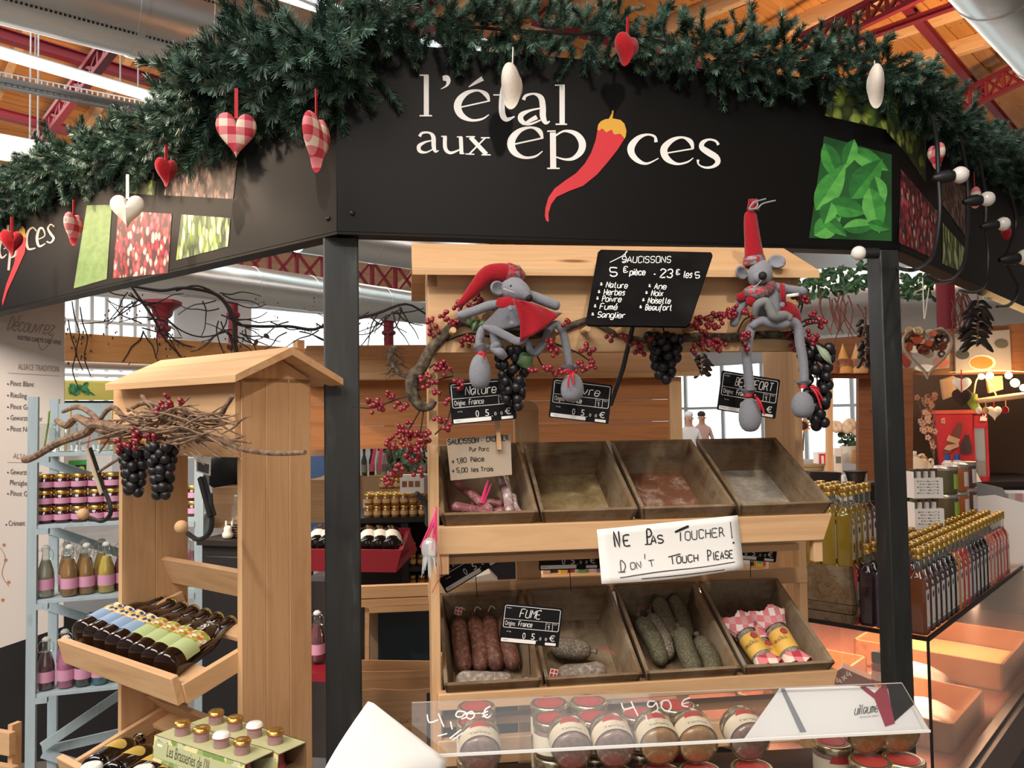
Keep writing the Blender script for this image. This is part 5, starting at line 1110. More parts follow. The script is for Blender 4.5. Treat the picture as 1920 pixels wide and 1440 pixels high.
mb = MB(); mb.hull8([V((0, .11, q0.z + dz2 - .0)), V((W_ - .016, .11, q0.z + dz2)), V((W_ - .016, .125, q0.z + dz2)), V((0, .125, q0.z + dz2))], [V((0, .06, q0.z + dz2 + .05)), V((W_ - .016, .06, q0.z + dz2 + .05)), V((W_ - .016, .075, q0.z + dz2 + .055)), V((0, .075, q0.z + dz2 + .055))]); obj('back_slat', mb, PINE[0], ls, bev=.001)
T2 = rack(zt - .265)
BEERG = liquid('brown_bottle_glass', '#1d0f0a', .06); BEERB = liquid('black_bottle_glass', '#0b0a0b', .06)
LBLUE = mat('pale_blue_label', '#8fa9c8', .5); LGREEN = mat('pale_green_label', '#b3c48a', .5)
PICT = print_cells('label_picture', ['#e9d9a8', '#d9b548', '#3f4a78', '#f1ede2', '#c0743a', '#e0c25a'], 130); PICT2 = print_cells('label_picture_green', ['#a9b04c', '#f0ece2', '#c0743a', '#8e9a3a', '#d9c79a'], 130)
def longneck(name, label, gm, lm, pm_, cap=GOLD, group=None, cat='beer bottle', H=.235, r=.0305, oval=None):
    t = thing(name, label, cat, loc=(0, 0, 0), group=group)
    mb = MB(); mb.lathe([(r * .8, 0), (r * .97, .004), (r, .012), (r, .125), (r * .93, .145), (r * .62, .172), (r * .45, .19), (r * .42, .222), (r * .5, .223), (r * .5, .229), (r * .44, .23)], 20); obj('glass', mb, gm, t, sharp=50)
    mb = MB(); n = 24; pr = [(r * .46, H + .001), (r * .5, H - .0), (r * .56, H - .006), (r * .46, H - .004)]; mb.lathe([(r * .56, .226), (r * .53, .232), (r * .44, .2345), (1e-5, .235)], 18); obj('crown_cap', mb, cap, t)
    def arc(z0, z1, m_, nm, half=1.25, k=1.012):
        mb = MB(); mb.grid(lambda u, v: V((r * k * sin((u - .5) * 2 * half), -r * k * cos((u - .5) * 2 * half), z0 + (z1 - z0) * v)), 14, 2); return obj(nm, mb, m_, t, sharp=80)
    if oval: mb = MB(); mb.grid(lambda u, v: V((r * 1.012 * sin(.75 * v * cos(u * 6.2832)), -r * 1.012 * cos(.75 * v * cos(u * 6.2832)), .09 + .03 * v * sin(u * 6.2832))), 20, 3); obj('oval_label', mb, oval, t, sharp=80)
    else: arc(.03, .075, lm, 'label'); arc(.075, .115, pm_, 'label_picture', 1.0)
    return t
G3 = 'beer bottles lying in the upper rack of the bottle stand'
bb_, bg_ = fp(152, 1188, -.105), fp(308, 1252, -.105); cb_, cg_ = fp(287, 1117, .115), fp(438, 1163, .115)
pb = longneck('beer_bottle', 'blue-labelled beer bottle farthest left in the upper rack', BEERG, LBLUE, PICT, group=G3); pg_ = longneck('beer_bottle', 'green-labelled beer bottle marked 3.80 at the right end of the rack', BEERG, LGREEN, PICT2, group=G3)
def lay(o, B, Cc):                          # neck towards Cc, label side to the viewer and up
    B, Cc = FB.w(B), FB.w(Cc); z = (Cc - B).normalized(); up = (V((0, 0, 1)) + (C0 - B).normalized() * .4); y = -(up - z * up.dot(z)).normalized(); x = y.cross(z); M_ = Matrix((x, y, z)).transposed().to_4x4(); M_.translation = B; o.matrix_world = M_
for k in range(8):
    B = bb_.lerp(bg_, k / 7); Cc = cb_.lerp(cg_, k / 7); d = (Cc - B).normalized()
    if k == 0: o = pb
    elif k == 7: o = pg_
    else: o = dup(pb if k < 4 else pg_, label='%s-labelled beer bottle, %s from left in the upper rack' % ('blue' if k < 4 else 'green', ORD[k]))
    lay(o, B, B + d * .235)
def lmp(o_): 
    def f(x, y): M_ = pg_.matrix_world; a = (x) / .0308; return V((.0308 * 1.02 * sin(a), -.0308 * 1.02 * cos(a), y))
    return f
mb = MB(); hand(mb, '3,80', .012, .165, .012, .118, .016, .0018, lambda x, y: V((.0315 * sin((x - .012) / .03), -.0315 * cos((x - .012) / .03), y)), jit=.3); obj('price_writing', mb, WHITE, pg_, flat=True)
G4 = 'beer bottles lying in the lower rack of the bottle stand'
YLAB = mat('yellow_oval_label', '#d8b552', .5)
p2 = longneck('beer_bottle', 'black beer bottle with yellow oval label, left in the lower rack', BEERB, None, None, group=G4, oval=YLAB)
for k in range(4):
    B = fp(212 + 34 * k, 1420 + 14 * k, -.10); Cc = fp(292 + 36 * k, 1366 + 16 * k, .08); d = (Cc - B).normalized(); o = p2 if k == 0 else dup(p2, label='black beer bottle with yellow oval label, %s from left in the lower rack' % ORD[k]); lay(o, B - d * .09, B + d * .145)
for k, (px, py) in enumerate(((172, 1432), (268, 1438))):
    c = FB.w(fp(px, py, -.2)); o = dup(p2, loc=c - V((0, 0, .235)), rot=(0, 0, 0), label='white-capped bottle standing at the very bottom of the picture, %s' % ('left' if k == 0 else 'right'), swap={'crown_cap': WPLAST}); o.scale = (1.25, 1.25, 1.0)
# four-bottle carriers
SLEEVE = mat('carrier_card', '#b9bb8c', .6); SLEEVEI = mat('carrier_kraft', '#8a6b4a', .8); SLG = print_cells('carrier_foliage', ['#9fb06a', '#c9cba6', '#e5d9a0', '#7f9a55', '#d9b858'], 60)
PINKB = liquid('pink_drink', '#b8485c', .15); CLEARN = glassy('clear_bottle_neck', '#f6e9e6', .6, .05)
RD = mat('red_shield', '#b3282f', .5)
def crown(T, r, m_, par):
    mb = MB(); n = 42; vs = []
    for rr, z in ((1e-5, .0065), (r * .8, .0065), (r * .93, .0045), (r * 1.0, 0), (r * .95, -.0005)):
        for j in range(n): a = 2 * pi * j / n; q = rr * (1 + (.05 if j % 2 else 0) * (z < .004)); vs.append(T @ V((q * cos(a), q * sin(a), z)))
    mb.add(vs, [(i * n + j, i * n + (j + 1) % n, (i + 1) * n + (j + 1) % n, (i + 1) * n + j) for i in range(4) for j in range(n)]); return obj('crown_cap', mb, m_, par, sharp=60)
def carrier(p0, p1, d0, d1, name_txt, label, caps):
    A = at(*p0, d0); B = atz(*p1, A.z); F = Fr(A, atan2(B.y - A.y, B.x - A.x)); L_ = (B - A).length; n = 4; s_ = L_ / 3
    t = thing('bottle_carrier', label, 'bottle carrier', F, group='cardboard bottle carriers'); x0, x1 = -s_ * .75, L_ + s_ * .75; w2 = .034
    mb = MB(); mb.hull8([V((x0, -w2, -.062)), V((x1, -w2, -.062)), V((x1, -w2 + .0015, -.062)), V((x0, -w2 + .0015, -.062))], [V((x0, -w2 * .85, -.018)), V((x1, -w2 * .85, -.018)), V((x1, -w2 * .85 + .0015, -.018)), V((x0, -w2 * .85 + .0015, -.018))]); fr_ = obj('front_panel', mb, SLG, t)
    mb = MB(); mb.bx(x0, x1, w2 - .0015, w2, -.062, -.018); obj('back_panel', mb, SLEEVEI, t); mb = MB(); mb.bx(x0, x1, -w2 * .85, w2, -.0195, -.018); obj('top_panel', mb, SLEEVE, t); mb = MB(); mb.bx(x0, x1, -w2, w2, -.0635, -.062); obj('bottom_panel', mb, SLEEVEI, t)
    mp = lambda x, y: V((x, -w2 * 1.0 - .0012 + (y * -.0) + (.0051 * (1 - min(max((-.018 - (-y)) / .044, 0), 1))), -y)); mb = MB(); mb.prism([V((x0 + .004, -w2 - .0004, -.054)), V((x1 - .004, -w2 - .0004, -.054)), V((x1 - .004, -w2 * .87 - .0008, -.026)), V((x0 + .004, -w2 * .87 - .0008, -.026))], (0, .0004, 0)); bd = obj('title_band', mb, SLEEVE, fr_)
    mb = MB(); text(mb, name_txt, x0 + .042, .046, x0 + .04 + .12, .049, .02, lambda x, y: V((x, -w2 - .001 + max(0, .054 - y) * .16, -y))); obj('lettering', mb, mat('dark_olive_print', '#4a4b3a', .6), bd, flat=True)
    mb = MB(); mb.poly([V((x0 + .012 + x, -w2 - .0006 + max(0, .06 - y) * .14, -y)) for x, y in ((0, .022), (.014, .022), (.014, .038), (.007, .046), (0, .038))]); sh = obj('shield_print', mb, RD, bd, flat=True)
    mb = MB(); mb.poly([V((x0 + .012 + x, -w2 - .0012 + max(0, .06 - y) * .14, -y)) for x, y in ((0, .030), (.014, .030), (.014, .034), (0, .034))]); obj('shield_bar_print', mb, WHITE, sh, flat=True)
    for i in range(n):
        x = s_ * i; b = thing('carrier_bottle', '%s bottle %s in %s' % ({'g': 'gold-capped', 'w': 'white-capped'}[caps[i]], ['first from left', 'second from left', 'third from left', 'last on the right'][i], label.split(',')[0]), 'bottle', F, group='bottles in the cardboard carriers')
        mb = MB(); mb.lathe([(.029, -.225), (.03, -.22), (.03, -.1), (.027, -.085), (.0165, -.05), (.0135, -.02), (.0132, -.004), (.0145, -.003), (.0145, .0)], 18, T=Matrix.Translation((x, 0, 0))); obj('glass', mb, CLEARN if 0 else PINKB, b, sharp=60)
        crown(Matrix.Translation((x, 0, 0)), .0152, GOLD if caps[i] == 'g' else WPLAST, b)
        mb = MB(); mb.lathe([(.0138, -.019), (.0142, -.018), (.0138, -.004)], 14, T=Matrix.Translation((x, 0, 0))); obj('neck_ring', mb, CLEARN, b)
carrier((342, 1358), (454, 1392), 1.50, 1.4, "Les Brasseries de l'Ill", 'nearer green-cream bottle carrier, at the foot of the bottle stand', 'ggwg')
carrier((405, 1338), (516, 1374), 1.56, 1.46, "Les Brasseries de l'Ill", 'farther green-cream bottle carrier, beside the stand side board', 'ggwg')
# twig nest with berries and grapes over the header
tn = thing('twig_bundle', 'bundle of dry vine twigs tied across the front of the bottle stand', 'twig decoration', FB)
mb = MB(); LY = -.09
for pts in ([(46, 862, 6.5), (62, 858, 6.5), (110, 830, 7.5), (160, 812, 8), (180, 795, 9), (230, 805, 9), (300, 815, 6)], [(106, 788, 5), (125, 798, 6.5), (145, 783, 7.5), (175, 800, 8), (215, 812, 8), (280, 805, 6)], [(118, 772, 3.5), (145, 763, 5), (170, 775, 5), (190, 795, 4)], [(185, 792, 4), (200, 770, 4.5), (215, 765, 5), (235, 785, 5), (262, 795, 3)],
            [(572, 848, 4.5), (520, 850, 5), (460, 843, 5.5), (415, 826, 6.5), (350, 808, 5)], [(436, 742, 4.5), (424, 760, 5), (405, 782, 6), (350, 780, 5), (300, 795, 4)], [(266, 742, 4), (285, 765, 5), (310, 790, 4)], [(470, 830, 2), (440, 826, 3), (420, 835, 3), (400, 822, 3)], [(185, 885, 2.5), (230, 855, 3.5), (265, 838, 3)], [(240, 770, 3), (270, 755, 5), (300, 760, 4), (330, 775, 4)]):
    blob(FB, pts, LY + random.uniform(-.02, .02), 1, 8, 4, mb)
obj('thick_twigs', mb, BRANCH, tn)
mb = MB()
for k in range(70):
    x, y = random.gauss(330, 55), random.gauss(800, 17); a = random.gauss(0, .6); L_ = random.uniform(30, 75); ly = LY + random.uniform(-.05, .03); s_ = random.choice((-1, 1))
    blob(FB, [(x - L_ * cos(a), y - L_ * .5 * sin(a), 1.2), (x - .3 * L_ * cos(a), y - .2 * L_ * sin(a) + random.uniform(-8, 8), 2.4), (x + .4 * L_ * cos(a), y + .3 * L_ * sin(a) + random.uniform(-8, 8), 2.0), (x + L_ * cos(a), y + L_ * .5 * sin(a) + random.uniform(-10, 14), .9)], ly, 1, 5, 3, mb)
for k in range(14):
    x, y = random.uniform(330, 450), random.uniform(815, 850); blob(FB, [(x - 20, y - 10, 1.5), (x, y + random.uniform(-3, 8), 1.5), (x + 18, y + random.uniform(8, 35), .8)], LY - .03, 1, 5, 3, mb)
obj('fine_twigs', mb, BRANCH, tn)
for nm, cl, lb in (('a', [(315, 755, 19), (338, 752, 7), (296, 768, 8)], 'red berry cluster on top of the twig bundle'), ('b', [(256, 822, 16), (245, 838, 12), (250, 808, 8), (276, 818, 10), (290, 820, 7), (224, 832, 10), (228, 846, 8)], 'red berry cluster at the middle of the twig bundle')):
    t = thing('berry_cluster', lb, 'berries', FB); berries(t, FB, cl, LY - .04, 5.0)
grapes(FB, 252, 842, 58, 84, LY, 'left one of two black grape bunches under the twig bundle', 34, 9.5); grapes(FB, 304, 836, 58, 92, LY - .02, 'right one of two black grape bunches under the twig bundle', 36, 9.5)
# hooks with wooden balls
def hook(bar, curve, ballp, ly, label, face):
    t = thing('hook_hanger', label, 'hook', FB); mb = MB(); a, b = fp(*bar[0], ly), fp(*bar[1], ly); mb.beam(a, b, .006, .014, up=(1, 0, 0)); obj('flat_bar', mb, IRON, t); mb = MB(); mb.beam(a + V((-.002, -.006, 0)), b + V((-.002, -.006, .0)), .003, .011, up=(1, 0, 0)); obj('face_strip', mb, face, t)
    mb = MB(); mb.tube([fp(x, y, ly) for x, y in curve], .0048, 8, k=5); obj('hook', mb, IRON, t); mb = MB(); mb.ball(fp(*ballp, ly), .0135, 14, 10); obj('wooden_ball', mb, PINE[0], t, sharp=80)
hook([(168, 842), (196, 926)], [(196, 920), (206, 945), (206, 966), (190, 977), (168, 970)], (156, 964), -.10, 'iron hook with a wooden ball under the left end of the twig bundle', TAN)
hook([(380, 895), (400, 968)], [(394, 925), (397, 975), (392, 1000), (372, 1012), (352, 1000)], (340, 988), -.10, 'iron hook with a wooden ball in front of the stand gap', IRON)
t = thing('small_sign', 'small dark card hanging in the gap of the bottle stand', 'card', FB); mb = MB(); mb.prism([fp(x, y, -.03) for x, y in ((367, 852), (395, 858), (394, 892), (368, 884))], (0, .001, 0)); obj('card', mb, PAPER, t); mb = MB(); mb.prism([fp(x, y, -.0306) for x, y in ((370, 866), (392, 871), (391, 889), (370, 882))], (0, .0004, 0)); obj('dark_print', mb, mat('grey_print', '#5b5856', .6), t)
# ================================================================ BLUE SHELF, WINE CARD AND BACKGROUND, LEFT
BLUEW = wood('pale_blue_paint', '#b4c4c9', '#a3b5bb', '#8c9aa0', 2, .6, .7)
s0 = at(50, 1000, 2.9); FSH = Fr((s0.x, s0.y, 0), radians(17)); sp = FSH.p; SW = sp(381, 1000, .0).x
sh = thing('blue_shelf', 'pale blue painted rack with open shelves, left behind the bottle stand', 'shelf', FSH)
def bxp(par, name, x0, x1, y0, y1, z0, z1, m_, **kw): mb = MB(); mb.bx(x0, x1, y0, y1, z0, z1); return obj(name, mb, m_, par, **kw)
ztop = sp(58, 744, 0).z; SD = .30
for x in (0, SW - .032):
    for y in (0, SD): bxp(sh, 'upright', x, x + .032, y, y + .025, 0, ztop, BLUEW)
zs = [sp(68, y, 0).z for y in (850, 985, 1126, 1302)]
for k, z in enumerate(zs):
    for j in range(4): bxp(sh, 'shelf_board', .0, SW, .004 + j * .078, .078 + j * .078, z - .014, z, BLUEW, bev=.001)
    bxp(sh, 'front_batten', .032, .07, -.004, .02, z - .034, z - .014, BLUEW); bxp(sh, 'front_batten', SW - .07, SW - .032, -.004, .02, z - .034, z - .014, BLUEW)
bxp(sh, 'top_rail', .03, SW, SD, SD + .02, sp(100, 770, SD).z - .05, sp(100, 757, SD).z, BLUEW)
def brace(p, q, ly): mb = MB(); mb.beam(sp(*p, ly), sp(*q, ly), .035, .012, up=(0, 1, 0)); obj('brace', mb, BLUEW, sh)
brace((75, 862), (235, 915), SD); brace((70, 985), (235, 1040), SD); brace((70, 1130), (235, 1180), SD); brace((80, 1400), (235, 1295), SD - .04); brace((80, 1408), (235, 1372), SD); brace((80, 1412), (235, 1462), SD - .02)
JAMR = liquid('dark_jam', '#3d1420', .12); PINKL = mat('pink_label', '#d79ab6', .6); JARC = glassy('jar_glass', '#efefe9', .12, .05)
def jar(name, label, cat, r, h, jm, lm, lid, group, F, l, lab=(.25, .68), lidh=.012, nseg=16):
    t = thing(name, label, cat, loc=F.w(l), rot=(0, 0, F.a), group=group)
    mb = MB(); mb.lathe([(r * .9, .0), (r, .004), (r, h * .84), (r * .86, h * .92), (r * .86, h)], nseg); obj('jar', mb, jm, t, sharp=50)
    mb = MB(); mb.lathe([(r * .95, h - .002), (r * .97, h + lidh * .8), (r * .9, h + lidh), (r * .6, h + lidh * .85)], nseg); obj('lid', mb, lid, t, sharp=50)
    if lm: mb = MB(); mb.lathe([(r * 1.02, h * lab[0]), (r * 1.02, h * lab[1])], nseg); obj('label', mb, lm, t, sharp=80)
    return t
jp = None; jr = .0285; jh = .048
rows = ['bottom', 'middle', 'top']
for row in range(3):
    for i, px in enumerate((85, 116, 148, 180, 210)):
        q = sp(px, 985, .05); l = V((q.x, .055, zs[1] + row * (jh + .0125))); lb = 'pink-labelled dark jam jar, %s from left in the %s layer on the blue shelf' % (ORD[i], rows[row])
        if jp is None: jp = jar('jam_jar', lb, 'jam jar', jr, jh, JAMR, PINKL, GOLD, 'jam jars on the blue shelf', FSH, l)
        else: dup(jp, FSH.w(l), None, lb)
for i in range(2): q = sp(363, 985, .05); dup(jp, FSH.w(V((q.x, .06, zs[1] + i * (jh + .0125)))), None, 'pink-labelled jam jar seen through the stand gap, %s one' % ('lower', 'upper')[i])
def swing(name, label, m_, F, l, group, lv=1.0, h=.19, r=.029):
    t = thing(name, label, 'swing-top bottle', loc=F.w(l), rot=(0, 0, F.a), group=group)
    pr = lambda k: [(r * .9 * k, .003), (r * k, .008), (r * k, h * .42), (r * .92 * k, h * .52), (r * .52 * k, h * .72), (r * .42 * k, h * .8), (r * .42 * k, h * .88)]
    mb = MB(); mb.lathe(pr(.965)[:-2], 16); obj('drink', mb, m_, t, sharp=70)
    mb = MB(); mb.lathe(pr(1) + [(r * .5, h * .89), (r * .5, h * .93)], 16); obj('glass', mb, JARC, t, sharp=70)
    mb = MB(); mb.lathe([(r * 1.02, h * .16), (r * 1.02, h * .36)], 16); obj('label', mb, PINKL, t, sharp=80)
    mb = MB(); mb.lathe([(r * .46, h * .93), (r * .5, h * .97), (r * .3, h * .99), (r * .3, h), (1e-5, h)], 12); obj('stopper', mb, WPLAST, t, sharp=50)
    mb = MB()
    for s_ in (-1, 1): mb.tube([V((s_ * r * .35, 0, h * .96)), V((s_ * r * .9, -.004, h * .86)), V((s_ * r * .8, -.004, h * .72)), V((s_ * r * .48, 0, h * .74))], .0011, 5, k=3)
    obj('wire_bail', mb, SILV, t, kind='stuff'); return t
cols = {'clear': liquid('clear_drink', '#b9b5a0', .1, .5), 'amber': liquid('amber_drink', '#a8762a', .1), 'yellow': liquid('yellow_drink', '#d9b53f', .25), 'wine': liquid('wine_drink', '#4f1626', .1), 'pink': liquid('pink_milk', '#cf6f9c', .3), 'navy': liquid('navy_drink', '#1f2236', .1), 'teal': liquid('teal_drink', '#1f8095', .15), 'green': liquid('green_drink', '#4f7f3a', .15), 'plum': liquid('plum_drink', '#7a2b3f', .15)}
first = {}
def bottle(col, px, py, ly, k, lb):
    q = sp(px, py, ly); l = V((q.x, ly, zs[k]))
    if col not in first: first[col] = swing('swing_bottle', lb, cols[col], FSH, l, 'swing-top bottles on the blue shelf')
    else: dup(first[col], FSH.w(l), None, lb)
for a in (('clear', 85, 1126, .05, 2, 'clear swing-top bottle at the left of the third shelf'), ('amber', 130, 1126, .04, 2, 'front left amber swing-top bottle on the third shelf'), ('amber', 124, 1126, .13, 2, 'amber swing-top bottle behind the front left amber one'), ('amber', 162, 1126, .06, 2, 'front right amber swing-top bottle on the third shelf'), ('amber', 157, 1126, .15, 2, 'amber swing-top bottle behind the front right amber one'),
          ('yellow', 199, 1126, .06, 2, 'front opaque yellow swing-top bottle on the third shelf'), ('yellow', 190, 1126, .16, 2, 'opaque yellow swing-top bottle behind the front yellow one'), ('plum', 229, 1126, .09, 2, 'plum-coloured swing-top bottle beside the stand side board, third shelf'), ('plum', 362, 1126, .07, 2, 'plum-coloured swing-top bottle seen through the gap of the bottle stand'),
          ('wine', 86, 1302, .05, 3, 'dark wine-red swing-top bottle, left of the bottom shelf'), ('pink', 123, 1302, .05, 3, 'opaque pink swing-top bottle on the bottom shelf'), ('pink', 121, 1302, .15, 3, 'opaque pink swing-top bottle behind the front pink one'), ('navy', 155, 1302, .05, 3, 'navy blue bottle under the rack board, bottom shelf'), ('teal', 187, 1302, .05, 3, 'teal blue bottle under the rack board, bottom shelf'), ('green', 218, 1302, .07, 3, 'green bottle nearest the stand, bottom shelf')): bottle(*a)
STR = [mat('straw_green', '#9fb840', .5), mat('straw_orange', '#dba33a', .5), mat('straw_red', '#d9584f', .5)]
for i, (px, s_) in enumerate(((86, 0), (128, 1), (168, 2), (206, 1), (222, 0))):
    q = sp(px, 850, .08); l = V((q.x, .09 - .01 * (i % 2), zs[0])); t = thing('straw_jar', 'clear handled glass jar with %s straw, %s on the top blue shelf' % (('green', 'orange', 'red', 'orange', 'green')[i], ORD[i]), 'glass jar', loc=FSH.w(l), rot=(0, 0, FSH.a), group='glass jars with straws')
    mb = MB(); mb.lathe([(.03, 0), (.035, .005), (.036, .075), (.031, .085), (.031, .1), (.033, .102), (.033, .108), (.029, .108)], 18); obj('glass', mb, JARC, t, sharp=60)
    mb = MB(); mb.tube([V((-.01, .0, .004)), V((.004, 0, .1)), V((.008 if i != 2 else .0, 0, .155))], .0035, 7); obj('straw', mb, STR[s_], t)
# wine list board
p0 = at(0, 900, 3.42); FW_ = Fr((p0.x, p0.y, 0), radians(12)); wp = FW_.p
wl = thing('wine_card', 'tall white wine list board at the far left, text in French', 'signboard', FW_)
POSTER = mat('cream_board', '#d9cdc3', .6)
mb = MB(); mb.prism([wp(x, y) for x, y in ((-60, 540), (121, 545), (119, 1175), (-60, 1235))], (0, .008, 0)); obj('board', mb, POSTER, wl)
mb = MB(); GOLDP = mat('bronze_print', '#9a7a62', .6); w3 = lambda x, y: wp(x / 3, 480 + y / 3, -.002)
hand(mb, 'Découvrez', 40, 415, 300, 445, 75, 4, w3, .25); mb.ribbon([(215, 480, 3), (225, 520, 3), (250, 525, 3), (290, 470, 3), (300, 430, 3)], 0, w3)
obj('script_lettering', mb, GOLDP, wl, flat=True)
mb = MB(); text(mb, 'ALSACE TRADITION', 100, 637, 330, 652, 32, w3); text(mb, 'ALSACE', 72, 1138, 180, 1146, 30, w3); obj('heading_lettering', mb, GOLDP, wl, flat=True)
mb = MB(); text(mb, 'NOTRE CARTE DES VINS', 98, 470, 340, 500, 24, w3); DI = mat('dark_brown_print', '#3c332f', .6)
for s_, y, x1 in (('Pinot Blanc', 730, 190), ('Riesling', 795, 150), ('Pinot Gris', 860, 180), ('Gewurztraminer', 923, 238), ('Pinot Noir', 985, 185), ('Gewurztraminer', 1228, 235), ('Pinot Gris', 1348, 185)): text(mb, s_, 58, y, x1, y + 6, 30, w3); mb.poly([w3(44 + 5 * cos(k * .785), y - 10 + 5 * sin(k * .785)) for k in range(8)])
text(mb, 'Pfersigberg', 55, 1288, 175, 1294, 30, w3); text(mb, 'Crémant', 48, 1518, 140, 1516, 30, w3); mb.poly([w3(35 + 5 * cos(k * .785), 1512 + 5 * sin(k * .785)) for k in range(8)]); text(mb, '1LLR', 288, 1750, 340, 1748, 22, w3)
obj('lettering', mb, DI, wl, flat=True)
mb = MB(); [mb.ribbon([(x0, y0, 2), (x1, y1, 2)], 0, w3) for x0, y0, x1, y1 in ((45, 658, 335, 675), (40, 1160, 300, 1168))]; obj('rule_print', mb, GOLDP, wl, flat=True)
mb = MB(); OR = mat('orange_leaf_print', '#b9764a', .6)
mb.ribbon([(0, 1640, 3), (30, 1700, 3), (10, 1790, 3), (50, 1860, 3)], 0, w3)
for x, y in ((22, 1625), (32, 1710), (48, 1835), (15, 1935)):
    mb.poly([w3(x + (14 if k % 2 else 6) * cos(k * pi / 5), y + (14 if k % 2 else 6) * sin(k * pi / 5)) for k in range(10)])
obj('vine_print', mb, OR, wl, flat=True)
# dark fittings at the lower left
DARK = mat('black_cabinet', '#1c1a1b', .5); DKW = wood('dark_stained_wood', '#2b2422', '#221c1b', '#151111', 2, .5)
f = Fr(at(0, 1200, 3.8), radians(10)); mb = MB(); mb.prism([f.p(x, y) for x, y in ((-80, 1180), (232, 1140), (240, 1500), (-80, 1560))], (0, .4, 0)); one('black_cabinet', mb, DARK, 'black cabinet in the dark area under and behind the blue shelf', 'cabinet', f)
f = Fr(at(10, 1400, 2.3), radians(-20)); wc = thing('wooden_crate', 'pale wooden box edge at the bottom left corner', 'box', f)
for k in range(2): mb = MB(); a = f.p(-40, 1365 + 62 * k); b = f.p(17 + 6 * k, 1418 + 40 * k); mb.bx(a.x, b.x, 0, .02, b.z, a.z - .002); obj('slat', mb, PINE[0], wc)
mb = MB(); a = f.p(12, 1365); mb.bx(a.x - .02, a.x - .003, .02, .05, a.z - .35, a.z); obj('corner_post', mb, PINE[2], wc)
# ---- neighbour stall: timber beam, light strips, yellow banner
nb0 = at(122, 650, 5.3); nb1 = atz(610, 676, nb0.z); FN = Fr(nb0, atan2(nb1.y - nb0.y, nb1.x - nb0.x)); np_ = FN.p
nbt = thing('timber_stall_frame', 'long honey-coloured timber beam of the neighbouring stall, behind the bottle stand', 'stall frame', FN)
mb = MB(); a = np_(90, 622); b = np_(122, 675); x1 = np_(1000, 700).x; mb.bx(a.x - .3, x1, 0, .09, b.z, np_(122, 623).z); obj('beam', mb, BEAMW, nbt, bev=.004)
mb = MB(); q = np_(577, 690); mb.bx(q.x - .03, q.x + .04, .1, .17, 0 - FN.O.z, np_(577, 662).z + .12); obj('upright', mb, PINE[2], nbt)
for k, (ya, yb, m_) in enumerate(((676, 692, FRAMEW), (694, 699, LAMPW), (707, 712, LAMPW))):
    mb = MB(); a, b = np_(122, ya, .15), np_(122, yb, .15); mb.tube([V((a.x - .3, .15, (a.z + b.z) / 2)), V((np_(600, 690).x, .15, (a.z + b.z) / 2))], (a.z - b.z) / 2, 10); o = one('tube_light', mb, m_, ('top white roller', 'middle white tube light', 'bottom white tube light')[k] + ' under the timber beam', 'light', FN)
bn = thing('yellow_banner', 'yellow stall banner with green leaf picture under the timber beam', 'banner', FN)
YB = mat('banner_yellow', '#e3d972', .6)
mb = MB(); mb.prism([np_(x, y, .2) for x, y in ((60, 712), (640, 720), (640, 752), (60, 750))], (0, .02, 0)); obj('panel', mb, YB, bn); mb = MB(); mb.prism([np_(x, y, .196) for x, y in ((60, 751), (640, 753), (640, 757), (60, 755))], (0, .03, 0)); obj('dark_edge', mb, IRON, bn)
mb = MB()
for k in range(16): leaf2d(mb, random.uniform(132, 166), random.uniform(722, 738), random.uniform(10, 18), random.uniform(8, 12), random.uniform(0, 3), random.randrange(3), FN, .198 - .0004 * k, 6)
leaf2d(mb, 172, 738, 16, 4, .5, 0, FN, .19, 5); leaf2d(mb, 602, 742, 12, 8, .5, 0, FN, .19, 5); obj('leaf_print', mb, [mat('banner_leaf_%d' % i, c, .6) for i, c in enumerate(('#3f8a57', '#2f7247', '#5a9d6a'))], bn, flat=True)
# bare hanging vine
vine = thing('bare_vine', 'dark bare vine hanging across the bright windows left of the kiosk post', 'vine', FN)
mb = MB(); vw = 1.6
def vb(pts, ly=-.05, m=mb): blob(FN, pts, ly, 1, 5, 4, m)
vb([(240, 535, 2.5), (300, 545, 3), (345, 540, 3), (400, 550, 3.5), (425, 572, 4), (440, 605, 3), (480, 612, 3), (540, 612, 3), (585, 618, 3), (612, 610, 3), (700, 590, 3), (760, 570, 2.5), (800, 590, 2)])
vb([(330, 545, 2), (370, 536, 2), (410, 556, 3), (436, 590, 4), (440, 640, 4), (445, 660, 2)]); vb([(245, 535, 2), (262, 560, 2.5), (290, 600, 3), (305, 630, 2), (340, 670, 1.5)]); vb([(310, 595, 1.5), (340, 620, 1.5), (380, 632, 1.5), (425, 622, 1)]); vb([(150, 607, 1), (200, 602, 1), (240, 580, 1.3), (262, 560, 1.3)])
for x, y in ((135, 565), (128, 600), (150, 575)):
    vb([(x, y, 1.2), (x + 5, y + 30, 1.3), (x + 14, y + 60, 1.2), (x + 8, y + 95, 1.2), (x + 20, y + 130, 1)])
for k in range(64):
    x, y = random.choice(((260, 560), (290, 610), (430, 590), (440, 625), (520, 612), (580, 615), (690, 595), (740, 580), (400, 560))); x += random.uniform(-25, 25); y += random.uniform(-12, 14); a = random.uniform(-.2, 3.3); q = [(x, y, 1.5)]
    for j in range(4): a += random.uniform(-.5, .5); x += 20 * cos(a); y += 17 * sin(a); q.append((x, y, 1.4 - .2 * j))
    vb([p for p in q if p[0] < 800], random.uniform(-.12, .02))
obj('stems', mb, TWIG, vine, kind='stuff')
mb = MB()
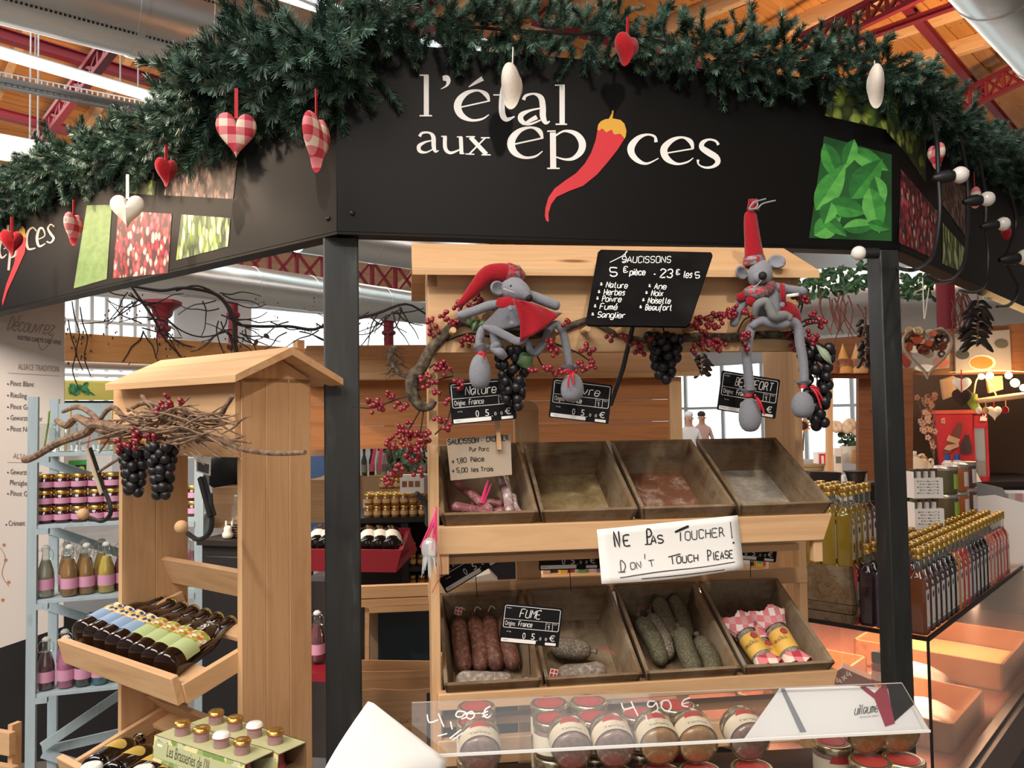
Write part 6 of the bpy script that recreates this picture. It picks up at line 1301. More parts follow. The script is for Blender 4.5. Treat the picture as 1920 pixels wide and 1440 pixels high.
for k in range(140):
    x, y = random.choice(((135, 620), (150, 660), (215, 610), (260, 580), (300, 620), (440, 640), (500, 590), (585, 590), (690, 610), (330, 660))); c = FN.p(x + random.uniform(-22, 22), y + random.uniform(-35, 35), random.uniform(-.1, 0)); mb.ball(c, random.uniform(.004, .009), 5, 4, sc=(.7, .7, 1.3))
obj('buds', mb, TWIG, vine, kind='stuff')
mb = MB()
for x, y in ((500, 630), (430, 652), (480, 642)): leaf2d(mb, x, y, 14, 9, random.uniform(0, 3), 0, FN, -.1, 5)
obj('dry_leaves', mb, [mat('dry_leaf', '#5a3026', .8), mat('dry_leaf_b', '#4a2a22', .8), MT['dry_leaf']], vine, kind='stuff')
# ---- things seen through and beside the bottle stand
def at_frame(px, py, d, a): return Fr(at(px, py, d), radians(a))
f = at_frame(418, 1012, 3.0, -15); dc = thing('side_cabinet', 'black cabinet with plain top seen through the bottle stand gap', 'cabinet', f)
bxp(dc, 'top', -.1, .13, -.02, .32, -.02, 0, DKW); bxp(dc, 'body', -.09, .12, 0, .3, -.75, -.02, DARK); bxp(dc, 'door', -.07, .1, -.012, 0, -.7, -.06, DARK, bev=.003)
def on(fr, x, y, z=0): return fr.w((x, y, z))
c = f.l(at(412, 1008, 2.98)); t = thing('rabbit_figurine', 'small white rabbit figurine on the black cabinet', 'figurine', loc=on(f, c.x, .03), rot=(0, 0, f.a))
CREAM = mat('cream_ceramic', '#e9dfcd', .4); mb = MB(); mb.lathe([(.012, 0), (.02, .006), (.021, .018), (.014, .03), (.016, .036), (.012, .046), (1e-5, .05)], 14); obj('body', mb, CREAM, t, sharp=80)
for dx, tl_ in ((-.005, -.1), (.009, .3)): mb = MB(); mb.ball((dx + tl_ * .03, 0, .056), .006, 8, 6, sc=(.7, .6, 1.9)); obj('ear', mb, CREAM, t, sharp=80)
c = f.l(at(437, 1004, 3.05)); t = thing('wicker_basket', 'dark wicker basket beside the rabbit figurine', 'basket', loc=on(f, c.x + .01, .1), rot=(0, 0, f.a)); WK = mat('dark_wicker', '#5d5146', .8)
for k in range(6): mb = MB(); mb.lathe([(.048 + .001 * k, k * .0095), (.052 + .001 * k, k * .0095 + .0045), (.048 + .001 * k, k * .0095 + .009)], 20, sq=.5); obj('weave_row', mb, WK, t, sharp=80)
c = f.l(at(440, 985, 3.1)); t = thing('glass_bottle', 'small clear bottles standing in the wicker basket', 'bottle', loc=on(f, c.x + .005, .1, .058), rot=(0, 0, f.a)); mb = MB(); mb.lathe([(.014, 0), (.016, .01), (.016, .05), (.006, .07), (.006, .095), (.009, .096), (.009, .105)], 12); obj('glass', mb, JARC, t)
def carton(px0, py0, px1, py1, d, a, dep, label, m_=KRAFT, name='cardboard_box', cat='box', flap=True):
    f = at_frame(px0, py1, d, a); w_ = f.p(px1, py1).x; h = f.p(px0, py0).z; t = thing(name, label, cat, f)
    bxp(t, 'body', 0, w_, 0, dep, 0, h, m_)
    if flap: mb = MB(); mb.hull8([V((0, 0, h)), V((w_, 0, h)), V((w_, .003, h)), V((0, .003, h))], [V((0, -.03, h + .03)), V((w_, -.03, h + .03)), V((w_, -.027, h + .03)), V((0, -.027, h + .03))]); obj('flap', mb, m_, t); bxp(t, 'packing_tape', w_ * .44, w_ * .56, -.0006, 0, 0, h, mat('tape', '#a5825a', .4)) 
    return t
carton(398, 915, 455, 990, 3.3, -10, .2, 'cardboard box behind the rabbit figurine', flap=False)
BAG = mat('black_bag_nylon', '#17181c', .7)
mb = MB(); blob(WORLD, [(395, 905, 24), (415, 885, 34), (440, 884, 34), (462, 900, 24)], 3.5, .7, 14, 4, mb); one('black_bag', mb, BAG, 'black bag slumped behind the cardboard box in the stand gap', 'bag', WORLD)
t = thing('leaf_poster', 'white and green poster standing behind the top jam jars', 'poster', at_frame(120, 895, 3.6, 12)); f = Fr(t.location, t.rotation_euler.z)
mb = MB(); mb.prism([f.p(x, y) for x, y in ((118, 856), (210, 850), (210, 905), (118, 905))], (0, .004, 0)); obj('sheet', mb, PAPER, t)
mb = MB(); mb.poly([f.p(x, y, -.001) for x, y in ((128, 864), (162, 862), (162, 905), (128, 905))][::-1]); g_ = obj('green_block', mb, mat('bright_green_print', '#4fb457', .6), t, flat=True)
mb = MB(); mb.poly([f.p(x, y, -.002) for x, y in ((141, 872), (161, 871), (161, 895), (141, 895))][::-1]); obj('black_block', mb, INK, t, flat=True); mb = MB(); mb.poly([f.p(153 + 6 * cos(k * .6283), 879 + 5 * sin(k * .6283), -.003) for k in range(10)][::-1]); obj('yellow_spot', mb, mat('lime_print', '#c9d84a', .6), t, flat=True)
# people
def person(px, py_head, d, hgt, label, shirt, trouser, skin='#c99a7e', hair='#3a2a22', turn=0, hat=None):
    hp_ = at(px, py_head, d); z0 = hp_.z - hgt * .93; s_ = hgt / 1.75; t = thing('person', label, 'person', loc=(hp_.x, hp_.y, max(z0, 0)), rot=(0, 0, turn))
    J = [(0, 0, .95), (0, 0, 1.15), (0, 0, 1.38), (0, -.01, 1.5), (0, -.02, 1.6), (0, -.025, 1.7), (-.17, 0, 1.38), (-.25, -.02, 1.12), (-.2, -.2, .98), (.17, 0, 1.38), (.25, -.02, 1.12), (.2, -.2, .98), (-.09, 0, .88), (-.1, -.01, .48), (-.1, .02, .06), (-.11, -.12, .03), (.09, 0, .88), (.1, -.01, .48), (.1, .02, .06), (.11, -.12, .03)]
    E = [(0, 1), (1, 2), (2, 3), (3, 4), (4, 5), (2, 6), (6, 7), (7, 8), (2, 9), (9, 10), (10, 11), (0, 12), (12, 13), (13, 14), (14, 15), (0, 16), (16, 17), (17, 18), (18, 19)]
    Rr = [.15, .14, .15, .055, .085, .085, .07, .05, .035, .07, .05, .035, .095, .065, .045, .04, .095, .065, .045, .04]
    me = bpy.data.meshes.new('body'); me.from_pydata([V(j) * s_ for j in J], E, []); sm = mat('shirt_' + label[:18].replace(' ', '_'), shirt, .8); b_ = NB(sm); sp_ = b_.new('ShaderNodeSeparateXYZ'); b_.link(b_.coord(), sp_.inputs[0]); b_.color(b_.mix(b_.math('GREATER_THAN', sp_.outputs[2], 1.47 * s_), b_.mix(b_.math('GREATER_THAN', sp_.outputs[2], .92 * s_), trouser, shirt), skin)); me.materials.append(sm)
    o = bpy.data.objects.new('body', me); COL.objects.link(o); o.parent = t; md = o.modifiers.new('skin', 'SKIN'); md.use_smooth_shade = True
    for v, r in zip(me.skin_vertices[0].data, Rr): v.radius = (r * s_, r * s_ * .8)
    me.skin_vertices[0].data[0].use_root = True; sb = o.modifiers.new('s', 'SUBSURF'); sb.levels = 2; sb.render_levels = 2
    mb = MB(); mb.ball((0, .01 * s_, 1.72 * s_), .098 * s_, 14, 8, sc=(.95, 1, .8)); obj('hair', mb, mat('hair_' + label[:18].replace(' ', '_'), hat or hair, .8), t, sharp=80)
    for nm, x, z, r in (('eye', -.032, 1.655, .009), ('eye', .032, 1.655, .009), ('nose', 0, 1.63, .014), ('ear', -.085, 1.64, .02), ('ear', .085, 1.64, .02)): mb = MB(); mb.ball((x * s_, (-.1 if nm != 'ear' else -.01) * s_, z * s_), r * s_, 8, 6); obj(nm, mb, INK if nm == 'eye' else mat('skin_' + nm, skin, .6), t, sharp=80)
    mb = MB(); mb.ball((0, -.098 * s_, 1.595 * s_), .022 * s_, 8, 6, sc=(1, .4, .3)); obj('mouth', mb, mat('lip', '#8d4a44', .5), t, sharp=80)
    return t
person(594, 832, 5.2, 1.62, 'person with dark hair in a blue top, partly hidden behind the bottle stand', '#5b7fb4', '#2a2c34', turn=.6)
person(1292, 806, 15, 1.6, 'person in a white cap and pale shirt by the far windows, left one', '#dcd9d6', '#5a5f66', hat='#e8e6e2')
person(1316, 806, 17, 1.6, 'person in a pink top by the far windows, right one', '#cda59a', '#4b4b50')
# red wine trays, cartons and grey box between stand and post
f = at_frame(583, 1060, 2.92, -8); tr = thing('red_wine_tray', 'crimson tray of wine bottles behind the kiosk post', 'tray', f); REDP = mat('crimson_paint', '#8f1d2b', .35)
x0, x1 = f.p(560, 1040).x, f.p(757, 1010).x
za, zb_ = f.p(640, 1028).z, f.p(640, 1072).z
mb = MB(); mb.prism([V((x0, -.0, zb_)), V((x1 - .03, 0, zb_)), V((x1, -.03, za)), V((x0, -.03, za))], (0, .015, 0)); obj('front_board', mb, REDP, tr); 
mb = MB(); mb.hull8([V((x1 - .045, .015, zb_)), V((x1 - .03, .015, zb_)), V((x1 - .03, .3, zb_ + .03)), V((x1 - .045, .3, zb_ + .03))], [V((x1 - .015, -.015, za)), V((x1, -.015, za)), V((x1 - .06, .3, za + .02)), V((x1 - .075, .3, za + .02))]); obj('side_board', mb, REDP, tr)
mb = MB(); mb.hull8([V((x0, .015, zb_)), V((x1 - .04, .015, zb_)), V((x1 - .04, .3, zb_ + .03)), V((x0, .3, zb_ + .03))], [V((x0, .015, zb_ + .01)), V((x1 - .04, .015, zb_ + .01)), V((x1 - .04, .3, zb_ + .04)), V((x0, .3, zb_ + .04))]); obj('bottom_board', mb, REDP, tr)
mb = MB(); mb.bx(x0, x1 - .06, .3, .315, zb_ + .02, za + .03); obj('back_board', mb, REDP, tr)
WBL = mat('cream_wine_label', '#e6e2d6', .6)
for k, px in enumerate((592, 610, 690, 712, 735)):
    c = f.p(px, 1040, .02); B = f.w((c.x, .03, zb_ + .085)); Cc = f.w((c.x - .09, .3, zb_ + .11)); z = (Cc - B).normalized(); t = thing('wine_bottle', 'dark wine bottle lying in the crimson tray, %s from left' % ORD[k], 'wine bottle', loc=B, rot=z.to_track_quat('Z', 'Y').to_euler(), group='wine bottles in the crimson tray')
    mb = MB(); mb.lathe([(.03, 0), (.037, .006), (.037, .19), (.015, .23), (.014, .29), (.016, .292), (.016, .3)], 16); obj('glass', mb, BEERB, t, sharp=60); mb = MB(); mb.lathe([(.0376, .03), (.0376, .13)], 16); obj('label', mb, WBL, t, sharp=80)
carton(575, 900, 640, 980, 3.6, -8, .3, 'cardboard box right of the bottle stand, above the crimson tray', flap=False)
f = at_frame(586, 1330, 3.4, -8); mb = MB(); mb.bx(-.05, .07, 0, .3, f.p(586, 1420).z, f.p(586, 1090).z); one('grey_plinth', mb, mat('grey_laminate', '#5d5450', .6), 'dark grey plinth below the crimson tray', 'plinth', f)
t = swing('swing_bottle', 'small clear swing-top bottle with red drink between stand and post', cols['plum'], WORLD, at(595, 1240, 3.05), 'swing-top bottles on the blue shelf'); t['group'] = 'single bottles'
f = at_frame(580, 1252, 3.0, -8); mb = MB(); mb.bx(-.05, .12, -.06, .1, -.03, 0); one('red_ledge', mb, REDP, 'narrow red ledge under the clear swing-top bottle', 'ledge', f)
# ================================================================ BEHIND THE GABLED STAND
b0 = at(680, 712, 2.45); b1 = atz(1320, 705, b0.z); FK = Fr(b0, atan2(b1.y - b0.y, b1.x - b0.x)); kp = FK.p
bs = thing('rear_stand', 'second gabled pine stand standing back to back behind the sausage stand', 'display stand', FK)
x0, x1 = kp(560, 712).x, kp(1312, 700).x; ze = 0.0; zr = kp(1000, 655, .15).z
mb = MB(); mb.hull8([V((x0, 0, ze)), V((x1, 0, ze)), V((x1 - .0, .15, zr)), V((x0, .15, zr))], [V((x0, 0, ze + .018)), V((x1, 0, ze + .018)), V((x1, .15, zr + .018)), V((x0, .15, zr + .018))]); obj('roof_board', mb, PINE[0], bs, bev=.001)
mb = MB(); mb.hull8([V((x0, .3, ze)), V((x1, .3, ze)), V((x1, .15, zr)), V((x0, .15, zr))], [V((x0, .3, ze + .018)), V((x1, .3, ze + .018)), V((x1, .15, zr + .018)), V((x0, .15, zr + .018))]); obj('roof_board', mb, PINE[0], bs, bev=.001)
zb_ = kp(900, 838, .05).z; xp = kp(1275, 760, .05).x
for i in range(3): mb = MB(); h = (0 - zb_) / 3; mb.bx(x0, xp - .02, .05, .07, zb_ + h * i + .0008, zb_ + h * (i + 1) - .0008); obj('back_board', mb, DPINE[0], bs)
mb = MB(); mb.bx(xp - .04, xp, .03, .05, kp(1270, 840, .03).z - 1.3, 0); obj('side_post', mb, PINE[2], bs)
# window-like pine frame, lower left
f = Fr(at(675, 1180, 2.5), FK.a); wf = thing('pine_partition', 'pine rail and window-like frame between the kiosk post and the sausage stand', 'wooden frame', f)
for nm, pts in (('top_rail', ((640, 1102), (830, 1095), (830, 1116), (640, 1124))), ('second_rail', ((640, 1126), (830, 1118), (830, 1133), (640, 1140))), ('window_head', ((684, 1138), (830, 1131), (830, 1144), (684, 1150))), ('window_jamb', ((684, 1140), (692, 1140), (692, 1240), (684, 1240)))):
    mb = MB(); mb.prism([f.p(x, y) for x, y in pts], (0, .03, 0)); obj(nm, mb, PINE[0], wf)
TEAL = mat('dark_teal_panel', '#152a33', .35); mb = MB(); mb.prism([f.p(x, y, .05) for x, y in ((709, 1143), (840, 1140), (840, 1240), (709, 1240))], (0, .02, 0)); one('teal_panel', mb, TEAL, 'dark teal panel inside the pine window frame', 'panel', f)
mb = MB(); mb.prism([f.p(x, y, .055) for x, y in ((690, 1148), (709, 1147), (709, 1240), (690, 1242))], (0, .02, 0)); one('taupe_partition', mb, mat('taupe_board', '#8f7c68', .7), 'taupe strip left of the dark teal panel', 'panel', f)
f = Fr(at(680, 1440, 2.2), FK.a); cb_ = thing('open_carton', 'open cardboard box on the floor between post and sausage stand', 'box', f); xa, xb = f.p(655, 1440).x, f.p(830, 1440).x
for nm, pts, y0 in (('rear_flap', ((655, 1238), (830, 1240), (830, 1262), (655, 1262)), .12), ('inner_wall', ((655, 1260), (830, 1258), (830, 1300), (655, 1296)), .1), ('front_wall', ((655, 1296), (700, 1292), (760, 1295), (830, 1290), (830, 1500), (655, 1500)), 0)): mb = MB(); mb.prism([f.p(x, y, y0) for x, y in pts], (0, .006, 0)); obj(nm, mb, KRAFT, cb_)
mb = MB(); mb.prism([f.p(x, y, .0) for x, y in ((800, 1300), (808, 1298), (808, 1440), (800, 1440))], (0, -.004, 0)); obj('dark_gap_strip', mb, DARK, cb_)  # black strip laid on the front wall where a gap would show dark
mb = MB(); hand(mb, 'Carton', 752, 1356, 790, 1352, 9, 1.1, lambda x, y: f.p(x, y, -.001)); obj('faint_lettering', mb, mat('faint_brown_print', '#8a6a4a', .8), cb_, flat=True)
# preserve shelves
f = Fr(at(720, 970, 3.3), radians(5)); q = f.p; ps = thing('preserve_unit', 'black shelving unit carrying rows of small preserve jars behind the berry branch', 'shelf', f)
xa, xb = q(640, 970).x, q(870, 972).x; z1, z2 = q(720, 1064).z, q(720, 1104).z
bxp(ps, 'top', xa, xb, -.02, .35, -.02, 0, DARK); xm = q(766, 1000).x
bxp(ps, 'panelled_front', xa, xm - .03, .03, .05, -1.2, -.02, DKW); bxp(ps, 'upright', xm - .03, xm, -.01, .35, -1.2, -.02, DARK); bxp(ps, 'upright', xb + .35, xb + .38, -.01, .35, -1.2, -.02, DARK); bxp(ps, 'shelf_board', xm, xb + .35, -.005, .35, z1 - .02, z1, DARK); bxp(ps, 'shelf_board', xm, xb + .35, -.005, .35, z2 - .02, z2, DARK); bxp(ps, 'back_board', xa, xb + .38, .35, .36, -1.2, 0, DARK)
HON = [liquid('honey_preserve', '#8f5a2c', .2), liquid('amber_preserve', '#a8703a', .2)]; HLAB = mat('straw_label', '#cfae79', .6)
pj = None; n = 0
for layer in range(2):
    for row in range(3):
        nn = 11 if layer == 0 else 9
        for i in range(nn):
            l = V((q(690, 970).x + i * .037 + (row % 2) * .018, .02 + row * .045, layer * .05)); n += 1; lb = 'amber preserve jar, %s from left, %s row, %s layer on the black unit' % (ORD[i], ('front', 'middle', 'back')[row], ('lower', 'upper')[layer])
            if pj is None: pj = jar('preserve_jar', lb, 'preserve jar', .017, .037, HON[0], HLAB, GOLD, 'preserve jars on the black unit', f, l, lidh=.009, nseg=12)
            else: dup(pj, f.w(l), None, lb, swap={'jar': HON[1]} if (i + row) % 2 else None)
for i in range(4): dup(pj, f.w(V((q(712, 915).x + i * .03, .2, .10))), None, 'small preserve jar on the raised back tier beside the gift box, %s from left' % ORD[i])
for (px, py, z) in ((772, 1050, z1), (790, 1060, z1), (808, 1060, z1), (772, 1030, z1 + .05)): dup(pj, f.w(V((q(px, py).x, .03, z))), None, 'preserve jar on the inner shelf, %s' % {772: 'left one', 790: 'middle one', 808: 'right one'}[px] + (' on top' if z > z1 else ' below'))
for i, px in enumerate((772, 790, 806, 835, 855)): dup(pj, f.w(V((q(px, 1095).x, .04, z2))), None, 'preserve jar on the lowest visible shelf above the pine rail, %s from left' % ORD[i])
f2 = Fr(at(750, 928, 3.25), radians(5)); gb = thing('gift_box', 'white gift box with windows showing jars', 'box', f2); a, b = f2.p(750, 925), f2.p(790, 890); bxp(gb, 'carton', a.x, b.x, 0, .05, a.z, b.z, PAPER)
for i in range(3): x = a.x + (b.x - a.x) * (.1 + .3 * i); bxp(gb, 'window', x, x + (b.x - a.x) * .22, -.002, 0, a.z + .025, b.z - .025, HON[0])
bxp(gb, 'side_panel', b.x, b.x + .03, 0, .05, a.z, b.z, PAPER)
f2 = Fr(at(800, 925, 3.2), radians(5)); mb = MB(); a, b = f2.p(795, 925), f2.p(830, 890); mb.bx(a.x, b.x, 0, .04, a.z, b.z); one('grey_box', mb, mat('grey_card_box', '#8f8a88', .6), 'grey card box right of the white gift box', 'box', f2)
mb = MB(); 
for k in range(5): mb.tube([at(780 + 5 * k, 925 + 4 * k, 3.1), at(795 + 3 * k, 940 + 6 * k, 3.12), at(802, 960 + 5 * k, 3.1), at(806, 985, 3.1)], .012, 7, k=4)
one('grey_scarf', mb, mat('dark_grey_wool', '#4d4d4e', .95), 'dark grey woollen scarf lying over the jar rows', 'scarf', WORLD)
# far table of bottles and ribbons over the unit
f = Fr(at(740, 892, 4.2), radians(5)); q = f.p
mb = MB(); mb.bx(q(600, 892).x, q(1000, 892).x, 0, .4, q(740, 935).z, 0); one('counter', mb, mat('ochre_counter', '#a38a63', .7), 'ochre counter behind the preserve jars', 'counter', f)
gl = [liquid('green_bottle_glass', '#2a3d2c', .08), BEERB, liquid('pale_green_glass', '#8fae90', .1), liquid('clear_grey_glass', '#a9b3b0', .1)]
bt = None
for i in range(15):
    l = V((q(682, 892).x + i * .035, .03 + (i % 3) * .05, 0)); lb = 'small bottle on the ochre counter, %s from left' % ORD[i]
    if bt is None:
        bt = thing('counter_bottle', lb, 'bottle', loc=f.w(l), group='bottles on the ochre counter'); mb = MB(); mb.lathe([(.015, 0), (.016, .004), (.016, .08), (.007, .11), (.007, .14)], 12); obj('glass', mb, gl[0], bt, sharp=60); mb = MB(); mb.lathe([(.0164, .02), (.0164, .06)], 12); obj('label', mb, mat('grey_label', '#7f8078', .6), bt, sharp=80); mb = MB(); mb.lathe([(.008, .128), (.008, .15), (1e-5, .151)], 10); obj('cap', mb, IRON, bt)
    else: dup(bt, f.w(l), None, lb, swap={'glass': gl[i % 4]})
PR = mat('coral_ribbon', '#d9506a', .5)
for i, (xa, xb) in enumerate(((700, 692), (712, 707))):
    mb = MB(); mb.prism([f.p(x, y, -.03) for x, y in ((xa, 838), (xa + 7, 838), (xb + 7, 884), (xb, 884))], (0, .002, 0)); one('coral_ribbon', mb, PR, 'broad coral ribbon hanging behind the berries, ' + ('left one', 'right one')[i], 'ribbon', f)
t = thing('potted_greens', 'green leafy plants behind the berry clusters', 'plant', f); mb = MB()
for k in range(90): leaf2d(mb, random.uniform(722, 806), random.uniform(842, 888), random.uniform(9, 18), random.uniform(4, 8), random.uniform(0, 3), random.randrange(3), f, random.uniform(-.04, .15), 4)
obj('foliage', mb, [mat('dark_leaf_%d' % i, c, .6) for i, c in enumerate(('#3f5a3c', '#62835a', '#2c4030'))], t, kind='stuff'); mb = MB(); a = f.p(760, 885, .05); mb.lathe([(.04, -.05), (.05, 0)], 14, T=Matrix.Translation(a)); obj('pot', mb, mat('terracotta', '#a5643f', .8), t)
# gap under the upper crates: small packages on a gingham table behind
f = Fr(at(1200, 1090, 2.55), FK.a); tb = thing('gingham_table', 'low table with red gingham cloth behind the crates', 'table', f); xa, xb = f.p(1000, 1090).x, f.p(1460, 1090).x; q = f.p
mb = MB(); mb.bx(xa, xb, 0, .4, -.02, q(1300, 1072).z); obj('tabletop', mb, PINE[0], tb); mb = MB(); mb.prism([q(x, y, -.004) for x, y in ((1283, 1074), (1470, 1069), (1470, 1100), (1283, 1104))], (0, .003, 0)); obj('cloth_skirt', mb, TABLEG, tb)
zt_ = q(1300, 1072).z
PCK = [mat('packet_%d' % i, c, .5) for i, c in enumerate(('#d9c8b0', '#3a3532', '#e0b23a', '#c84a5a', '#5f9a6a', '#e9e4dc', '#8a7ab0', '#48a39a'))]
for i, px in enumerate((1022, 1040, 1056, 1072, 1090, 1106, 1122, 1138, 1398, 1410, 1422, 1433)):
    x = q(px, 1060, .05).x; h = random.uniform(.028, .05); t = thing('small_packet', 'small boxed sweet packet on the gingham table, %s from left' % ORD[i], 'packet', loc=f.w((x, .05 + .02 * (i % 2), zt_)), rot=(0, 0, FK.a + random.uniform(-.3, .3)), group='packets on the gingham table')
    bxp(t, 'box', -.012, .012, -.008, .008, 0, h, PCK[i % 8]); bxp(t, 'label', -.009, .009, -.0086, -.008, h * .3, h * .8, PCK[(i + 5) % 8])
f = Fr(at(930, 1080, 2.6), FK.a); mb = MB(); mb.prism([f.p(x, y) for x, y in ((868, 1088), (920, 1075), (935, 1090), (935, 1105), (868, 1105))], (0, .08, 0)); one('white_carton', mb, mat('grey_white_card', '#a9a197', .8), 'pale carton in the dark gap left of the centre post', 'box', f)
mb = MB(); mb.prism([f.p(x, y, .5) for x, y in ((822, 1000), (1030, 1000), (1030, 1110), (822, 1110))], (0, .02, 0)); one('gap_dark_sheet', mb, DARK, 'black sheet darkening the gap under the upper crates', 'panel', f)  # black sheet set behind the rails so the gap shows dark
# ================================================================ GLASS COUNTER AND STALL ON THE RIGHT
cz = at(1740, 1195, 2.4); e1 = atz(1920, 1058, cz.z); FC = Fr(cz, atan2(e1.y - cz.y, e1.x - cz.x)); cq = FC.p; ZT = cz.z
gc = thing('glass_counter', 'glass display counter with black edges and warm light inside, right', 'display counter', FC)
GL_, GW, DK = 2.6, 1.15, .45 - ZT            # length, depth, deck level
def gbx(name, m_, *a, **kw): mb = MB(); mb.bx(*a); return obj(name, mb, m_, gc, **kw)
gbx('top_pane', GLASS, 0, GL_, 0, GW, -.008, -.002); gbx('front_pane', GLASS, .0, GL_, 0, .005, DK, -.008); gbx('end_pane', GLASS, 0, .005, .006, GW, DK, -.008)
for a in ((0, GL_, -.004, .004, -.012, 0), (-.004, .004, 0, GW, -.012, 0), (-.003, .004, -.003, .004, DK, -.012)): gbx('black_edge', IRON, *a)
WARMW = wood('warm_deck', '#8f5a48', '#7a4a3a', '#5a3529', 0, .5)
gbx('deck', WARMW, 0, GL_, .005, GW, DK - .03, DK); gbx('base_cabinet', STEEL, 0, GL_, .0, GW, -ZT + .0, DK - .03)
gbx('front_rail', mat('brushed_rail', '#8d8a88', .25, .9), -.0, GL_, -.03, 0, DK - .012, DK + .004); gbx('front_apron', mat('grey_apron', '#5b5a5c', .3, .5), 0, GL_, -.05, -.03, DK - .16, DK - .012); gbx('lower_panel', mat('blue_grey_panel', '#3b4248', .4, .3), 0, GL_, -.04, 0, -ZT + .05, DK - .16)
TUBE = mat('warm_tube', '#ffd9a8', .4, emit='#ffcf96', es=14)
mb = MB(); mb.tube([V((.15, GW - .25, -.04)), V((GL_ - .2, GW - .25, -.04))], .012, 10); obj('lamp_tube', mb, TUBE, gc)
def inlamp(lx, ly, p, s=.5): a = FC.w((lx, ly, -.02)); b = FC.w((lx, ly, -.4)); lamp('counter_lamp', 'AREA', a, b, p, (1, .52, .32), s, .3)
inlamp(1.4, .4, 17, 1.0); inlamp(.55, .6, 15, .6); inlamp(.6, .15, 5, .3)
# trays inside
TRW = wood('tray_board', '#b07a52', '#94613d', '#6b4529', 0, .55)
def tray(x0, x1, y0, y1, h, label, m_=TRW, z0=None, t=.012):
    z0 = DK if z0 is None else z0; T = thing('wooden_tray', label, 'tray', FC); z0 += .001
    for nm, a in (('bottom_board', (x0, x1, y0, y1, z0, z0 + .008)), ('front_board', (x0, x1, y0, y0 + t, z0, z0 + h)), ('back_board', (x0, x1, y1 - t, y1, z0, z0 + h)), ('side_board', (x0, x0 + t, y0, y1, z0, z0 + h)), ('side_board', (x1 - t, x1, y0, y1, z0, z0 + h))): mb = MB(); mb.bx(*a); obj(nm, mb, m_, T, bev=.001)
    return T
tray(1.14, 1.75, .03, .62, .11, 'large pale tray brightly lit inside the counter, right of the post')
tray(.36, .8, .03, .42, .10, 'low tray holding white parcels inside the counter corner')
tray(.45, .95, .5, .98, .10, 'reddish tray inside the counter, left of the post'); tray(.18, .42, .36, .72, .10, 'yellow-lit tray inside the counter behind the gingham sausages')
CRUM = felt('crumbly_filling', '#dcb878', '#c49a58'); mb = MB(); mb.grid(lambda u, v: V((1.16 + .57 * u, .05 + .55 * v, DK + .016 + .02 * sin(3 * u) * sin(3.1 * v))), 10, 8); o = one('dried_filling', mb, CRUM, 'loose golden dried goods filling the large pale tray', 'dried goods', FC, kind='stuff')
PBAG = mat('white_parcel_film', '#efe8e0', .3)
for i, (x, y, w_, d_, h_) in enumerate(((1.0, .2, .1, .28, .07), (.45, .1, .14, .2, .05), (.62, .1, .12, .2, .05))):
    mb = MB(); mb.grid(lambda u, v: V((x + w_ * u, y + d_ * v, DK + .012 + h_ * (sin(pi * u) ** .5) * (sin(pi * v) ** .5) + .004 * sin(20 * u + 9 * v))), 12, 12); one('white_parcel', mb, PBAG, ('long white wrapped parcel before the large tray in the counter', 'white parcel in the low corner tray, left one', 'white parcel in the low corner tray, right one')[i], 'parcel', FC, thick=.002)
BRB = mat('burgundy_box', '#7a3a34', .6); f = Fr(at(1568, 1282, 2.66), radians(-24)); bx_ = thing('burgundy_box', 'small burgundy box with white handwriting inside the counter', 'box', f)
mb = MB(); mb.prism([f.p(x, y) for x, y in ((1570, 1258), (1580, 1252), (1640, 1278), (1640, 1300), (1562, 1300))], (0, .06, 0)); obj('box', mb, BRB, bx_); mb = MB(); hand(mb, '4x4', 1572, 1282, 1600, 1264, 11, 2.2, lambda x, y: f.p(x, y, -.001)); obj('writing', mb, WHITE, bx_, flat=True)
sj = thing('spice_shaker', 'small spice jar with black lid inside the counter beside the post', 'jar', loc=at(1649, 1282, 2.62)); REDS = liquid('paprika', '#8f3528', .3)
mb = MB(); mb.lathe([(.02, 0), (.023, .004), (.023, .06), (.019, .07)], 14); obj('glass', mb, REDS, sj, sharp=50); mb = MB(); mb.lathe([(.021, .07), (.022, .072), (.022, .1), (.019, .102)], 14); obj('lid', mb, IRON, sj, sharp=50); mb = MB(); mb.lathe([(.0236, .015), (.0236, .045)], 14); obj('label', mb, mat('pale_pink_label', '#e2b5ad', .6), sj)
# ---- square syrup and vinegar bottles
SQH = .20
def sqbottle(label, m_, group):
    t = thing('square_bottle', label, 'bottle', group=group); r = .0215
    mb = MB(); mb.lathe([(r * .96, 0), (r, .003), (r, .125), (r * .8, .136), (r * .45, .146), (.009, .15)], 16, sq=.93); obj('contents', mb, m_, t, sharp=40)
    mb = MB(); mb.lathe([(.0096, .15), (.0096, .176), (.0112, .177)], 12); obj('neck', mb, JARC, t)
    mb = MB(); mb.lathe([(.0125, .176), (.0125, .184), (.0118, .185), (.0125, .186), (.0125, .199), (.0118, .2)], 14); obj('screw_cap', mb, GOLD, t, sharp=40)
    lb = MB(); lb.prism([V((-.013, -r - .0006, .018)), V((.013, -r - .0006, .018)), V((.013, -r - .0006, .105)), V((-.013, -r - .0006, .105))], (0, .0004, 0)); L_ = obj('label', lb, LABW, t)
    mb = MB(); mb.poly([V((.0065 * cos(-k * .628), -r - .001, .088 + .0085 * sin(-k * .628))) for k in range(10)]); mb.poly([V((.005, -r - .001, .022)), V((.008, -r - .001, .022)), V((.008, -r - .001, .029)), V((.005, -r - .001, .029))]); obj('seal_print', mb, INK, L_, flat=True)
    mb = MB(); mb.prism([V((-.012, -r * .9, .132)), V((-.002, -r * .7, .139)), V((.002, -r * 1.05, .118)), V((-.008, -r * 1.15, .112))], (0, .0008, 0)); obj('paper_tag', mb, PAPER, t); return t
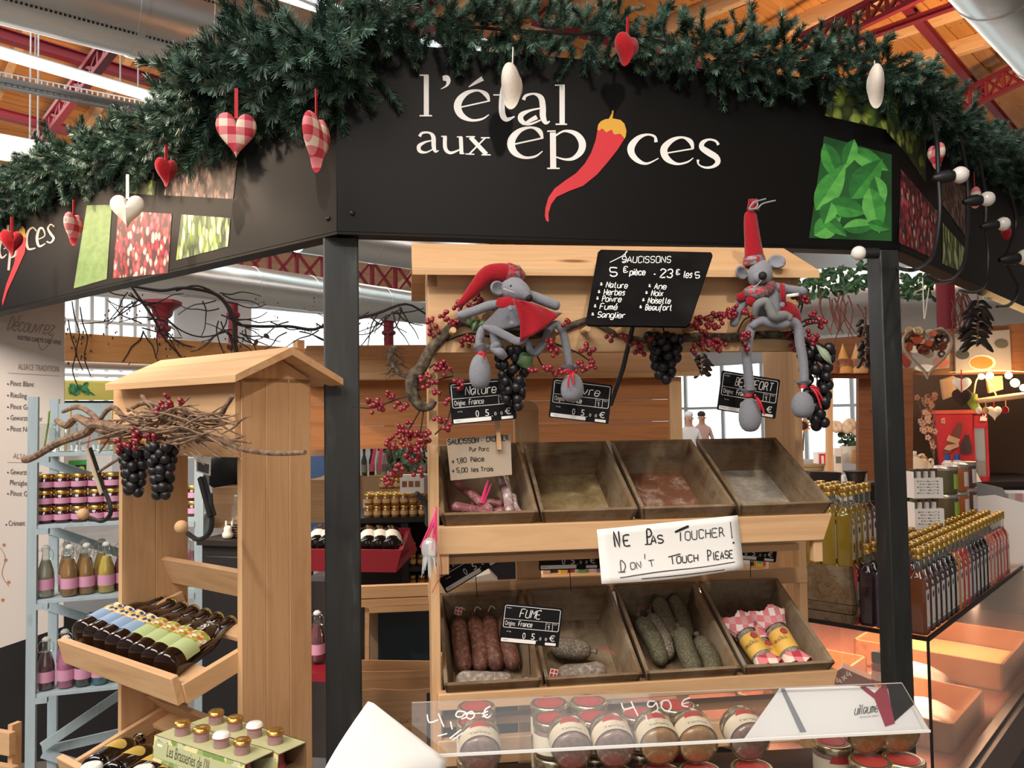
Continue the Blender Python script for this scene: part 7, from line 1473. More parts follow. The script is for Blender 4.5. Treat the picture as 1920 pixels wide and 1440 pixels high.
LABW = mat('white_bottle_label', '#e6e0da', .6)
LQ = [liquid('brown_vinegar', '#6d3f28', .08), liquid('chestnut_vinegar', '#4a2a22', .08), liquid('plum_vinegar', '#33242a', .08), liquid('black_vinegar', '#101012', .08), liquid('amber_vinegar', '#b57238', .1), liquid('red_vinegar', '#a83a2c', .1), liquid('violet_vinegar', '#4a3f4d', .1), liquid('pink_vinegar', '#c26a55', .12)]
LN = ['brown', 'chestnut', 'plum', 'black', 'amber', 'red', 'violet', 'pink']
G5 = 'square bottles on the glass counter'
seq = [0, 1, 2, 2, 2, 3, 3, 4, 5, 5, 6, 2, 3, 3, 3, 7, 7, 5, 5, 7, 5]
sq0 = sqbottle('x', LQ[0], G5); first_ = True; ncol = {}
for i, c in enumerate(seq):
    for j in range(6 if i < 9 else 3):
        cc = c if j == 0 else seq[(i * 3 + j * 5) % 12]; l = (.035 + i * .058 + (.004 if j % 2 else 0), .03 + j * .05, .001)
        lb = '%s square bottle, %s in from the glass edge, %s back from the counter corner' % (LN[cc], ORD[j], ORD[i] if i < 20 else 'twenty-first')
        if first_: o = sq0; o['label'] = lb; o.location = FC.w(l); first_ = False
        else: o = dup(sq0, FC.w(l), None, lb, swap={'contents': LQ[cc]})
        o.rotation_euler = (0, 0, FC.a + random.uniform(-.02, .02)); o.scale = (1.13, 1.13, 1.27)
# ---- stacked dark crates with oil bottles
k0 = FC.l(at(1606, 1174, 2.53)); STK = OLD[0]
def ring(z0, z1, o0, o1, label):
    T = thing('stacked_crate', label, 'crate', FC, group='crates stacked on the glass counter'); Wx, Wy = .34, .30; t = .01; x0, y0 = k0.x, k0.y
    for nm, a, b, n in (('front_board', (0, 0), (Wx, 0), (0, 1)), ('side_board', (0, 0), (0, Wy), (1, 0)), ('back_board', (0, Wy), (Wx, Wy), (0, -1)), ('side_board', (Wx, 0), (Wx, Wy), (-1, 0))):
        def P(q, z, o_): return V((x0 + q[0] + (o_ if q[0] == 0 else -o_), y0 + q[1] + (o_ if q[1] == 0 else -o_), z))
        n3 = V((n[0] * t, n[1] * t, 0)); A, B, C, D = P(a, z0, o0), P(b, z0, o0), P(b, z1, o1), P(a, z1, o1); mb = MB(); mb.hull8([A, B, B + n3, A + n3], [D, C, C + n3, D + n3]); obj(nm, mb, STK, T, bev=.001)
    mb = MB(); mb.bx(x0 + max(o0, o1) + t, x0 + Wx - max(o0, o1) - t, y0 + max(o0, o1) + t, y0 + Wy - max(o0, o1) - t, z1 - .012, z1 - .004); obj('bottom_board', mb, STK, T)
ring(.001, .03, .012, .0, 'lowest of three dark crates stacked on the glass counter'); ring(.032, .062, .008, .0, 'middle of three dark crates stacked on the glass counter'); ring(.064, .18, .0, .014, 'tall top crate of the stack, carrying oil bottles')
OIL = [liquid('olive_oil', '#a98a2c', .06, .25), liquid('dark_oil', '#7d5a22', .06, .2), liquid('brown_oil', '#4f3020', .08)]
for i in range(5):
    for j in range(5):
        c = 0 if i < 3 else (1 if i == 3 else 2); l = (k0.x + .045 + i * .052, k0.y + .04 + j * .052, .178); dup(sq0, FC.w(l), (0, 0, FC.a + random.uniform(-.05, .05)), '%s oil bottle on the crate stack, %s along and %s back' % (('golden', 'dark golden', 'brown')[c], ORD[i], ORD[j]), 'oil bottles on the crate stack', {'contents': OIL[c]})
# ---- spice boxes, jars, sachets
def bx4(par, name, x0, x1, y0, y1, z0, z1, m_, **kw): mb = MB(); mb.bx(x0, x1, y0, y1, z0, z1); return obj(name, mb, m_, par, **kw)
g0 = FC.l(at(1706, 1000, 3.0)); SPICE = [liquid('green_spice', '#4f4d32', .4), liquid('orange_spice', '#b5642c', .4), liquid('brown_spice', '#5a3a2c', .4)]
for k in range(4):
    f = Fr(FC.w((g0.x, g0.y - .02, .002 + .115 * k)), radians(5)); t = thing('spice_jar_box', 'white printed box of little spice jars, %s from the bottom of its stack' % ORD[k], 'box', f, group='boxes of spice jars')
    bx4(t, 'carton', 0, .115, 0, .06, 0, .075, PAPER)
    for i in range(4): mb = MB(); x = .015 + i * .028; mb.lathe([(.012, .076), (.0125, .098), (.0135, .099), (.0135, .108), (1e-5, .109)], 12, T=Matrix.Translation((x, .03, 0))); obj('jar', mb, SPICE[2] if i % 2 else SPICE[0], t, sharp=50); bx4(t, 'divider', x - .0155, x - .0145, .0, .06, .075, .1, PAPER)
    mb = MB()
    for q in range(5): hand(mb, 'saveurs', .012 + .01 * (q % 2), -.062 + .011 * q, .1, -.06 + .011 * q, .006, .0012, lambda x, y: V((x, -.0008, -y)), jit=.5)
    obj('script_print', mb, mat('brown_print', '#7b6a58', .6) if k == 0 else MT['brown_print'], t, flat=True)
tj = None
for (px, d, cols) in ((1776, 3.25, (0, 0, 0, 0)), (1796, 3.35, (1, 1, 1, 1)), (1812, 3.5, (2, 2, 2, 2))):
    for k in range(4):
        p_ = at(px, 1000, d); lb = 'clear jar of %s spice, %s from the bottom of its pile' % (('green', 'orange', 'brown')[cols[k]], ORD[k]); loc = V((p_.x, p_.y, ZT + .002 + k * .112))
        if tj is None:
            tj = thing('spice_jar', lb, 'jar', loc=loc, group='big spice jars in piles'); mb = MB(); mb.lathe([(.044, 0), (.046, .004), (.046, .095)], 20); obj('contents', mb, SPICE[0], tj, sharp=50); mb = MB(); mb.lathe([(.047, .094), (.048, .097), (.048, .108), (.045, .111)], 20); obj('lid', mb, SILV, tj, sharp=50)
            mb = MB(); mb.grid(lambda u, v: V((.0466 * sin(.2 + u), -.0466 * cos(.2 + u), .02 + .06 * v)), 8, 1); obj('label', mb, mat('lime_label', '#9fc04a', .5), tj, sharp=80)
        else: dup(tj, loc, None, lb, swap={'contents': SPICE[cols[k]], 'label': MT['lime_label'] if cols[k] == 0 else LABW})
f = Fr(at(1815, 975, 3.5), radians(-12)); sb_ = thing('sachet_box', 'white open box filled with upright sachets at the right edge', 'box', f); q = f.p
mb = MB(); mb.prism([q(x, y) for x, y in ((1817, 932), (1866, 928), (1990, 962), (1990, 1075), (1817, 1060))], (0, .006, 0)); obj('front_panel', mb, PAPER, sb_); bx4(sb_, 'back_panel', q(1817, 930).x, q(1990, 930).x, .16, .166, q(1900, 1060).z, q(1900, 935).z, PAPER); bx4(sb_, 'bottom', q(1817, 930).x, q(1990, 930).x, 0, .16, q(1900, 1066).z, q(1900, 1056).z, PAPER)
SAC = [mat('silver_sachet', '#c4bdb8', .3), mat('rose_sachet', '#c08a8e', .35)]
for i in range(9):
    x = q(1826 + i * 13.5, 930).x; t = thing('sachet', 'upright clear sachet in the white box, %s from left' % ORD[i], 'sachet', loc=f.w((x, .06, q(1850, 940).z)), rot=(0, 0, f.a), group='sachets in the white box'); bx4(t, 'pouch', -.014, .014, -.005, .005, -.1, .03, SAC[0 if i < 4 else i % 2], bev=.002); bx4(t, 'header_seal', -.014, .014, -.003, .003, .03, .043, PAPER)
mb = MB(); mb.prism([q(x, y, .05) for x, y in ((1815, 930), (1830, 905), (1880, 915), (1890, 932))], (0, .1, 0)); one('grey_packet', mb, mat('grey_film', '#8f8a88', .3), 'grey flat packet lying on the sachet box', 'packet', f)
# ---- rear counter and its goods
f = Fr(at(1690, 905, 4.7), radians(0)); q = f.p; rc = thing('rear_counter', 'dark counter at the back of the right stall', 'counter', f)
xa = q(1500, 905).x; xb = q(2020, 905).x; bx4(rc, 'worktop', xa, xb, -.05, .6, -.03, 0, DKW); bx4(rc, 'front_panel', xa, xb, -.02, .0, -1.2, -.03, DARK)
ZC = f.O.z
def onc(px, y=.1): return V((q(px, 900, y).x, y, 0))
# red drinks cabinet
pz_ = f.w(onc(1757, .05)); fb_ = Fr(pz_, radians(-26)); c1 = fb_.p(1858, 895, .0).x; rcab = thing('red_cabinet', 'red retro drinks cabinet with bottle picture, right of the post', 'cabinet', fb_); hh = fb_.p(1775, 776, .04).z; CR_ = mat('cabinet_red', '#b9202a', .4); CR2 = mat('cabinet_orange_red', '#d8563f', .4)
w_ = c1; X0 = 0
mb = MB(); mb.hull8([V((X0 + w_ * .1, .05, 0)), V((X0 + w_ * .66, .05, 0)), V((X0 + w_ * .66, .36, 0)), V((X0 + w_ * .1, .36, 0))], [V((X0 + w_ * .0, .04, hh)), V((X0 + w_ * .72, .04, hh)), V((X0 + w_ * .72, .36, hh)), V((X0, .36, hh))]); obj('body', mb, CR_, rcab)
mb = MB(); mb.bx(X0 - .01, X0 + w_ * .95, .03, .38, hh, hh + .022); obj('top', mb, CR2, rcab)
for a in ((X0 + w_ * .68, X0 + w_ * .75, .06, .1, 0, hh), (X0 + w_ * .95, X0 + w_, .06, .1, 0, hh * .8), (X0 + w_ * .68, X0 + w_, .06, .1, hh * .78, hh), (X0 + w_ * .68, X0 + w_, .06, .1, 0, .03)): mb = MB(); mb.bx(*a); obj('door_frame', mb, CR_, rcab)
mb = MB(); mb.bx(X0 + w_ * .75, X0 + w_ * .95, .08, .085, .03, hh * .78); obj('door_glass', mb, GLASS, rcab); mb = MB(); mb.bx(X0 + w_ * .7, X0 + w_, .3, .34, 0, hh); obj('back_panel', mb, mat('cabinet_back', '#b9b1a6', .6), rcab)
mb = MB(); z3_ = lambda x, y: fb_.p(1640 + x / 6.857, 680 + y / 6.857, .036)
mb.poly([z3_(x, y) for x, y in ((1350, 745), (1362, 690), (1385, 695), (1392, 660), (1402, 700), (1430, 655), (1440, 665), (1425, 705), (1448, 715), (1440, 750))]); obj('pictogram', mb, WHITE, rcab, flat=True)
BRN = mat('picture_brown', '#6a3a30', .5); BRN2 = mat('picture_dark', '#3a1f20', .5); TANP = mat('picture_tan', '#c59a7c', .5)
for i, (pts, m_, nm) in enumerate((([(890, 1130), (1010, 880), (1085, 765), (1130, 785), (1110, 900), (1060, 1060), (980, 1160), (900, 1180)], BRN, 'bottle_picture'), ([(950, 930), (1100, 985), (1070, 1050), (920, 1000)], TANP, 'label_picture'), ([(890, 1110), (930, 1060), (1080, 1040), (1085, 1080), (960, 1130)], TANP, 'hand_picture'), ([(1100, 1160), (1110, 1040), (1150, 960), (1155, 930), (1215, 930), (1225, 1000), (1245, 1080), (1240, 1170)], BRN2, 'bottle_picture'))):
    mb = MB(); mb.poly([fb_.p(1640 + x / 6.857, 680 + y / 6.857, .034 - .002 * i) for x, y in pts]); obj(nm, mb, m_, rcab, flat=True)
# plastic jugs, packets, bouquet
JUG = mat('white_plastic', '#d9d2c6', .45)
for i, (px, w2, h2) in enumerate(((1712, .075, .17), (1734, .05, .14))):
    c = onc(px, -.0); t = thing('plastic_jug', ('large translucent white jug right of the post', 'smaller white jug with orange mark')[i], 'jug', loc=f.w(c + V((0, 0, 0))), rot=(0, 0, .2)); mb = MB(); mb.lathe([(w2 * .9, 0), (w2, .01), (w2, h2 * .7), (w2 * .5, h2 * .85), (w2 * .3, h2 * .9), (w2 * .3, h2)], 16, sq=.4); obj('body', mb, JUG, t, sharp=60); mb = MB(); mb.lathe([(w2 * .33, h2), (w2 * .33, h2 * 1.08)], 12); obj('cap', mb, mat('orange_cap', '#d08a3c', .5) if i == 1 else WPLAST, t); mb = MB(); mb.tube([V((w2 * .4, -.01, h2 * .9)), V((w2 * .9, -.01, h2 * .95)), V((w2 * 1.0, -.01, h2 * .7))], .008, 7, k=4); obj('handle', mb, JUG, t)
BLU = mat('blue_cap', '#2a4f9a', .4)
for i, px in enumerate((1778, 1796)): t = thing('white_bottle', 'white bottle with blue cap before the red cabinet, ' + ('left', 'right')[i], 'bottle', loc=f.w(onc(px, -.02))); mb = MB(); mb.lathe([(.026, 0), (.028, .01), (.028, .11), (.014, .13)], 14, sq=.5); obj('body', mb, WPLAST, t, sharp=60); mb = MB(); mb.lathe([(.017, .13), (.017, .16), (.012, .162)], 12); obj('cap', mb, BLU, t)
for i, (px, s_) in enumerate(((1742, .07), (1760, .06), (1815, .08))):
    c = onc(px, -.035); mb = MB(); mb.add([c + V(v) * s_ for v in ((-1, 0, 0), (1, 0, 0), (1, .4, 0), (-1, .4, 0), (-.5, .1, 1.1), (.3, .1, 1.5), (.6, .3, .8))], [(0, 1, 5, 4), (1, 2, 6), (1, 6, 5), (2, 3, 6), (3, 4, 5, 6), (3, 0, 4), (0, 3, 2, 1)]); one('crumpled_packet', mb, PAPER, ('crumpled white packet beside the jug', 'folded white packet left of the red cabinet', 'crumpled white paper at the foot of the red cabinet')[i], 'packet', f)
BLS = mat('dried_blossom', '#c9a08e', .8); t = thing('dried_bouquet', 'bouquet of dried pink blossoms left of the red cabinet', 'bouquet', f); mb = MB(); base = q(1752, 862, .1)
tips = []
for k in range(46):
    px = random.gauss(1742, 11); py = random.uniform(738, 838); 
    if py > 810: px = random.uniform(1722, 1760)
    p_ = q(px, py, .1 + random.uniform(-.04, .04)); tips.append(p_)
    if k % 3 == 0: mb.tube([base, base.lerp(p_, .5) + V((0, 0, .01)), p_], .0018, 4, k=3)
obj('stems', mb, BRANCH, t, kind='stuff'); 
for p_ in tips:
    mb = MB()
    for j in range(5): a = j * 1.257; mb.ball(p_ + V((.011 * cos(a), -.004, .011 * sin(a))), .009, 6, 4, sc=(1, .5, 1))
    obj('blossom', mb, BLS, t, sharp=80)
mb = MB(); mb.lathe([(.03, -.06), (.035, 0), (.02, .03)], 12, T=Matrix.Translation(V((base.x, .1, .06)))); obj('vase', mb, JUG, t)
# louvred rack at far right
RK = wood('rack_wood', '#8a6c4c', '#6d5238', '#4a3624', 0, .6); f5 = Fr(at(1856, 900, 5.6), radians(0)); rk = thing('slatted_rack', 'slatted wooden rack with goods at the right edge', 'rack', f5)
for i in range(9): a = f5.p(1858, 786 + i * 14, 0); b = f5.p(1990, 790 + i * 14, 0); mb = MB(); mb.hull8([V((a.x, 0, a.z - .03)), V((b.x, 0, a.z - .03)), V((b.x, .02, a.z - .03)), V((a.x, .02, a.z - .03))], [V((a.x, .07, a.z)), V((b.x, .07, a.z)), V((b.x, .09, a.z)), V((a.x, .09, a.z))]); obj('slat', mb, RK, rk)
for px in (1857, 1985): a = f5.p(px, 785, 0); mb = MB(); mb.bx(a.x - .02, a.x + .02, .02, .08, f5.p(1900, 915).z, a.z); obj('upright', mb, RK, rk)
for i, (px, py, c_) in enumerate(((1870, 800, '#e0d6c8'), (1885, 845, '#d9d2c8'), (1900, 842, '#c9564a'), (1880, 886, '#4a5f8a'), (1905, 885, '#c9c4c0'), (1868, 842, '#c98a5a'))): a = f5.p(px, py, -.02); mb = MB(); mb.lathe([(.03, -.05), (.032, 0), (.02, .01)], 10, sq=.5, T=Matrix.Translation(a)); one('rack_item', mb, mat('rack_good_%d' % i, c_, .5), 'small %s item on the slatted rack' % ('ivory', 'upper white', 'red', 'blue', 'lower white', 'tan')[i], 'goods', f5)
# brown stall frame with food pictures
f4 = Fr(at(1690, 660, 4.4), radians(-3)); q4 = f4.p; BRW = wood('brown_stall_wood', '#7d5237', '#694229', '#452a1a', 0, .6); sf = thing('brown_stall_frame', 'brown timber frame of the right stall with a picture band', 'stall frame', f4)
for nm, pts, y in (('picture_band', ((1530, 636), (2000, 600), (2000, 700), (1530, 706)), .06), ('shelf_lip', ((1530, 702), (1660, 704), (1660, 710), (1530, 708)), .02), ('left_post', ((1610, 700), (1645, 700), (1645, 902), (1610, 902)), .1), ('right_post', ((1693, 690), (1712, 690), (1712, 902), (1693, 902)), .02), ('thin_post', ((1552, 706), (1562, 706), (1562, 905), (1552, 905)), .03)): mb = MB(); mb.prism([q4(x, y_, y) for x, y_ in pts], (0, .04, 0)); obj(nm, mb, BRW if nm != 'thin_post' else PINE[2], sf)
mb = MB(); mb.prism([q4(x, y_, .95) for x, y_ in ((1690, 695), (2000, 690), (2000, 900), (1690, 900))], (0, .03, 0)); obj('back_panel', mb, mat('dim_brown_panel', '#5a4534', .7), sf)
for i, (pts, lb) in enumerate((([(1693, 640), (1782, 632), (1780, 690), (1693, 698)], 'food photo board behind the dried fruit heart'), ([(1791, 626), (1893, 618), (1897, 696), (1792, 700)], 'photo board of orange spice on a plate, behind the chillies'))):
    t = thing('food_picture', lb, 'picture', f4); mb = MB(); mb.prism([q4(x, y_, .045) for x, y_ in pts], (0, .012, 0)); obj('board', mb, mat('photo_grey_%d' % i, '#86807f', .5), t)
    els = ([(1715, 650, 14, 12, '#c9c0b8'), (1700, 672, 10, 18, '#7b2a24'), (1765, 680, 14, 9, '#b0573a'), (1735, 690, 20, 7, '#d5ccc6')] if i == 0 else [(1842, 680, 26, 15, '#cdb8ac'), (1840, 680, 22, 12, '#c26a30'), (1805, 665, 13, 9, '#2f3130'), (1878, 645, 13, 8, '#4b4a42'), (1805, 634, 12, 5, '#8f7350')])
    for j, (cx_, cy_, rx, ry, c_) in enumerate(els): mb = MB(); mb.poly([q4(cx_ + rx * cos(-k * .524), cy_ + ry * -sin(-k * .524), .043 - .001 * j) for k in range(12)][::-1]); obj('printed_shape', mb, mat('print_%d_%d' % (i, j), c_, .5), t, flat=True)
# tree-shaped pastries
for i, (px, c_) in enumerate(((1557, '#8a4f38'), (1582, '#c08a48'), (1607, '#b98d5c'))):
    b_ = q4(px, 700, -.02); tpz = q4(px, 643, -.02).z; t = thing('pointed_ornament', ('dark', 'golden', 'pale')[i] + ' cone-shaped bread ornament on the brown stall shelf', 'ornament', f4); h = tpz - b_.z
    mb = MB(); mb.lathe([(.055, 0), (.06, .02), (.035, h * .4), (.014, h * .75), (1e-5, h)], 14, T=Matrix.Translation(b_)); obj('cone', mb, mat('bread_%d' % i, c_, .7), t, sharp=60); mb = MB(); mb.ball(b_ + V((0, -.02, .04)), .062, 10, 6, sc=(1.1, .5, .7)); obj('loaf', mb, saumat('loaf_crust_%d' % i, '#7d4a32', '#59321f', '#a8714a', 30), t, sharp=80)
# chilli strings
CHL = mat('dried_chilli', '#27201f', .35)
def chillies(px0, py0, py1, d, n, w2, label, m_=CHL, L_=38):
    t = thing('chilli_string', label, 'chilli string', WORLD); mb = MB(); mb.tube([at(px0, py0 - 30, d), at(px0 + 2, (py0 + py1) / 2, d), at(px0, py1, d)], .004, 6); obj('cord', mb, BRANCH, t)
    for k in range(n):
        py = py0 + (py1 - py0) * k / n; a = random.choice((-1, 1)) * random.uniform(.1, 1.1) + (0 if k % 2 else pi); s_ = 1 if k % 2 else -1; dx = s_ * random.uniform(.5, 1) * w2; dy = random.uniform(.0, .7) * L_; mb = MB()
        blob(WORLD, [(px0, py, 2.5), (px0 + dx * .4, py + dy * .2 - random.uniform(0, 8), random.uniform(4, 6)), (px0 + dx * .8, py + dy * .6, random.uniform(3.5, 5.5)), (px0 + dx * 1.1, py + dy, 1.5)], d + random.uniform(-.05, .05), .7, 8, 3, mb); obj('chilli', mb, m_, t, sharp=80)
chillies(1832, 565, 650, 3.1, 22, 34, 'string of dark dried chillies hanging below the right sign panel'); chillies(1622, 605, 690, 3.4, 14, 18, 'string of dark dried chillies partly behind the right post', L_=26); chillies(1315, 668, 705, 3.2, 10, 22, 'small dark chilli bunch seen below the berries, right of centre', L_=18)
# dried fruit heart
t = thing('fruit_heart', 'see-through heart packed with dried fruit slices, right of the post', 'ornament', WORLD); d = 3.0
hp2 = [at(1739 + 46 * (16 * sin(a) ** 3) / 16, 655 - 52 * (13 * cos(a) - 5 * cos(2 * a) - 2 * cos(3 * a) - cos(4 * a)) / 16.5, d) for a in [2 * pi * k / 40 for k in range(41)]]
mb = MB(); mb.tube(hp2, .006, 8, cap=False); obj('rim', mb, mat('clear_rim', '#9a8d7c', .2), t); mb = MB(); mb.poly([p + V((0, .03, 0)) for p in hp2[:-1]][::-1]); obj('shell', mb, GLASS, t, flat=True)
FRU = [mat('fruit_%d' % i, c, .6) for i, c in enumerate(('#3d2a22', '#8a4a2f', '#d8c19a', '#b5502f', '#5d4232', '#c9a070'))]
for k in range(34):
    for _ in range(50):
        px, py = random.uniform(1698, 1780), random.uniform(612, 705); u, v = (px - 1739) / 46, (655 - py) / 52 * 1.25; 
        if (u * u + v * v - .55) ** 3 - u * u * v ** 3 < 0: break
    c = at(px, py, d + random.uniform(-.01, .02)); r = random.uniform(.012, .022); T = Matrix.Translation(c) @ Matrix.Rotation(pi / 2 + random.uniform(-.6, .6), 4, 'X') @ Matrix.Rotation(random.uniform(-.5, .5), 4, 'Y'); mb = MB(); mb.lathe([(r * .4, -.002), (r, -.003), (r, .003), (r * .4, .002)], 12, T=T, close=(k % 2 == 0)); obj('fruit_slice', mb, FRU[k % 6], t)
mb = MB(); mb.tube([at(1733, 598, d), at(1730, 520, d)], .002, 5); mb.tube([at(1734, 598, d), at(1742, 540, d)], .002, 5); obj('hanging_string', mb, RIBW, t, kind='stuff')
# greenery of the stall behind
t = thing('green_garland', 'leafy green garland with hanging twigs left of the right post', 'garland', WORLD); mb = MB(); LM = [mat('box_leaf_%d' % i, c, .45) for i, c in enumerate(('#3c5a40', '#2a4430', '#587a58'))]
for k in range(330):
    px = random.uniform(1492, 1650) if k < 250 else random.uniform(1690, 1755); py = (545 - (px - 1492) * .22 + random.uniform(-26, 26)) if k < 250 else random.uniform(515, 560); leaf2d(mb, px, py, random.uniform(10, 20), random.uniform(6, 11), random.uniform(0, 6), random.randrange(3), WORLD, 3.3 + random.uniform(-.12, .12), 4)
obj('foliage', mb, LM, t, kind='stuff'); mb = MB()
for k in range(26): px = random.choice((1545, 1560, 1580, 1600, 1795, 1800)) + random.uniform(-12, 12); py = random.uniform(545, 575); blob(WORLD, [(px, py, 1.6), (px + random.uniform(-12, 16), py + 30, 1.4), (px + random.uniform(-20, 25), py + random.uniform(50, 85), .8)], 3.2, 1, 5, 3, mb)
obj('twigs', mb, mat('reddish_twig', '#6a3a30', .8), t, kind='stuff')
# hanging hearts, bags, hoop and glowing bulbs below the picture band
GLOW = mat('glowing_bulb', '#ffe6b0', .3, emit='#ffc46a', es=30); fl_ = thing('fairy_lights', 'warm glowing bulbs hung under the picture band at the right edge', 'string lights', f4)
for px, py, r in ((1840, 706, 7), (1856, 704, 8), (1891, 704, 8), (1903, 718, 10), (1919, 727, 8)):
    c = q4(px, py, -.06); mb = MB(); mb.ball(c, px2m(f4.w(c), r * .8), 12, 8); obj('bulb', mb, GLOW, fl_, sharp=80); lamp('fairy_light', 'POINT', f4.w(c) + V((0, -.06, 0)), (0, 0, 0), .7, (1, .7, .38), .03)
mb = MB(); mb.tube([q4(1838, 704, -.05), q4(1830, 715, -.05), q4(1826, 740, -.05)], .004, 6, k=3); mb.tube([q4(1845, 704, -.05), q4(1860, 725, -.05), q4(1868, 742, -.05)], .004, 6, k=3); mb.tube([q4(1780, 698, -.05), q4(1860, 694, -.05), q4(1960, 700, -.05)], .003, 6, k=3); obj('wire', mb, mat('pale_wire', '#d9c08a', .6), fl_)
def hang(px, py, h, ly, m_, label, name='heart_ornament', w2=1.0): c = f4.w(q4(px, py, ly)); s_ = h * c.y / FPX; t = thing(name, label, 'ornament', loc=c, rot=(0, 0, -.1)); obj('heart', heart_mesh(s_ * w2, s_, .03), m_, t, sharp=80); mb = MB(); mb.tube([V((0, 0, -s_ * .1)), V((0, 0, s_ * .5))], .003, 5); obj('cord', mb, RIB, t)
hang(1803, 708, 30, -.1, WFELT, 'pale wicker heart under the picture band of the right stall', w2=1.15); hang(1803, 730, 36, -.14, mat('dark_brown_felt', '#35231f', .9), 'dark brown heart below the pale one, over the red cabinet')
c = q4(1864, 775, -.1); hang(1864, 762, 26, -.1, WFELT, 'small white heart with red emblem beside the red cabinet')
mb = MB(); blob(f4, [(1826, 738, 7), (1823, 752, 9), (1830, 764, 8), (1838, 770, 5)], -.1, .7, 10, 4, mb); one('green_ornament', mb, mat('lime_plush', '#a9b84a', .8), 'lime green hanging ornament right of the brown heart', 'ornament', f4)
mb = MB(); mb.prism([q4(x, y, -.04) for x, y in ((1764, 712), (1788, 704), (1798, 712), (1790, 742), (1770, 750))], (0, .02, 0)); one('kraft_bag', mb, KRAFT, 'small kraft bag hanging left of the pale heart', 'bag', f4, bev=.004)
mb = MB(); mb.prism([q4(x, y, .0) for x, y in ((1850, 706), (1880, 704), (1882, 730), (1855, 738))], (0, .02, 0)); one('kraft_bag', mb, KRAFT, 'kraft bag hanging between the glowing bulbs', 'bag', f4, bev=.004)
hoop = thing('twig_hoop', 'pale wooden hoop with tiny hanging ornaments at the right edge', 'ornament', f4); mb = MB()
cc = q4(1895, 744, -.15); mb.tube([cc + V((.16 * cos(k * .314), .1 * sin(k * .314), .02 * cos(k * .314))) for k in range(21)], .011, 8, cap=False); obj('hoop', mb, PINE[2], hoop)
for k in range(9):
    a = k * .7; p_ = cc + V((.16 * cos(a), .1 * sin(a), 0)); mb = MB(); mb.tube([p_, p_ - V((0, 0, .05))], .002, 4); mb.ball(p_ - V((0, 0, .07)), .02, 8, 6, sc=(.8, .4, 1)); obj('ornament', mb, (REDFELT, WFELT, FRU[5])[k % 3], hoop)
# goods left of the post on the rear counter
f = Fr(f.O, 0)
t = thing('wicker_basket', 'pale wicker basket with flowers left of the right post', 'basket', loc=f.w(onc(1518, .02)));
for k in range(6): mb = MB(); mb.lathe([(.06 + .003 * k, k * .02), (.066 + .003 * k, k * .02 + .01), (.06 + .003 * k, k * .02 + .02)], 16, sq=.5); obj('weave_row', mb, mat('pale_wicker', '#9a8764', .8) if k == 0 else MT['pale_wicker'], t, sharp=80)
for i, (px, py) in enumerate(((1507, 798), (1640, 795), (1636, 825))):
    c = q(px, py, .05); fw = thing('sunflower', 'dried orange sunflower, ' + ('above the pale wicker basket', 'upper one beside the right post', 'lower one beside the right post')[i], 'flower', f); mb = MB(); mb.ball(c, .024, 10, 6, sc=(1, .5, 1)); obj('center', mb, BRN2, fw, sharp=80); mb = MB()
    for j in range(12): a = j * .524; d_ = V((cos(a), 0, sin(a))); n_ = V((-sin(a), 0, cos(a))); mb.poly([c + d_ * .02 - n_ * .01, c + d_ * .05, c + d_ * .02 + n_ * .01])
    obj('petals', mb, mat('petal_orange', '#c98a45', .7) if i == 0 else MT['petal_orange'], fw, kind='stuff'); mb = MB(); mb.tube([c, c - V((0, -.02, .15))], .004, 5); obj('stem', mb, TWIG, fw)
t = thing('tea_box', 'red and white printed box left of the right post', 'box', f); a, b = q(1534, 882, -.02), q(1557, 848, -.02); bx4(t, 'box', a.x, b.x, -.02, .05, a.z, b.z, PAPER); bx4(t, 'red_print', a.x + .008, b.x - .004, -.0212, -.02, a.z + .03, b.z - .008, RED); bx4(t, 'figure_print', a.x + .02, a.x + .035, -.0222, -.021, a.z + .035, b.z - .02, PAPER)
wf_ = thing('cream_roses', 'cream roses in a tall pot against the bright window', 'flowers', f)
for i, (px, py) in enumerate(((1568, 800), (1594, 796), (1606, 806), (1588, 802))):
    c = q(px, py, .15); mb = MB()
    for j in range(7): a = j * .9; mb.ball(c + V((.02 * cos(a), .01 * sin(a), .016 * sin(a))), .024, 7, 5)
    obj('rose', mb, mat('cream_petal', '#ead2b4', .7) if i == 0 else MT['cream_petal'], wf_, sharp=80); mb = MB(); mb.tube([c, q(1590, 845, .15)], .004, 5); obj('stem', mb, TWIG, wf_)
mb = MB(); [leaf2d(mb, random.uniform(1574, 1606), random.uniform(806, 838), 12, 8, random.uniform(0, 6), random.randrange(3), f, random.uniform(.1, .2), 4) for k in range(26)]; obj('foliage', mb, LM, wf_, kind='stuff'); mb = MB(); c = q(1593, 868, .15); mb.lathe([(.045, c.z), (.055, q(1593, 836, .15).z)], 14, T=Matrix.Translation((c.x, .15, 0))); obj('pot', mb, JUG, wf_)
t = thing('kitchen_scale', 'white upright device beside the rose pot', 'appliance', f); a, b = q(1564, 888, .0), q(1580, 840, 0); bx4(t, 'body', a.x, b.x, 0, .06, a.z, b.z, WPLAST, bev=.008); bx4(t, 'display', a.x + .012, b.x - .012, -.001, 0, a.z + .06, a.z + .1, mat('grey_display', '#7d8480', .3))
mb = MB(); a = q(1602, 868, -.03); mb.prism([q(x, y, -.03) for x, y in ((1601, 844), (1642, 832), (1644, 870), (1601, 870))], (0, .03, 0)); one('kraft_card', mb, KRAFT, 'sloping kraft card beside the right post', 'card', f)
f6 = Fr(at(1590, 945, 3.9), 0); rg = thing('cash_register', 'black cash register left of the right post, above the oil bottles', 'cash register', f6)
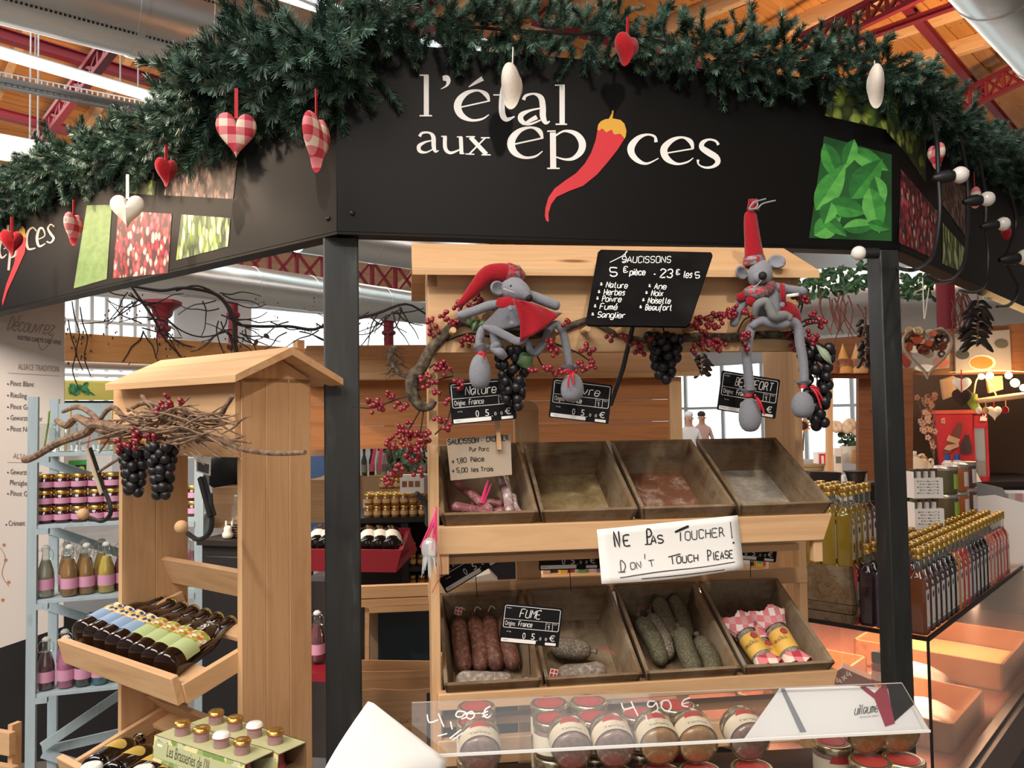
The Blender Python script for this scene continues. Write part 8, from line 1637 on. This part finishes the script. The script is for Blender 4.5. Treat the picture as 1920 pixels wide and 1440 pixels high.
for nm, pts, y in (('base', ((1588, 905), (1655, 905), (1655, 960), (1588, 960)), 0), ('screen', ((1518, 884), (1578, 886), (1578, 950), (1518, 950)), .1), ('side_screen', ((1620, 908), (1650, 910), (1650, 940), (1620, 940)), -.02)): mb = MB(); mb.prism([f6.p(x, y_, y) for x, y_ in pts], (0, .06, 0)); obj(nm, mb, DARK if nm != 'side_screen' else STEEL, rg, bev=.003)
t = thing('paper_cup_stand', 'white stand with a dark tapered beaker above the register', 'appliance', f6); mb = MB(); mb.prism([f6.p(x, y_, .08) for x, y_ in ((1580, 892), (1626, 888), (1632, 950), (1580, 950))], (0, .05, 0)); obj('stand', mb, WPLAST, t, bev=.004); mb = MB(); c = f6.p(1605, 905, .02); mb.lathe([(.035, 0), (.05, .05), (.056, .052), (.056, .058), (1e-5, .06)], 14, T=Matrix.Translation(c)); obj('beaker', mb, STEEL, t, sharp=50)
mb = MB(); mb.prism([f6.p(x, y_, -.03) for x, y_ in ((1562, 912), (1576, 934), (1600, 930), (1600, 955), (1574, 955))], (0, .004, 0)); one('paper_slip', mb, PAPER, 'white paper slip sticking up by the register', 'paper', f6)
f7 = Fr(at(1600, 880, 5.6), 0); mb = MB(); mb.prism([f7.p(x, y_) for x, y_ in ((1612, 890), (1612, 878), (1620, 872), (1660, 872), (1660, 890))], (0, .05, 0)); one('purple_chair', mb, mat('purple_seat', '#4b1f4f', .6), 'purple chair back behind the register', 'chair', f7, bev=.01)
mb = MB(); mb.prism([f7.p(x, y_, .2) for x, y_ in ((1400, 862), (1680, 862), (1680, 960), (1400, 960))], (0, .05, 0)); one('white_counter', mb, PLASTER, 'pale counter front beyond the register', 'counter', f7)
# ================================================================ FRONT: jars, acrylic strip and papers
za_ = at(772, 1420, 1.28); zb2_ = atz(1745, 1371, za_.z); FA = Fr(za_, atan2(zb2_.y - za_.y, zb2_.x - za_.x)); ap = FA.p
ac = thing('acrylic_strip', 'clear acrylic strip with white handwritten prices across the front', 'acrylic strip', FA)
tlt = .025
A0, A1, A2, A3 = ap(772, 1420), ap(1745, 1371), ap(1692, 1281, tlt), ap(772, 1318, tlt)
mb = MB(); mb.prism([A0, A1, A2, A3], (0, .003, 0)); obj('sheet', mb, ACRYL, ac)
EDGE = mat('frosted_edge', '#f1efe9', .3)
mb = MB(); mb.beam(A0 + V((0, .0015, 0)), A1 + V((0, .0015, 0)), .0034, .0042); obj('bright_edge', mb, EDGE, ac)
mb = MB(); mb.beam(A3 + V((0, .0015, 0)), A2 + V((0, .0015, 0)), .0032, .0008); mb.beam(A2 + V((0, .0015, 0)), A1 + V((0, .0015, 0)), .0032, .0008); obj('upper_edge', mb, mat('edge_grey', '#b9aea2', .3), ac)
def am(x, y):
    v = min(max((1420 - y) / 102, 0), 1); return ap(x, y, tlt * v - .0008)
mb = MB(); cr = lambda x, y: am(740 + x / 3.2, 1280 + y / 3.2)
for st in ([(195, 190, 8), (208, 238, 9), (262, 222, 8)], [(262, 185, 8), (295, 265, 9)], [(335, 232, 9), (345, 280, 8)], [(422, 175, 9), (380, 172, 9), (368, 200, 9), (400, 205, 9), (425, 180, 9)], [(425, 178, 9), (430, 205, 8), (400, 218, 8)], [(440, 182, 9), (432, 205, 9), (455, 218, 9), (478, 198, 9), (462, 172, 9), (440, 182, 9)], [(575, 142, 9), (545, 160, 9), (535, 195, 9), (555, 210, 9), (575, 198, 8)], [(520, 188, 8), (560, 170, 8)], [(524, 205, 8), (560, 190, 8)], [(258, 320, 8), (315, 305, 8)], [(330, 335, 9), (400, 280, 8)], [(345, 345, 7), (410, 300, 7)],
           [(1360, 120, 8), (1378, 160, 9), (1435, 145, 8)], [(1418, 112, 8), (1460, 200, 9)], [(1505, 195, 8), (1517, 232, 8)], [(1562, 112, 9), (1525, 112, 9), (1520, 140, 9), (1550, 142, 9), (1568, 118, 9)], [(1568, 115, 9), (1578, 160, 8), (1545, 180, 8)], [(1610, 108, 9), (1600, 145, 9), (1630, 170, 9), (1658, 150, 9), (1645, 110, 9), (1610, 108, 9)], [(1772, 90, 9), (1735, 105, 9), (1725, 135, 9), (1760, 145, 9)], [(1720, 130, 7), (1765, 118, 7)], [(1812, 135, 8), (1822, 137, 8)]): mb.ribbon(st, 0, cr, k=4)
obj('price_writing', mb, WHITE, ac, flat=True)
# shelf under the jars
zj = ap(1000, 1400, .1).z
SHZ = FA.w((0, 0, 0)).z
DKB = mat('dark_shelf_board', '#3a2a24', .5)
jl0 = ap(1060, 1413, .035); rj = .0345; zf = jl0.z - rj - .064
sh2 = thing('jar_shelf', 'dark shelf board under the pate jars at the bottom edge', 'shelf', FA); xa, xb = ap(850, 1440, .1).x, ap(1745, 1440, .1).x
mb = MB(); mb.bx(xa - .02, xb, .0, .24, zf - .016, zf - .001); obj('board', mb, DKB, sh2)
mb = MB(); mb.bx(xa - .02, xa - .008, .0, .24, zf - .2, zf - .016); mb2 = MB(); mb2.bx(xb - .012, xb, .0, .24, zf - .2, zf - .016); obj('support', mb, DKB, sh2); obj('support', mb2, DKB, sh2)
PATE = [saumat('pork_pate', '#a67e74', '#8a6259', '#bd988d', 90, .2), saumat('amber_pate', '#c08a50', '#a8743e', '#d3a570', 60, .2)]; LIDR = mat('lid_red_print', '#b8433a', .4); CRL = mat('cream_jar_label', '#ece0c4', .6); TIN = mat('gold_tin', '#d0c4a4', .25, .9)
JGL = glassy('pate_jar_glass', '#e8e6de', .1, .04)
def pate(label, m_, group):
    t = thing('pate_jar', label, 'jar', group=group); r, h = rj, .062
    pr = [(r * .86, .0), (r * .97, .003), (r, .008), (r, h * .72), (r * .95, h * .78)]
    mb = MB(); mb.lathe([(a * .93, b + .002) for a, b in pr], 20); obj('contents', mb, m_, t, sharp=60); mb = MB(); mb.lathe(pr, 20); obj('glass', mb, JGL, t, sharp=60)
    mb = MB(); mb.lathe([(r * .95, h * .78), (r * 1.02, h * .8), (r * 1.03, h * .95), (r * .99, h * .985), (r * .9, h), (r * .84, h * .985), (1e-5, h * .985)], 24); ld = obj('lid', mb, TIN, t, sharp=50)
    mb = MB(); mb.lathe([(r * .78, h * .987), (1e-5, h * .99)], 24); obj('lid_print', mb, LIDR, ld, flat=True); mb = MB(); mb.ribbon([(r * .6 * cos(k * .5236), r * .6 * sin(k * .5236), .001) for k in range(13)], 0, lambda x, y: V((x, y, h * .994))); obj('lid_ring_print', mb, BURG, ld, flat=True)
    mb = MB(); mb.grid(lambda u, v: V((r * 1.015 * sin((u - .5) * 3.6), -r * 1.015 * cos((u - .5) * 3.6), h * (.14 + .5 * v))), 18, 1); lb = obj('label', mb, CRL, t, sharp=80)
    mb = MB(); mb.grid(lambda u, v: V((r * 1.03 * sin((u - .5) * 1.0 * (1 - .3 * v)), -r * 1.03 * cos((u - .5) * 1.0 * (1 - .3 * v)), h * (.55 + .22 * v))), 8, 2); obj('red_seal', mb, LIDR, t, sharp=80)
    mb = MB(); text(mb, 'Terrine', -.5, -.0155, .5, -.0155, .006, lambda x, y: V((r * 1.022 * sin(x), -r * 1.022 * cos(x), -y))); obj('label_print', mb, mat('olive_print', '#7d8a5a', .6) if 'olive_print' not in MT else MT['olive_print'], lb, flat=True); return t
G6 = 'pate jars on the front shelf'
pj0 = pate('pate jar with pork lying on its side, leftmost at the front', PATE[0], G6)
lying = [(901, 0), (1074, 0), (1155, 0), (1240, 1), (1312, 1), (1410, 0), (1632, 1), (1694, 1)]; ln_ = ['leftmost', 'second', 'third', 'fourth', 'fifth', 'sixth', 'seventh', 'rightmost']
for i, (px, c) in enumerate(lying):
    y = .035; l = V((ap(px, 1408, y).x, y, zf + .064 + rj)); o = pj0 if i == 0 else dup(pj0, label='%s pate jar lying with its %s base to the front, %s of eight' % (('pinkish', 'amber')[c], 'round', ln_[i]), swap={'contents': PATE[c]})
    o.location = FA.w(l); o.rotation_euler = (Matrix.Rotation(FA.a, 3, 'Z') @ Matrix.Rotation(-pi / 2 + .2, 3, 'X')).to_euler()
    # the jar each one rests on
    dup(pj0, FA.w((l.x, .036, zf)), (0, 0, FA.a + random.uniform(-.3, .3)), 'upright pate jar underneath the %s lying jar' % ln_[i], swap={'contents': PATE[c]})
up = [(893, .125, 'left pile'), (893, .2, 'left pile, farther back'), (1036, .125, 'second pile'), (1030, .2, 'second pile, farther back'), (1114, .125, 'third pile'), (1104, .2, 'third pile, farther back'), (1199, .13, 'fourth pile'), (1268, .16, 'fifth pile'), (1560, .12, 'pile right of the white flyer'), (1640, .13, 'pile at the right end')]
for px, y, lb in up:
    for k in range(2):
        if k == 1 and px > 1500: continue
        dup(pj0, FA.w((ap(px, 1340, y).x, y, zf + .0625 * k)), (0, 0, FA.a + random.uniform(-.2, .2)), '%s pate jar with red lid, %s' % (('lower', 'upper')[k] if px < 1500 else 'single upright', lb))
# papers
pp = thing('paper_sheet', 'large curled white paper sheet at the bottom, left of the jars', 'paper', WORLD)
def pf(u, v):
    L0, L1 = (690, 1315), (560, 1560); R0, R1 = (700, 1318), (838, 1425); R2 = (820, 1580)
    if u < .5: pass
    # corner apex to left edge on one side and right edge on the other
    a = (L0[0] + (L1[0] - L0[0]) * v + 14 * -sin(pi * v), L0[1] + (L1[1] - L0[1]) * v); b = (R0[0] + (R1[0] - R0[0]) * min(v * 2, 1) + (R2[0] - R1[0]) * max(v * 2 - 1, 0), R0[1] + (R1[1] - R0[1]) * min(v * 2, 1) + (R2[1] - R1[1]) * max(v * 2 - 1, 0))
    return at(a[0] * (1 - u) + b[0] * u, a[1] * (1 - u) + b[1] * u, 1.22 - .05 * sin(pi * u) * v)
mb = MB(); mb.grid(pf, 14, 16); obj('sheet', mb, PAPER, pp, thick=.0008, sharp=80)
wf2 = thing('white_flyer', 'white folded flyer under the right half of the acrylic strip', 'paper', FA)
BRT = mat('bright_white_paper', '#f6f5f2', .35)
ff = lambda o_: (lambda x, y: ap(x, y, .012 + o_ + .024 * (1385 - y) / 100))
mb = MB(); mb.prism([ff(0)(x, y) for x, y in ((1395, 1386), (1462, 1291), (1600, 1286), (1662, 1290), (1712, 1318), (1742, 1368), (1660, 1374))], (0, .0008, 0)); obj('sheet', mb, BRT, wf2)
mb = MB(); mb.poly([ff(-.001)(x, y) for x, y in ((1463, 1291), (1471, 1290), (1512, 1372), (1500, 1373))]); obj('fold_strip', mb, mat('grey_fold', '#8d9094', .6), wf2, flat=True)  # grey strip along the fold of the flyer
mb = MB(); mb.prism([ff(-.002)(x, y) for x, y in ((1612, 1288), (1622, 1286), (1640, 1300), (1655, 1285), (1662, 1285), (1678, 1356), (1660, 1362), (1640, 1310))], (0, .0006, 0)); obj('burgundy_band', mb, mat('burgundy_band', '#9c2f42', .5), wf2)
mb = MB(); mb.poly([ff(-.0015)(x, y) for x, y in ((1664, 1285), (1690, 1282), (1716, 1318), (1676, 1354))]); obj('slate_photo_print', mb, SLATE, wf2, flat=True)
mb = MB(); hand(mb, 'uillaume', 1602, 1340, 1648, 1334, 17, 1.2, ff(-.002), .3); text(mb, 'terroir par nature', 1612, 1346, 1648, 1342, 3, ff(-.002)); obj('script_print', mb, INK, wf2, flat=True)
# ================================================================ put every thing's origin at its base
bpy.context.view_layer.update()
for o in REBASE:
    ch = list(o.children)
    if o.type == 'MESH':
        vs = o.data.vertices
        if not len(vs) or o.data.users > 1: continue
        xs = [v.co for v in vs]; c = V(((min(p.x for p in xs) + max(p.x for p in xs)) / 2, (min(p.y for p in xs) + max(p.y for p in xs)) / 2, min(p.z for p in xs)))
        o.data.transform(Matrix.Translation(-c)); o.location = o.location + (o.rotation_euler.to_matrix() @ c)
        continue
    cs = []
    for k in ch:
        if k.type == 'MESH':
            for b_ in k.bound_box: cs.append(k.matrix_local @ V(b_))
    if not cs: continue
    c = V(((min(p.x for p in cs) + max(p.x for p in cs)) / 2, (min(p.y for p in cs) + max(p.y for p in cs)) / 2, min(p.z for p in cs)))
    for k in ch: k.location = k.location - c
    o.location = o.location + (o.rotation_euler.to_matrix() @ c)
